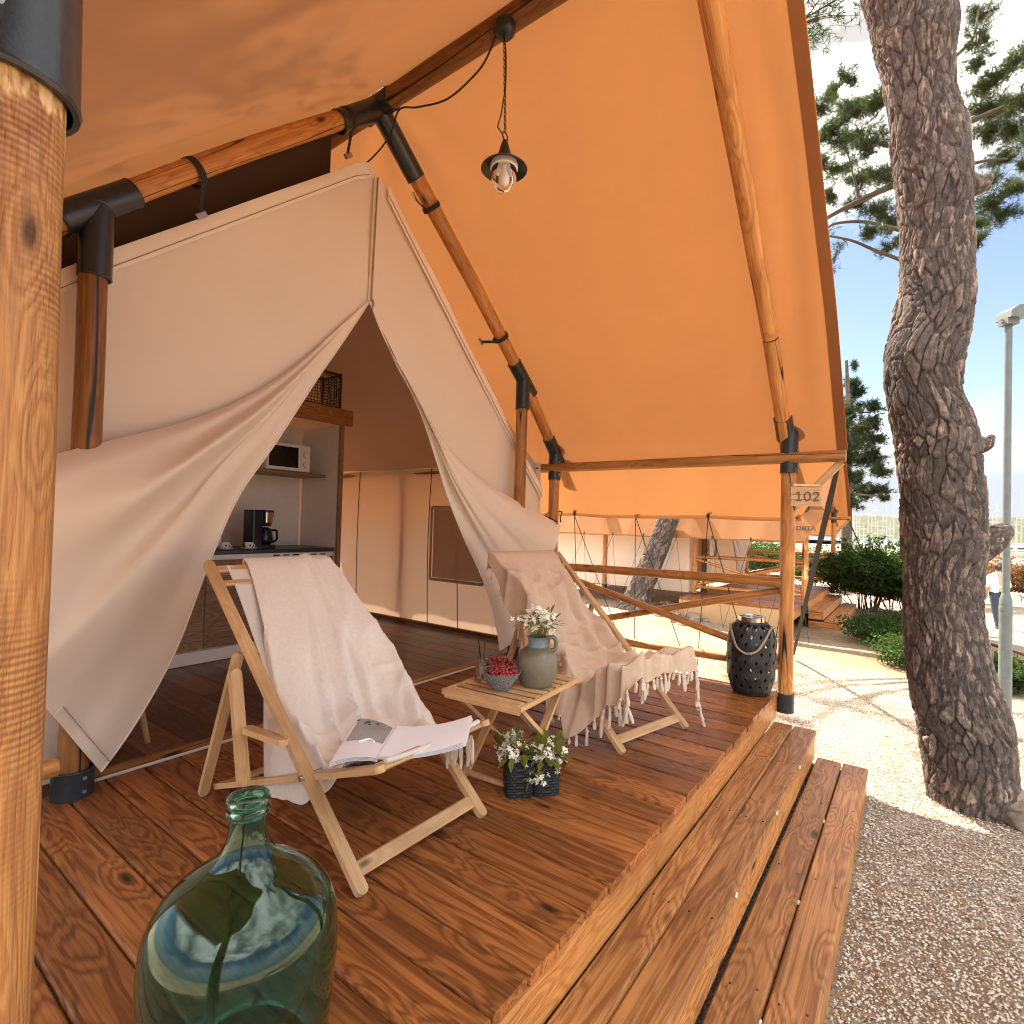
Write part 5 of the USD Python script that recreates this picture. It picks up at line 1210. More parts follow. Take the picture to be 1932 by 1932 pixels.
tube(ja, 'straw', [jc + [-0.01, -0.005, 0.012], jc + [0.010, 0.0, 0.20]], 0.0035, 'black_plastic', sides=8)

# olive jug
gc = np.array([2.200, 1.455, 0.425]); og = np.eye(4); og[:3, 3] = gc
jug = thing('olive_jug', 'round olive grey stoneware jug with blue grey neck on the slatted table', 'jug', gc)
mesh(jug, 'body', offset_mesh(lathe_geo([(0.0005, 0.0), (0.066, 0.0), (0.076, 0.006), (0.093, 0.05), (0.098, 0.095), (0.094, 0.135), (0.080, 0.163), (0.055, 0.180), (0.047, 0.186)], 56), og), 'jug_glaze', smooth=True)
mesh(jug, 'neck', offset_mesh(lathe_geo([(0.0475, 0.1855), (0.043, 0.196), (0.043, 0.218), (0.050, 0.232), (0.047, 0.234), (0.039, 0.218), (0.038, 0.19)], 48), og), 'jug_neck', smooth=True)
hx = np.array([math.cos(-0.75), math.sin(-0.75), 0])
mesh(jug, 'handle', tube_geo(bez([gc + hx * 0.044 + [0, 0, 0.222], gc + hx * 0.075 + [0, 0, 0.228], gc + hx * 0.094 + [0, 0, 0.205], gc + hx * 0.088 + [0, 0, 0.168], gc + hx * 0.070 + [0, 0, 0.165]], 18), 0.0105, 10), 'jug_glaze', smooth=50)


# jasmine sprigs
def flower_geo(p, nrm, r, seed):
    r_ = np.random.default_rng(seed); nrm = nrm / np.linalg.norm(nrm); a = np.cross(nrm, [0.3, 0.5, 0.8]); a /= np.linalg.norm(a); b = np.cross(nrm, a)
    V, F = [], []
    for k in range(5):
        q = k * 2 * PI / 5 + r_.normal() * 0.15; d = a * math.cos(q) + b * math.sin(q); s = np.cross(nrm, d); w = r * 0.30
        o = len(V); cup = r_.uniform(0.05, 0.35)
        V += [p, p + d * r * 0.55 + s * w + nrm * r * cup * 0.6, p + d * r * 1.0 + nrm * r * cup * 0.4, p + d * r * 0.62 - s * w * 0.8 + nrm * r * cup * 0.75]
        F += [(o, o + 1, o + 2), (o, o + 2, o + 3)]
    tv, tf = tube_geo([p - nrm * r * 0.9, p], r * 0.09, 4, caps=False); o = len(V)
    return np.vstack([np.array(V), tv]), np.vstack([np.array(F), tf + o])


def leaf_geo(p, d, up, L, w):
    d = d / np.linalg.norm(d); s = np.cross(d, up); s /= np.linalg.norm(s); n_ = np.cross(s, d)
    q = np.array([0, 0.2, 0.45, 0.7, 1.0]); ww = np.array([0.08, 0.75, 1.0, 0.7, 0.02]) * w / 2; z = -0.18 * L * q ** 2
    m = p + d * (q * L)[:, None] + n_ * z[:, None]
    P = np.stack([m - s * ww[:, None] + n_ * 0.12 * ww[:, None], m - n_ * 0.1 * ww[:, None], m + s * ww[:, None] + n_ * 0.12 * ww[:, None]], 1)
    return grid(P)


def bouquet(th, centre, rad, nfl, nlf, seed, fr=0.0135, spread=(1, 1, 0.75), view=(-0.6, -0.7, 0.5), lsize=0.05, base=None):
    r_ = np.random.default_rng(seed); view = np.array(view); view /= np.linalg.norm(view); base = centre - [0, 0, rad * 0.8] if base is None else base
    k = 0
    while k < nfl:
        d = r_.normal(size=3); d /= np.linalg.norm(d)
        if d @ view < -0.35 or d[2] < -0.55: continue
        cl_ = centre + d * rad * np.array(spread) * r_.uniform(0.55, 1.05)
        for c_ in range(min(r_.integers(2, 5), nfl - k)):
            p = cl_ + r_.normal(size=3) * fr * 0.9; mesh(th, 'flower', flower_geo(p, d * 0.6 + view * 0.5 + r_.normal(size=3) * 0.5, fr * r_.uniform(0.75, 1.1), int(r_.integers(1e6))), 'petal'); k += 1
        tube(th, 'stem', bez([base + r_.normal(size=3) * 0.012, (base + cl_) / 2 + r_.normal(size=3) * 0.008, cl_ - d * fr * 0.7], 6), 0.0013, 'jasmine_leaf', sides=4)
    for k in range(nlf):
        d = r_.normal(size=3); d[2] = abs(d[2]) * 0.7 - 0.15; d /= np.linalg.norm(d)
        p = centre + d * rad * np.array(spread) * r_.uniform(0.45, 1.0)
        mesh(th, 'leaf', leaf_geo(p, d + r_.normal(size=3) * 0.4 + [0, 0, 0.1], np.array([0.1, 0.2, 1.0]), lsize * r_.uniform(0.7, 1.3), lsize * 0.42), 'jasmine_leaf', smooth=True)


fl1 = thing('jug_flowers', 'bunch of white jasmine flowers with pale green leaves standing in the olive jug', 'flowers', gc + [0, 0, 0.2])
bouquet(fl1, gc + [0, 0.0, 0.290], 0.105, 110, 75, 11, fr=0.0155, spread=(1.0, 1.0, 0.72), base=gc + [0, 0, 0.19])

# black woven basket of flowers on the deck
kc = at(830.6 + 715 * .26456, 1086.1 + 1600 * .26456, z=0.0); kc = np.array([kc[0] + 0.035, kc[1] + 0.075, 0.0])
kb = thing('flower_basket', 'black woven two pouch basket standing on the deck in front of the table', 'basket', kc)
kux = np.array([0.72, -0.69, 0]); kuy = np.array([0.69, 0.72, 0])


def pouch(c, wx, wy, h, seed):
    a = np.linspace(0, 2 * PI, 150, endpoint=False); zz = np.linspace(0, h, 78)
    A, Z = np.meshgrid(a, zz); ex = 0.42
    ca, sa = np.sign(np.cos(A)) * np.abs(np.cos(A)) ** ex, np.sign(np.sin(A)) * np.abs(np.sin(A)) ** ex
    rows = h / 0.0125; rid = Z / 0.0125; ph_ = np.floor(rid) % 2
    wv = 0.0032 * np.abs(np.sin(rid * PI)) * (0.55 + 0.45 * np.sin(A * 21 + ph_ * PI))
    tap = 0.94 + 0.06 * Z / h
    X, Yv = ca * (wx / 2 * tap + wv), sa * (wy / 2 * tap + wv)
    P = np.array(c) + X[..., None] * kux + Yv[..., None] * kuy + Z[..., None] * np.array([0, 0, 1.0])
    inn = np.array(c) + (ca[-1] * (wx / 2 - 0.006))[:, None] * kux + (sa[-1] * (wy / 2 - 0.006))[:, None] * kuy
    P = np.concatenate([P, (inn + [0, 0, h])[None], (inn + [0, 0, 0.02])[None]], 0)
    v, f = grid(P, closed_v=True)
    k_ = np.arange(150); v = np.vstack([v, [np.array(c) + [0, 0, 0.001]], [np.array(c) + [0, 0, 0.02]]]); m = len(v); e = (len(P) - 1) * 150
    return v, np.vstack([f, np.stack([np.full(150, m - 2), (k_ + 1) % 150, k_], 1), np.stack([np.full(150, m - 1), e + k_, e + (k_ + 1) % 150], 1)])


for sg_, hh2 in ((-1, 0.150), (1, 0.142)):
    mesh(kb, 'woven_pouch', pouch(kc + kux * sg_ * 0.060, 0.128, 0.115, hh2, sg_), 'basket_black', smooth=True)
    rim = np.array([kc + kux * (sg_ * 0.060 + 0.064 * np.sign(math.cos(a)) * abs(math.cos(a)) ** 0.42) + kuy * 0.0575 * np.sign(math.sin(a)) * abs(math.sin(a)) ** 0.42 + np.array([0, 0, hh2]) for a in np.linspace(0, 2 * PI, 60, endpoint=False)])
    mesh(kb, 'rim', tube_geo(rim, 0.0055, 6, closed=True), 'basket_black', smooth=50)
hp = [kc + kuy * 0.055 + kux * x + np.array([0, 0, z]) for x, z in ((-0.015, 0.14), (-0.012, 0.19), (0.02, 0.232), (0.055, 0.22), (0.07, 0.18), (0.068, 0.14))]
tube(kb, 'handle', bez(hp, 24), 0.005, 'dark_wicker', sides=8)
fl2 = thing('basket_flowers', 'white jasmine flowers and broad green leaves spilling from the black woven basket', 'flowers', kc + [0, 0, 0.15])
bouquet(fl2, kc - kux * 0.075 + [0, 0, 0.185], 0.085, 70, 50, 21, fr=0.0155, spread=(1.0, 1.0, 0.8), lsize=0.065, base=kc - kux * 0.06 + [0, 0, 0.1])
bouquet(fl2, kc + kux * 0.07 + [0, 0, 0.165], 0.09, 62, 52, 22, fr=0.0155, spread=(1.1, 1.0, 0.7), lsize=0.068, base=kc + kux * 0.06 + [0, 0, 0.1])
bouquet(fl2, kc - kuy * 0.075 + [0, 0, 0.09], 0.04, 16, 9, 23, fr=0.0155, lsize=0.05, base=kc + [0, 0, 0.13])

# demijohn
dj = np.array([0.628, 1.150, 0.0]); od = np.eye(4); od[:3, 3] = dj
jn = thing('demijohn', 'large green glass demijohn bottle standing on the deck at the bottom left', 'bottle', dj)
outer = [(0.0005, 0.012), (0.10, 0.002), (0.150, 0.006), (0.170, 0.030), (0.181, 0.10), (0.190, 0.20), (0.194, 0.27), (0.190, 0.325), (0.176, 0.368), (0.150, 0.402), (0.115, 0.430), (0.080, 0.454), (0.056, 0.478), (0.043, 0.505), (0.0375, 0.535), (0.0365, 0.553)]
lip = [(0.0365, 0.556), (0.043, 0.560), (0.0455, 0.567), (0.043, 0.575), (0.039, 0.578), (0.0425, 0.582), (0.0445, 0.589), (0.042, 0.597), (0.036, 0.600), (0.031, 0.597)]
inn = [(max(r - 0.0055, 0.0005), z + (0.006 if z < 0.05 else -0.003 if 0.33 < z < 0.5 else 0)) for r, z in outer[::-1]]
po = bez(outer, 90)
mesh(jn, 'glass_body', offset_mesh(lathe_geo(np.vstack([po, bez(lip, 40), [(0.0305, 0.58)], bez(inn, 90)]), 96), od), 'demijohn_glass', smooth=True)

# black woven lantern
lnc = np.array([4.325, 0.965, 0.0])
ln = thing('woven_lantern', 'tall black woven lantern with rope handle standing on the deck corner', 'lantern', lnc)
prf = bez([(0.115, 0.012), (0.138, 0.05), (0.158, 0.14), (0.166, 0.26), (0.162, 0.38), (0.148, 0.455), (0.120, 0.495), (0.098, 0.512)], 60)
hz_ = prf[:, 1]; rz_ = prf[:, 0]
for dirn in (1, -1):
    for k in range(15):
        s = np.linspace(0, 1, 46); zz = 0.012 + 0.5 * s; R = np.interp(zz, hz_, rz_); th = k * 2 * PI / 15 + dirn * s * 1.75
        wv = 0.003 * np.cos(s * 1.75 / (2 * PI / 15) * 2 * PI * 0.5 * 2 + (0 if dirn > 0 else PI)) * dirn + 0.001 * dirn
        C = np.stack([(R + wv) * np.cos(th), (R + wv) * np.sin(th), zz], 1)
        Tn = np.gradient(C, axis=0); Tn /= np.linalg.norm(Tn, axis=1, keepdims=True); Nn = np.stack([np.cos(th), np.sin(th), 0 * th], 1); Bn = np.cross(Tn, Nn)
        w_ = 0.0222 * np.interp(zz, [0, 0.05, 0.26, 0.46, 0.52], [0.72, 0.85, 1.0, 0.85, 0.62])
        P = np.stack([C - Bn * w_[:, None], C + Nn * 0.003, C + Bn * w_[:, None]], 1) + lnc
        mesh(ln, 'woven_strip', thick(P, 0.004), 'wicker_black', smooth=50)
oL = np.eye(4); oL[:3, 3] = lnc
mesh(ln, 'base_ring', offset_mesh(lathe_geo([(0.0005, 0.004), (0.10, 0.0), (0.122, 0.006), (0.124, 0.022), (0.112, 0.024), (0.0005, 0.014)], 48), oL), 'wicker_black', smooth=50)
mesh(ln, 'shoulder_ring', tube_geo(np.stack([0.103 * np.cos(np.linspace(0, 2 * PI, 48, endpoint=False)) + lnc[0], 0.103 * np.sin(np.linspace(0, 2 * PI, 48, endpoint=False)) + lnc[1], np.full(48, 0.512)], 1), 0.010, 8, closed=True), 'wicker_black', smooth=50)
mesh(ln, 'metal_collar', offset_mesh(lathe_geo([(0.088, 0.50), (0.092, 0.51), (0.092, 0.555), (0.095, 0.560), (0.089, 0.561), (0.086, 0.552), (0.085, 0.50)], 48), oL), 'chrome', smooth=50)
mesh(ln, 'glass_insert', offset_mesh(lathe_geo([(0.0005, 0.03), (0.078, 0.03), (0.080, 0.05), (0.080, 0.50), (0.077, 0.50), (0.077, 0.05), (0.0005, 0.034)], 40), oL), 'thin_glass', smooth=True)
vd = -np.array([lnc[0], lnc[1]]) / np.hypot(lnc[0], lnc[1]); sd_ = np.array([-vd[1], vd[0]])
hpts = [(-0.155, 0.02, 0.49), (-0.135, 0.07, 0.50), (-0.09, 0.135, 0.42), (-0.03, 0.178, 0.335), (0.03, 0.182, 0.315), (0.09, 0.16, 0.345), (0.135, 0.085, 0.45), (0.145, 0.02, 0.49)]
tube(ln, 'rope_handle', bez([(lnc[0] - sd_[0] * a + vd[0] * b, lnc[1] - sd_[1] * a + vd[1] * b, z) for a, b, z in hpts], 40), 0.0085, 'rope', sides=8)

# ------------------------------------------------------------------ trees
def pix(px, py, depth):
    return EYE + CAMM.T @ (np.array([(px - 966) / FPX, (966 - py) / FPX, 1.0]) * depth)


def bark_tube(C, R, nseg, nz, cell=(0.045, 0.085), h=0.016, seed=0, lumps=()):
    """Trunk with separate bark plates: Worley cells in the unrolled surface."""
    C, R = np.asarray(C, float), np.asarray(R, float)
    d = np.r_[0, np.cumsum(np.linalg.norm(np.diff(C, axis=0), axis=1))]
    from scipy.interpolate import PchipInterpolator
    s = np.linspace(0, d[-1], nz)
    c = np.stack([PchipInterpolator(d, C[:, j])(s) for j in range(3)], 1); r = PchipInterpolator(d, R)(s)
    T = np.gradient(c, axis=0); T /= np.linalg.norm(T, axis=1, keepdims=True)
    ref = np.array([1.0, 0, 0]); N = ref - T * (T @ ref)[:, None]; N /= np.linalg.norm(N, axis=1, keepdims=True); B = np.cross(T, N)
    a = np.linspace(0, 2 * PI, nseg, endpoint=False)
    rm = r.mean(); per = 2 * PI * rm
    A, S = np.meshgrid(a, s); U = A * rm
    cs3 = np.stack([np.cos(A) * rm, np.sin(A) * rm, S], -1)
    warp = 0.045 * (meshkit.fbm(cs3 * [8, 8, 5], 4, seed) - 0.5)

    def layer(cw, ch, sd):
        rr = np.random.default_rng(sd); nc = int(per * d[-1] / (cw * ch))
        pt = np.stack([rr.uniform(0, per, nc), rr.uniform(0, d[-1], nc)], 1); vl = rr.beta(1.5, 2.0, nc)
        al = np.vstack([pt, pt + [per, 0], pt - [per, 0]]) / [cw, ch]; vv = np.tile(vl, 3)
        Q = np.stack([(U + warp + 0.02 * np.sin(S * 9)).ravel() / cw, (S + warp * 1.6).ravel() / ch], 1)
        dd, ii = cKDTree(al).query(Q, k=2)
        of = Q - al[ii[:, 0]]; pv = vv[ii[:, 0]]
        tl = (of[:, 0] * np.cos(pv * 40) + of[:, 1] * np.sin(pv * 40)) * 0.5
        return (dd[:, 1] - dd[:, 0]).reshape(A.shape), pv.reshape(A.shape), tl.reshape(A.shape)
    e1, p1, t1 = layer(cell[0], cell[1], seed + 11)
    e2, p2_, t2 = layer(cell[0] * 0.38, cell[1] * 0.42, seed + 12)
    fine = meshkit.fbm(cs3 * [45, 45, 30], 3, seed + 2) - 0.5
    mixw = smoothstep(0.38, 0.62, meshkit.fbm(cs3 * [3.0, 3.0, 1.6], 3, seed + 7) + 0.14 * (0.5 - S / d[-1]))
    plate = np.clip(0.55 * p1 * mixw + p2_ * (1 - 0.6 * mixw) * (0.55 + 0.45 * smoothstep(0.04, 0.2, e1)) , 0, 1)
    disp = h * (smoothstep(0.0, 0.13, e1) * (0.5 + 0.6 * p1 + 0.4 * t1) * (0.35 + 0.65 * mixw) - 0.4) + 0.42 * h * (smoothstep(0.0, 0.2, e2) * (0.3 + p2_ + 0.6 * t2) - 0.5) * (1 - 0.45 * mixw) + 0.010 * fine
    edge = e1
    disp += 0.05 * rm * (meshkit.fbm(np.stack([np.cos(A) * 1.6, np.sin(A) * 1.6, S * 1.5], -1), 2, seed + 5) - 0.5) * 2
    for (sz, sa, amp, rad) in lumps:
        da = (A - sa + PI) % (2 * PI) - PI
        disp += amp * np.exp(-((da * rm) ** 2 + (S - sz) ** 2) / rad ** 2)
    Rr = r[:, None] + disp
    P = c[:, None] + Rr[..., None] * (N[:, None] * np.cos(A)[..., None] + B[:, None] * np.sin(A)[..., None])
    v, f = grid(P, closed_v=True)
    shade = plate.ravel()
    return v, f[:, ::-1], shade


def bark_mesh(parent, name, geo, **k):
    v, f, pl = geo
    pr = mesh(parent, name, (v, f), 'bark', smooth=True, **k)
    UsdGeom.PrimvarsAPI(pr).CreatePrimvar('plate', Sdf.ValueTypeNames.FloatArray, 'vertex').Set(Vt.FloatArray.FromNumpy(pl.astype(np.float32)))
    return pr


def needles(centres, dirs, L, w, per, r_):
    """Tufts of pine needles: thin triangles fanning round each shoot."""
    n = len(centres); c = np.repeat(centres, per, 0); d = np.repeat(dirs, per, 0)
    q = d * r_.uniform(0.25, 0.9, (n * per, 1)) + r_.normal(size=(n * per, 3)) * 0.55
    q /= np.linalg.norm(q, axis=1, keepdims=True)
    s = np.cross(q, r_.normal(size=(n * per, 3))); s /= np.linalg.norm(s, axis=1, keepdims=True)
    st_ = c + d * r_.uniform(-0.4, 0.4, (n * per, 1)) * L
    l = L * r_.uniform(0.7, 1.2, (n * per, 1))
    V = np.stack([st_ - s * w / 2, st_ + s * w / 2, st_ + q * l], 1).reshape(-1, 3)
    return V, np.arange(len(V)).reshape(-1, 3)


def crown(th, puffs, root, nt, L, w, per, seed, mat, flat=0.6, twig_r=0.012):
    """Foliage puffs (centre, radius) fed by limbs from the root point; shoots sit on twigs inside each puff."""
    r_ = np.random.default_rng(seed); CC, DD, tw = [], [], []
    for (c, R) in puffs:
        c = np.asarray(c, float); k = max(6, int(nt * R ** 2))
        sub = []
        for q in range(max(3, int(k / 14))):
            d = r_.normal(size=3); d /= np.linalg.norm(d); d[2] = d[2] * flat + 0.12
            e = c + d * R * r_.uniform(0.5, 1.05); sub.append(e)
            tw.append(tube_geo(bez([c - [0, 0, 0.15 * R], (c + e) / 2 + r_.normal(size=3) * R * 0.08, e], 5), np.linspace(twig_r * 0.6, twig_r * 0.18, 5), 4, caps=False))
            for z in range(14):
                t = r_.uniform(0.25, 1.0); p = c * (1 - t) + e * t + r_.normal(size=3) * R * 0.13
                CC.append(p); dv = (e - c) * 0.7 + r_.normal(size=3) * R * 0.5 + [0, 0, 0.35 * R]; DD.append(dv / np.linalg.norm(dv))
    V, F = needles(np.array(CC), np.array(DD), L, w, per, r_)
    mesh(th, 'crown', (V, F), mat, smooth=False, kind='stuff')
    mesh(th, 'twigs', join(tw), 'twig', smooth=40, kind='stuff')


def limb(th, pts, r0, r1, name='limb'):
    p = bez(pts, 18); mesh(th, name, tube_geo(p, np.linspace(r0, r1, 18), 9), 'twig', smooth=50)


# the big trunk in the foreground
prof = [(1560, 1752, 1930), (1532, 1750, 1930), (1481, 1744, 1921), (1447, 1740, 1917), (1379, 1728, 1909), (1311, 1718, 1896), (1248, 1707, 1872), (1180, 1701, 1858), (1113, 1702, 1853), (1045, 1702, 1860), (977, 1697, 1862), (910, 1689, 1850), (876, 1686, 1850), (842, 1682, 1848), (808, 1677, 1838), (774, 1671, 1822), (740, 1667, 1813), (706, 1664, 1815), (672, 1665, 1820), (609, 1680, 1833), (542, 1692, 1840), (474, 1695, 1836), (406, 1691, 1837), (338, 1684, 1838), (271, 1677, 1828), (203, 1673, 1807), (169, 1667, 1804), (135, 1660, 1805), (101, 1649, 1808), (68, 1640, 1812), (34, 1632, 1800), (0, 1625, 1783), (-60, 1612, 1760), (-200, 1590, 1725)]
DEP = 3.48
CT = np.array([pix((a + b) / 2, y, DEP) for y, a, b in prof]); RT = np.array([(b - a) / 2 / FPX * DEP for y, a, b in prof])
sx = [i for i in range(len(prof)) if i in (0, 2, 4, 6, 8, 10, 12, 13, 14, 15, 16, 17, 18, 19, 20, 22, 24, 25, 27, 29, 31, 32, 33)]
CT, RT = CT[sx], RT[sx] * 0.775
up_ = [(CT[-1] + np.array([-0.12, 0.1, 0.9]), 0.20), (CT[-1] + np.array([-0.1, 0.25, 1.9]), 0.16), (CT[-1] + np.array([0.05, 0.4, 3.0]), 0.10)]
CT = np.vstack([CT] + [p[0][None] for p in up_]); RT = np.r_[RT, [p[1] for p in up_]]
# unrolled height of a pixel row, for the branch collars
bigp = thing('big_pine', 'large crooked pine trunk with plated bark beside the steps, in front of the lamp post', 'pine tree', (CT[1][0], CT[1][1], -0.52))
to_cam = math.atan2(0, 1)
bark_mesh(bigp, 'trunk', bark_tube(CT, RT, 330, 900, cell=(0.042, 0.125), h=0.022, seed=4))
def stub(pts, r0, r1, seed):
    p = bez(pts, 30); bark_mesh(bigp, 'branch_stub', bark_tube(p, np.linspace(r0, r1, 30), 60, 60, cell=(0.04, 0.07), h=0.010, seed=seed))
rt_ = CAMM[0]
stub([pix(1835, 840, DEP), pix(1858, 838, DEP - 0.02), pix(1869, 826, DEP - 0.02), pix(1872, 822, DEP - 0.02)], 0.075, 0.016, 8)
stub([pix(1840, 1030, DEP - .03), pix(1872, 1018, DEP - .06), pix(1893, 1003, DEP - .07), pix(1900, 1000, DEP - .07)], 0.115, 0.050, 9)
stub([pix(1810, 350, DEP), pix(1845, 350, DEP), pix(1862, 338, DEP), pix(1866, 334, DEP)], 0.085, 0.03, 10)
topc = CT[-3]
pf_ = []
r9 = np.random.default_rng(12)
for k in range(26):
    a = r9.uniform(0, 2 * PI); q = 2.1 * math.sqrt(r9.random())
    pf_.append((np.array([5.0 + q * math.cos(a), 1.0 + q * math.sin(a) * 0.9, 7.6 + 1.5 * r9.random() - 0.12 * q * q]), 0.55 + 0.35 * r9.random()))
for c_, sp, nn in (((2.4, 4.6, 8.4), (0.9, 1.4, 0.6), 22), ((1.6, 5.4, 8.0), (0.9, 1.2, 0.5), 12)):
    for k in range(nn): pf_.append((np.array(c_) + np.array(sp) * r9.uniform(-1, 1, 3), 0.55 + 0.35 * r9.random()))
for c, R in pf_[::2]: limb(bigp, [CT[-2], (CT[-2] + c) / 2 + [0, 0, -0.2], c], 0.055, 0.018)
crown(bigp, pf_, None, 300, 0.12, 0.007, 16, 13, 'pine_needles', twig_r=0.02)

# second pine right behind the big trunk
D2 = 9.5
b0 = pix(1772, 1200, D2); b0[2] = float(gz(b0[0], b0[1]))
p2 = thing('pine_tree', 'pine with loose sunlit needle clumps showing on both sides of the big trunk', 'pine tree', b0)
tp2 = [b0 - [0, 0, 0.1], pix(1768, 900, D2), pix(1775, 600, D2), pix(1765, 380, D2), pix(1770, 200, D2), pix(1785, 60, D2)]
bark_mesh(p2, 'trunk', bark_tube(bez(tp2, 24), np.linspace(0.22, 0.05, 24), 60, 240, cell=(0.05, 0.09), h=0.015, seed=31))
pp_ = [(1545, 205, 34), (1570, 175, 30), (1598, 150, 26), (1610, 205, 40), (1648, 200, 42), (1560, 250, 36), (1595, 265, 42), (1640, 270, 45), (1550, 305, 32), (1585, 320, 36), (1630, 335, 40), (1672, 330, 40), (1560, 370, 28), (1610, 385, 34), (1655, 395, 36), (1680, 425, 34), (1640, 440, 26), (1685, 465, 26),
       (1845, 30, 30), (1842, 80, 30), (1838, 120, 32), (1868, 160, 40), (1905, 130, 34), (1935, 110, 30), (1850, 205, 44), (1895, 200, 46), (1940, 190, 42), (1860, 255, 40), (1910, 250, 44), (1950, 260, 36), (1880, 300, 34), (1930, 310, 26), (1865, 345, 26),
       (1925, 345, 24), (1900, 365, 28), (1870, 385, 32), (1850, 420, 30), (1885, 410, 28), (1845, 455, 24), (1990, 150, 50), (2010, 250, 50), (1980, 60, 40), (1730, 40, 40), (1700, 100, 40), (1760, -20, 40)]
r9 = np.random.default_rng(5)
puffs = [(pix(x, y, D2 + r9.uniform(-0.9, 0.9)), R * 1.15 / FPX * D2) for x, y, R in pp_]
crown(p2, puffs, None, 1300, 0.12, 0.0075, 13, 14, 'pine_needles', flat=0.55, twig_r=0.016)
for pts, a, b in (([(1770, 330), (1700, 345), (1640, 370), (1545, 420)], 0.075, 0.03), ([(1770, 460), (1690, 432), (1620, 418), (1575, 422), (1550, 440)], 0.045, 0.018), ([(1770, 520), (1690, 487), (1650, 472), (1600, 452), (1548, 444)], 0.04, 0.015),
                  ([(1770, 300), (1690, 280), (1620, 260), (1560, 250)], 0.05, 0.015), ([(1770, 250), (1830, 230), (1900, 200), (1960, 190)], 0.06, 0.02), ([(1770, 350), (1830, 310), (1900, 300)], 0.05, 0.015), ([(1775, 420), (1840, 405), (1900, 370), (1930, 345)], 0.04, 0.012), ([(1780, 120), (1810, 100), (1840, 60), (1845, 20)], 0.04, 0.012), ([(1620, 372), (1612, 340), (1600, 290)], 0.022, 0.01), ([(1590, 452), (1598, 460), (1600, 466)], 0.01, 0.004)):
    limb(p2, [pix(x, y, D2) for x, y in pts], a, b)

# third pine beyond the neighbouring tent
D3 = 24.0
b0 = pix(1598, 1120, D3); b0[2] = float(gz(b0[0], b0[1]))
p3 = thing('pine_tree', 'slender distant pine with tiered crown rising behind the roof edge of the tent', 'pine tree', b0)
bark_mesh(p3, 'trunk', bark_tube(bez([b0 - [0, 0, 0.1], pix(1598, 950, D3), pix(1600, 800, D3), pix(1597, 680, D3)], 12), np.linspace(0.26, 0.06, 12), 40, 120, cell=(0.08, 0.14), h=0.015, seed=41))
pp_ = [(1597, 690, 16), (1596, 715, 18), (1606, 745, 22), (1590, 750, 20), (1618, 775, 24), (1595, 785, 24), (1632, 800, 26), (1605, 815, 28), (1580, 800, 24), (1638, 830, 22), (1610, 845, 24), (1622, 868, 26), (1595, 870, 26), (1570, 840, 26), (1608, 900, 24), (1625, 885, 18), (1590, 905, 24), (1615, 935, 24), (1632, 930, 16), (1600, 948, 22), (1575, 930, 26), (1560, 880, 26), (1555, 940, 26), (1645, 935, 10)]
puffs = [(pix(1600 + (x - 1590) * 1.25 + r9.normal() * 9, y + r9.normal() * 7, D3 + r9.uniform(-1.2, 1.2)), R * r9.uniform(0.9, 1.45) / FPX * D3) for x, y, R in pp_]
crown(p3, puffs, None, 420, 0.20, 0.024, 14, 15, 'pine_needles_far', flat=0.65, twig_r=0.03)
for c, R in puffs[2::2]: limb(p3, [pix(1599, 966 - (c[2] - 1.2) / D3 * FPX + 45, D3), c - [0, 0, 0.2], c], 0.05, 0.02)

# leaning pine between the two tents
lpn = thing('leaning_pine', 'leaning grey pine trunk standing between the railing and the neighbouring tent', 'pine tree', (10.9, 4.8, -0.5))
ce = [pix(1192, 1165, 11.5), pix(1200, 1135, 11.5), pix(1217, 1090, 11.5), pix(1240, 1035, 11.5), pix(1263, 975, 11.5), pix(1292, 895, 11.6), pix(1330, 780, 11.8), pix(1350, 640, 12.0), pix(1345, 500, 12.2)]
bark_mesh(lpn, 'trunk', bark_tube(ce, [0.36, 0.29, 0.24, 0.215, 0.205, 0.19, 0.16, 0.12, 0.06], 150, 420, cell=(0.075, 0.2), h=0.035, seed=51))
r9 = np.random.default_rng(77); pf2 = []
for k in range(30):
    a = r9.uniform(0, 2 * PI); q = 2.6 * math.sqrt(r9.random()); pf2.append((ce[-2] + np.array([q * math.cos(a), q * math.sin(a), 1.2 + 1.6 * r9.random() - 0.1 * q * q]), 0.45 + 0.3 * r9.random()))
for k in range(16): pf2.append((np.array([9.0, 5.9, 6.6]) + r9.uniform(-1, 1, 3) * [1.3, 1.2, 0.5], 0.32 + 0.25 * r9.random()))
for c, R in pf2[::2]: limb(lpn, [ce[-2], (ce[-2] + c) / 2 - [0, 0, 0.2], c], 0.06, 0.018)
crown(lpn, pf2, None, 130, 0.11, 0.007, 14, 16, 'pine_needles', twig_r=0.02)


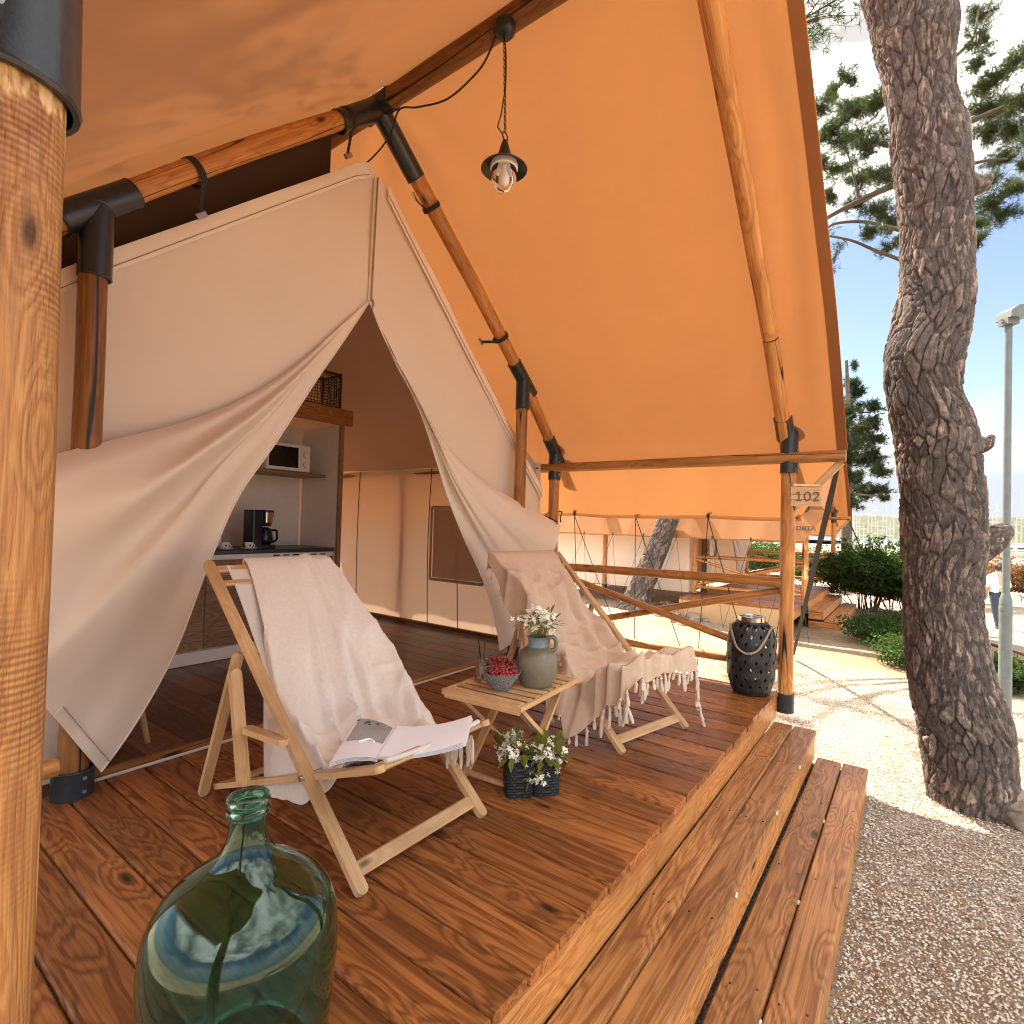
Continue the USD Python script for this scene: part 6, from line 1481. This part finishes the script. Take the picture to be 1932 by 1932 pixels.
# ------------------------------------------------------------------ shrubs
def shrub(name, label, cat, c, rx, ry, h, n, leafL, seed, mat, stems=14, group=None, low=0.28):
    r_ = np.random.default_rng(seed); c = np.array([c[0], c[1], float(gz(c[0], c[1]))])
    t = thing(name, label, cat, c, group=group)
    d = r_.normal(size=(n, 3)); d /= np.linalg.norm(d, axis=1, keepdims=True)
    lump = 0.45 + 1.05 * meshkit.fbm(d * 2.9 + seed, 4, seed)
    q = r_.random(n) ** 0.35
    p = d * (q * lump)[:, None] * np.array([rx, ry, h * (1 - low) / 2 * 1.12]) + [0, 0, h * (low + (1 - low) / 2)]
    p = p[p[:, 2] > 0.03]; n = len(p)
    p = p + c
    k_ = n // 9; sh = r_.normal(size=(60, 3)); sh[:, 2] = np.abs(sh[:, 2]); sh /= np.linalg.norm(sh, axis=1, keepdims=True); si = r_.integers(0, 60, k_)
    ex = c + [0, 0, h * (low + (1 - low) / 2)] + sh[si] * np.array([rx, ry, h * 0.5]) * r_.uniform(0.75, 1.28, (k_, 1)) + r_.normal(size=(k_, 3)) * leafL * 0.5
    p = np.vstack([p, ex[ex[:, 2] > c[2] + 0.03]]); n = len(p)
    u = r_.normal(size=(n, 3)); u[:, 2] = np.abs(u[:, 2]) * 0.8; u /= np.linalg.norm(u, axis=1, keepdims=True)
    s = np.cross(u, r_.normal(size=(n, 3))); s /= np.linalg.norm(s, axis=1, keepdims=True)
    L = leafL * r_.uniform(0.7, 1.3, (n, 1))
    V = np.stack([p - u * L * .5, p + s * L * 0.28, p + u * L * .5, p - s * L * 0.28], 1).reshape(-1, 3)
    i = np.arange(n) * 4; F = np.vstack([np.stack([i, i + 1, i + 2], 1), np.stack([i, i + 2, i + 3], 1)])
    mesh(t, 'foliage', (V, F), mat)
    tw = []
    for k in range(stems):
        a = r_.uniform(0, 2 * PI); e = c + np.array([rx * 0.8 * math.cos(a) * r_.random(), ry * 0.8 * math.sin(a) * r_.random(), h * r_.uniform(0.5, 0.9)])
        b = c + np.array([rx * 0.18 * math.cos(a), ry * 0.18 * math.sin(a), -0.03])
        tw.append(tube_geo(bez([b, (b + e) / 2 + r_.normal(size=3) * 0.07, e], 7), np.linspace(0.016, 0.004, 7), 5, caps=False))
    mesh(t, 'stems', join(tw), 'twig', smooth=40)
    return t


def along(px, py, x0=10.0):
    """Ground point under a pixel, following the slope of the terrain."""
    z = -0.6
    for k in range(60):
        p = at(px, py, z=z); z = 0.5 * z + 0.5 * float(gz(p[0], p[1]))
    return p


hp1 = along(1640, 1158)
shrub('hedge_shrub', 'tall leafy hedge shrub beside the neighbouring steps, left of the big trunk', 'shrub', along(1635, 1152), 1.15, 1.1, 1.45, 17000, 0.075, 61, 'hedge_leaf', 22)
shrub('hedge_shrub', 'hedge shrub half covered by the left edge of the big trunk', 'shrub', along(1695, 1158), 1.0, 1.0, 1.35, 12000, 0.075, 62, 'hedge_leaf', 16)
shrub('hedge_shrub', 'hedge shrub seen through the neighbouring railing', 'shrub', along(1565, 1120) + [1.5, 0.8, 0], 1.5, 1.3, 1.5, 15000, 0.08, 63, 'hedge_leaf', 16)
shrub('hedge_shrub', 'bright hedge shrub between the neighbouring posts behind its deck', 'shrub', along(1480, 1110) + [2.5, 1.5, 0], 1.9, 1.5, 2.0, 15000, 0.085, 64, 'hedge_leaf', 12)
shrub('hedge_shrub', 'dark green shrub to the right of the lamp post', 'shrub', along(1920, 1112), 1.2, 1.1, 1.5, 11000, 0.07, 65, 'hedge_leaf', 12)
shrub('hedge_shrub', 'green shrub behind the walking person', 'shrub', along(1872, 1098) + [1.0, 0, 0], 1.3, 1.1, 1.5, 9000, 0.075, 66, 'hedge_leaf', 10)
shrub('low_juniper', 'low spreading green ground shrub on the bank left of the big trunk', 'shrub', along(1690, 1215), 0.95, 0.75, 0.5, 12000, 0.05, 67, 'hedge_leaf', 8, low=0.0)
shrub('low_juniper', 'low green ground shrub behind the foot of the big trunk', 'shrub', along(1740, 1262), 0.6, 0.6, 0.4, 7000, 0.045, 68, 'hedge_leaf', 8, low=0.0)
shrub('low_juniper', 'low green shrub between the big trunk and the lamp post', 'shrub', along(1872, 1300), 0.42, 0.42, 0.40, 6000, 0.045, 69, 'hedge_leaf', 8, low=0.0)
for k, (px, py) in enumerate(((1885, 1062), (1925, 1066))):
    shrub('russet_shrub', ('russet brown bush beyond the path left of the lamp post', 'russet brown bush at the right edge behind the green shrub'  )[k], 'shrub', pix(px, py + 8, 34.0), 2.2, 1.8, 2.3, 7000, 0.13, 70 + k, 'red_leaf', 8)


def rock(name, label, c, r, seed, group=None):
    g = trimesh.creation.icosphere(3, 1.0); v = np.array(g.vertices)
    dn = meshkit.fbm(v * 1.3 + seed * 3.1, 4, seed) - 0.5; v = v * (1 + 0.9 * dn[:, None]); v = np.sign(v) * np.abs(v) ** 0.85
    t = mesh(None, name, (v * np.array(r) + np.array(c), g.faces), 'rock', smooth=35); return keys(t, label, 'rock', group)


rk = pix(1908, 1512, 3.35); rock('rock', 'rough brown rock against the foot of the big trunk at the right edge', (rk[0], rk[1], -0.44), (0.14, 0.11, 0.10), 1)
rk = pix(1945, 1560, 3.2); rock('rock', 'smaller brown rock just in front of the one at the trunk foot', (rk[0], rk[1], -0.47), (0.10, 0.12, 0.08), 2)
r9 = np.random.default_rng(8)
for k in range(26):
    px, py = 1225 + 190 * r9.random(), 1140 + 45 * r9.random(); p = along(px, py - (0 if px > 1300 else 5)); s_ = r9.uniform(0.05, 0.16)
    rock('field_stone', 'loose beige field stone lying on the ground by the leaning pine', (p[0], p[1], p[2] + s_ * 0.25), (s_, s_ * r9.uniform(0.7, 1.2), s_ * 0.6), 10 + k, 'field stones around the leaning pine')
# dry needles and bark litter on the ground
r9 = np.random.default_rng(18); n = 12500
X = np.r_[r9.uniform(5.2, 12, 9000), r9.uniform(1.9, 6.0, 3500)]; Y = np.r_[r9.uniform(0.6, 6.0, 9000), r9.uniform(-1.3, 0.2, 3500)]; a = r9.uniform(0, PI, n); L = r9.uniform(0.02, 0.06, n); keep = np.where(np.arange(n) < 9000, Y > 1.0 + 0.25 * (X - 5), r9.random(n) < 0.35)
X, Y, a, L = X[keep], Y[keep], a[keep], L[keep]; Zg = gz(X, Y) + 0.016
V = np.stack([np.stack([X, Y, Zg], 1), np.stack([X + L * np.cos(a), Y + L * np.sin(a), Zg + 0.004], 1), np.stack([X + 0.008 * np.sin(a), Y - 0.008 * np.cos(a), Zg + 0.006], 1)], 1).reshape(-1, 3)
plain('litter', (0.28, 0.16, 0.08), rough=0.9, noise=0.4)
g = mesh(None, 'needle_litter', (V, np.arange(len(V)).reshape(-1, 3)), 'litter'); keys(g, 'dry brown pine needles scattered on the ground between the tents', 'pine litter', kind='stuff')

# ------------------------------------------------------------------ street lamp
lb = np.array([6.371, -0.638, float(gz(6.371, -0.638))])
sl = thing('street_lamp', 'slim grey steel street lamp pole to the right of the big trunk', 'street lamp', lb)
o6 = np.eye(4); o6[:2, 3] = lb[:2]
mesh(sl, 'pole', offset_mesh(lathe_geo([(0.047, lb[2] - 0.1), (0.046, 0.60), (0.044, 0.655), (0.031, 0.70), (0.0275, 0.72), (0.0265, 3.12), (0.0005, 3.12)], 28), o6), 'pole_grey', smooth=40)
mesh(sl, 'pole_joint', offset_mesh(lathe_geo([(0.046, 0.55), (0.049, 0.56), (0.049, 0.585), (0.046, 0.595)], 28), o6), 'pole_grey', smooth=40)
hd = CAMM[0].copy(); hd[2] = 0; hd /= np.linalg.norm(hd)
Mh = np.eye(4); Mh[:3, 0], Mh[:3, 1], Mh[:3, 2], Mh[:3, 3] = hd, np.cross([0, 0, 1], hd), [0, 0, 1], [lb[0], lb[1], 3.10]
hg = trimesh.creation.extrude_polygon(Polygon([(-0.05, 0.0), (-0.045, 0.06), (0.02, 0.105), (0.50, 0.15), (0.52, 0.12), (0.16, 0.03), (0.05, 0.0)]), 0.16, engine='earcut'); v = np.array(hg.vertices)[:, [0, 2, 1]] * [1, -1, 1] + [0, 0.08, 0]
mesh(sl, 'lamp_head', (v, hg.faces), 'pole_grey', M=Mh, smooth=30)
mesh(sl, 'bracket', offset_mesh(trimesh.creation.box((0.10, 0.10, 0.06)), Mh @ np.array([[1, 0, 0, 0], [0, 1, 0, 0], [0, 0, 1, -0.02], [0, 0, 0, 1.0]])), 'pole_grey')
for z in (-0.03, -0.005): mesh(sl, 'bolt', offset_mesh(trimesh.creation.box((0.03, 0.012, 0.008)), Mh @ np.array([[1, 0, 0, -0.06], [0, 1, 0, 0], [0, 0, 1, z], [0, 0, 0, 1.0]])), 'bolt_steel')
mesh(sl, 'inspection_door', offset_mesh(trimesh.creation.box((0.008, 0.05, 0.22)), np.array([[1, 0, 0, lb[0] - 0.046], [0, 1, 0, lb[1]], [0, 0, 1, 0.1], [0, 0, 0, 1.0]])), 'pole_grey')

# ------------------------------------------------------------------ walking person (seen from behind)
pb = along(1882, 1187); fwd = np.array([0.93, 0.36, 0]); rgt = np.array([0.36, -0.93, 0])
S_ = 124 / FPX * float((pb - EYE) @ CAMM[2]) / 1.70
pn = thing('person', 'person in white shirt and dark jeans walking away along the path, seen from behind', 'person', pb)
def J(r, f, z): return pb + S_ * (rgt * r + fwd * f + np.array([0, 0, z]))
def sph(p, r): return Manifold.sphere(r * S_, 20).translate(tuple(p))
def bones(chains):
    m = None
    for ch in chains:
        for (a, ra), (b, rb_) in zip(ch[:-1], ch[1:]):
            h = Manifold.batch_hull([sph(a, ra), sph(b, rb_)]); m = h if m is None else m + h
    m = m.refine_to_length(0.03); me = m.to_mesh(); g = trimesh.Trimesh(me.vert_properties[:, :3], me.tri_verts, process=True)
    trimesh.smoothing.filter_taubin(g, iterations=8); return g
hipL, hipR = J(-0.09, 0, 0.90), J(0.09, 0, 0.90)
body = bones([[(J(0, 0, 1.47), 0.055), (J(0, 0.01, 1.56), 0.05)], [(J(0, 0.01, 1.60), 0.085), (J(0, 0.025, 1.62), 0.088)],
              [(J(-0.17, 0, 1.36), 0.045), (J(-0.23, -0.02, 1.10), 0.038), (J(-0.20, 0.10, 0.90), 0.028), (J(-0.19, 0.14, 0.84), 0.03), (J(-0.185, 0.17, 0.77), 0.018)],
              [(J(0.17, 0, 1.36), 0.045), (J(0.24, 0.0, 1.10), 0.038), (J(0.17, 0.18, 1.02), 0.028), (J(0.10, 0.22, 1.04), 0.03), (J(0.05, 0.23, 1.05), 0.018)],
              [(J(-0.17, 0, 1.36), 0.05), (J(0, 0, 1.42), 0.06), (J(0.17, 0, 1.36), 0.05)], [(J(0, 0, 1.38), 0.10), (J(0, 0, 1.0), 0.11)],
              [(J(-0.09, 0, 0.92), 0.09), (J(-0.10, -0.08, 0.48), 0.052), (J(-0.10, -0.22, 0.10), 0.035)], [(J(0.09, 0, 0.92), 0.09), (J(0.09, 0.10, 0.49), 0.052), (J(0.08, 0.12, 0.08), 0.035)]])
bp_ = mesh(pn, 'body', body, 'skin', smooth=True)
mesh(pn, 'shirt', bones([[(J(-0.165, 0, 1.355), 0.062), (J(0, 0, 1.42), 0.075), (J(0.165, 0, 1.355), 0.062)], [(J(-0.09, 0, 1.33), 0.105), (J(-0.07, 0, 0.98), 0.115)], [(J(0.09, 0, 1.33), 0.105), (J(0.07, 0, 0.98), 0.115)], [(J(-0.09, 0, 1.1), 0.11), (J(0.09, 0, 1.1), 0.11)],
                         [(J(-0.175, 0, 1.355), 0.062), (J(-0.225, -0.015, 1.13), 0.058)], [(J(0.175, 0, 1.355), 0.062), (J(0.235, 0.0, 1.13), 0.058)]]), 'shirt_white', smooth=True)
mesh(pn, 'jeans', bones([[(J(-0.085, 0, 0.93), 0.105), (J(-0.10, -0.08, 0.48), 0.068), (J(-0.10, -0.21, 0.12), 0.05)], [(J(0.085, 0, 0.93), 0.105), (J(0.09, 0.10, 0.49), 0.068), (J(0.08, 0.12, 0.09), 0.05)], [(J(-0.07, 0, 0.95), 0.11), (J(0.07, 0, 0.95), 0.11)]]), 'jeans', smooth=True)
mesh(pn, 'shoe', bones([[(J(-0.10, -0.23, 0.07), 0.045), (J(-0.10, -0.13, 0.035), 0.035)]]), 'shoe', smooth=True); mesh(pn, 'shoe', bones([[(J(0.08, 0.10, 0.045), 0.045), (J(0.08, 0.24, 0.035), 0.035)]]), 'shoe', smooth=True)
mesh(pn, 'hair', bones([[(J(0, -0.005, 1.625), 0.100), (J(0, -0.01, 1.60), 0.098)], [(J(0, -0.07, 1.62), 0.06), (J(0, -0.10, 1.60), 0.05)]]), 'hair', smooth=True)

# ------------------------------------------------------------------ marina: cars, boats, masts, poles
def wheel(th, c, r, axis):
    g = trimesh.creation.cylinder(r, 0.2, sections=24); M = np.eye(4); a = np.array(axis); M[:3, 2] = a; M[:3, 0] = [0, 0, 1]; M[:3, 1] = np.cross(a, [0, 0, 1]); M[:3, 3] = c
    w = mesh(th, 'wheel', offset_mesh(g, M), 'tyre', smooth=40); g2 = trimesh.creation.cylinder(r * 0.6, 0.22, sections=16); mesh(w, 'rim', offset_mesh(g2, M), 'bolt_steel', smooth=40)


def vehicle(name, label, cat, px, py, depth, length, h, mat, prof, win, ang):
    c = pix(px, py, depth); ux_ = np.array([math.cos(ang), math.sin(ang), 0]); uy = np.array([-math.sin(ang), math.cos(ang), 0])
    t = thing(name, label, cat, c); W_ = 1.75
    def ext(poly, w, off=0.0):
        g = trimesh.creation.extrude_polygon(Polygon(poly).buffer(-0.05).buffer(0.05), w, engine='earcut'); v = np.array(g.vertices)
        return c + np.outer(v[:, 0], ux_) + np.outer(v[:, 1], [0, 0, 1.0]) + np.outer(v[:, 2] - w / 2 + off, uy), g.faces
    mesh(t, 'body', ext(prof, W_), mat, smooth=30)
    for k, w in enumerate(win):
        for s in (-1, 1): mesh(t, 'window', ext(w, 0.03, s * W_ / 2), 'car_glass')
    for x in (length * 0.2, length * 0.8):
        for s in (-1, 1): wheel(t, c + ux_ * x + uy * s * (W_ / 2 - 0.08) + [0, 0, 0.33], 0.33, uy)
    return t


car_p = lambda L: [(0, 0.35), (0, 0.75), (L * 0.18, 0.92), (L * 0.34, 1.45), (L * 0.72, 1.47), (L * 0.93, 0.98), (L, 0.9), (L, 0.35)]
car_w = lambda L: [[(L * 0.27, 0.95), (L * 0.37, 1.36), (L * 0.52, 1.37), (L * 0.52, 0.95)], [(L * 0.55, 0.95), (L * 0.55, 1.37), (L * 0.70, 1.37), (L * 0.82, 0.97)]]
ca = -0.95
vehicle('parked_car', 'silver car parked by the marina left of the big trunk', 'car', 1652, 1087, 50, 4.2, 1.45, 'car_silver', car_p(4.2), car_w(4.2), ca)
vehicle('parked_car', 'yellow orange car parked by the marina at the trunk edge', 'car', 1688, 1085, 52, 4.0, 1.45, 'car_yellow', car_p(4.0), car_w(4.0), ca)
vehicle('parked_car', 'white car parked by the marina behind the hedge', 'car', 1612, 1084, 54, 4.2, 1.45, 'car_white', car_p(4.2), car_w(4.2), ca)
Lm = 6.5
vehicle('parked_van', 'white camper van parked in front of the boats', 'van', 1628, 1078, 62, Lm, 2.7, 'car_white', [(0, 0.4), (0, 1.2), (0.5, 1.5), (1.1, 2.2), (1.3, 2.7), (Lm, 2.7), (Lm, 0.4)], [[(0.75, 1.45), (1.15, 2.0), (1.9, 2.0), (1.9, 1.4)], [(2.8, 1.5), (2.8, 2.1), (4.0, 2.1), (4.0, 1.5)], [(4.6, 1.5), (4.6, 2.1), (5.8, 2.1), (5.8, 1.5)]], ca)


def boat(name, label, px, py, depth, L, B, Hh, mast, ang, seed, cabin=True, cover=False, group=None, stripe='boat_blue'):
    c = pix(px, py, depth); ux_ = np.array([math.cos(ang), math.sin(ang), 0]); uy = np.array([-math.sin(ang), math.cos(ang), 0])
    t = thing(name, label, 'boat', c, group=group)
    q = np.linspace(0, 1, 18); a = np.linspace(-1, 1, 11); rows = []
    for s in q:
        w = B / 2 * (1 - max(0, (s - 0.45) / 0.55) ** 2.2) * (0.85 + 0.15 * min(1, s * 3)); sh = Hh * (1 + 0.25 * s * s)
        rows.append([c + ux_ * (s * L + 0.25 * (1 - abs(u)) * 0 - L / 2 + (0.5 * s * s * (1 - 0))) + uy * w * np.sign(u) * abs(u) ** 0.5 + np.array([0, 0, sh * abs(u) ** 1.3]) for u in a])
    R = np.array(rows); v, f = grid(R); hl = mesh(t, 'hull', (v, f), 'boat_white', smooth=True)
    mesh(t, 'deck', grid(np.stack([R[:, 0], R[:, -1]], 1)), 'boat_white')
    for e in (0, -1):
        o = uy * (0.02 if e else -0.02); mesh(hl, 'stripe', grid(np.stack([R[:, e] * 0.86 + R[:, e - 1 if e else 1] * 0.14 + o, R[:, e] * 0.6 + R[:, e - 1 if e else 1] * 0.4 + o], 1)), stripe)
    if cabin:
        g = trimesh.creation.extrude_polygon(Polygon([(-L * 0.25, 0), (-L * 0.22, 0.75), (L * 0.1, 0.75), (L * 0.26, 0.0)]), B * 0.5, engine='earcut'); vv = np.array(g.vertices)
        mk = lambda vv_, off: c + np.outer(vv_[:, 0], ux_) + np.outer(vv_[:, 1] + Hh, [0, 0, 1.0]) + np.outer(vv_[:, 2] - off, uy)
        cb = mesh(t, 'cabin', (mk(vv, B * 0.25), g.faces), 'boat_white', smooth=30)
        for s in (-1, 1):
            g2 = trimesh.creation.extrude_polygon(Polygon([(-L * 0.2, 0.3), (-L * 0.2, 0.58), (L * 0.08, 0.58), (L * 0.16, 0.3)]), 0.03, engine='earcut'); cw = np.array(g2.vertices); mesh(cb, 'window', (mk(cw, 0.015 - s * B * 0.252), g2.faces), 'car_glass')
    if cover:
        P = np.array([[c + ux_ * (-L * 0.4 + L * 0.7 * i / 11) + uy * B * 0.5 * u + np.array([0, 0, Hh + 0.15 + 1.1 * (1 - abs(u)) * (0.8 + 0.2 * math.sin(i))]) for u in np.linspace(-1, 1, 7)] for i in range(12)]); mesh(t, 'cover', thick(P, 0.02), 'boat_cover', smooth=40)
    if mast:
        b = c + ux_ * L * 0.05 + np.array([0, 0, Hh]); tp = b + np.array([0, 0, mast])
        ms = mesh(t, 'mast', tube_geo([b, tp], [0.075, 0.055], 8), 'mast_alu', smooth=40)
        mesh(t, 'boom', tube_geo([b + [0, 0, 1.3], b + [0, 0, 1.3] - ux_ * L * 0.38], [0.06, 0.06], 8), 'mast_alu', smooth=40)
        for z, w in ((0.55, 0.9), (0.78, 0.65)): mesh(ms, 'spreader', tube_geo([b + [0, 0, mast * z] - uy * w, b + [0, 0, mast * z] + uy * w], 0.04, 6), 'mast_alu')
        if seed % 3 == 0: mesh(t, 'stay', tube_geo([tp, c + ux_ * L * 0.5 + [0, 0, Hh * 1.2]], 0.014, 5), 'mast_alu')
    return t


boat('motor_yacht', 'large white motor yacht with dark stripe ashore behind the parked cars', 1640, 1077, 72, 9.0, 3.2, 1.9, 0, ca + 0.1, 1, True, False)
boat('covered_boat', 'white boat under a grey tarpaulin cover left of the big trunk', 1655, 1058, 82, 9.0, 3.0, 1.6, 0, ca, 2, False, True)
r9 = np.random.default_rng(99)
NTH = [f'{w} in the row left of the big trunk' for w in 'first second third fourth fifth sixth seventh eighth ninth tenth eleventh twelfth'.split()] + ['just right of the big trunk', 'second right of the big trunk', 'third right of the big trunk', 'beside the lamp post on its left', 'beside the lamp post on its right', 'second right of the lamp post', 'third right of the lamp post']
mx_ = [1610, 1617, 1625, 1632, 1639, 1646, 1652, 1660, 1667, 1674, 1681, 1690, 1850, 1858, 1868, 1876, 1912, 1922, 1930]
for k, x in enumerate(mx_):
    dep = 88 + 22 * r9.random(); hgt = ((70, 92, 60, 118, 84, 100, 66)[k % 7]) / FPX * dep * r9.uniform(0.9, 1.1)
    boat('sailing_boat', f'sailing boat, its bare mast {NTH[k]}', x, 1052 + 3 * r9.random(), dep, 8 + 2 * r9.random(), 2.8, 1.2, hgt, ca + r9.normal() * 0.15, 100 + k, True, False, 'sailing boats moored in the marina')
for k, (x, y0, y1, dep) in enumerate(((1611, 1088, 905, 42), (1918, 1052, 985, 60))):
    b = pix(x, y0, dep); t_ = pix(x, y1, dep)
    fp = thing('light_mast', ('thin grey light mast standing behind the hedge by the roof edge', 'thin pale light mast at the right edge beyond the lamp post')[k], 'mast', b)
    tube(fp, 'pole', [b - [0, 0, 0.5], t_], [0.09, 0.07], 'mast_alu', sides=8); bar(fp, 'head', t_ - CAMM[0] * 0.25, t_ + CAMM[0] * 0.5, 0.12, 0.08, 'mast_alu')

# low wall beyond the path
wl = thing('stone_kerb', 'low pale stone kerb along the far side of the path', 'kerb', along(1925, 1120))
k0, k1 = along(1905, 1112), along(1990, 1150); dvec = (k1 - k0) / 14
for k in range(14): bar(wl, 'kerb_stone', k0 + dvec * (k + 0.03) + [0, 0, 0.05], k0 + dvec * (k + 0.97) + [0, 0, 0.05], 0.15, 0.2, 'stone_wall', ch=0.02)

# ------------------------------------------------------------------ the neighbouring tent: copies
DX = np.array([11.5, 0.9, -0.2])
def cp(src, name, label, extra=(0, 0, 0), group=None):
    m = WM[str(src.GetPath())]; return copy_of(src, name, label, m[:3, 3] + DX + np.array(extra), math.atan2(m[1, 0], m[0, 0]), group)
cp(tent, 'safari_tent', 'neighbouring orange canvas safari tent behind the railing, its skirt lettered ADRIA')
cp(deck, 'wooden_deck', 'deck of the neighbouring tent with a tan apron below its edge')
cp(steps, 'wooden_steps', 'small plank steps of the neighbouring deck, in front of the hedge')
cp(rail, 'log_railing', 'far log railing of the neighbouring deck in front of the hedge')
cp(rail, 'log_railing', 'near log railing of the neighbouring deck, facing the leaning pine', (-4.40, 0, 0))
ng = thing('guy_ropes', 'thin guy cords zigzagging down the near side of the neighbouring tent', 'rope', DX + [-0.4, 2, 1.2])
for k in range(8):
    y = DX[1] + 0.9 + 0.72 * k; p = np.array([DX[0] - 0.42, y, DX[2] + 1.21])
    bar(ng, 'webbing_tab', p + [0, 0, -0.03], p + [0, 0, 0.04], 0.026, 0.012, 'black_strap', up=(1, 0, 0))
    for s in (-0.36, 0.36):
        e = np.array([DX[0] - 0.9, y + s, float(gz(DX[0] - 0.9, y))]); tube(ng, 'cord', [p, e], 0.004, 'black_strap', sides=5)
ns = thing('guy_strap', 'dark guy strap at the front corner of the neighbouring tent roof', 'strap', DX + [4.5, 0.4, 1.7])
tube(ns, 'webbing', [DX + [4.53, 0.44, 1.70], DX + [5.5, -0.3, -0.5]], 0.014, 'black_strap', sides=6)
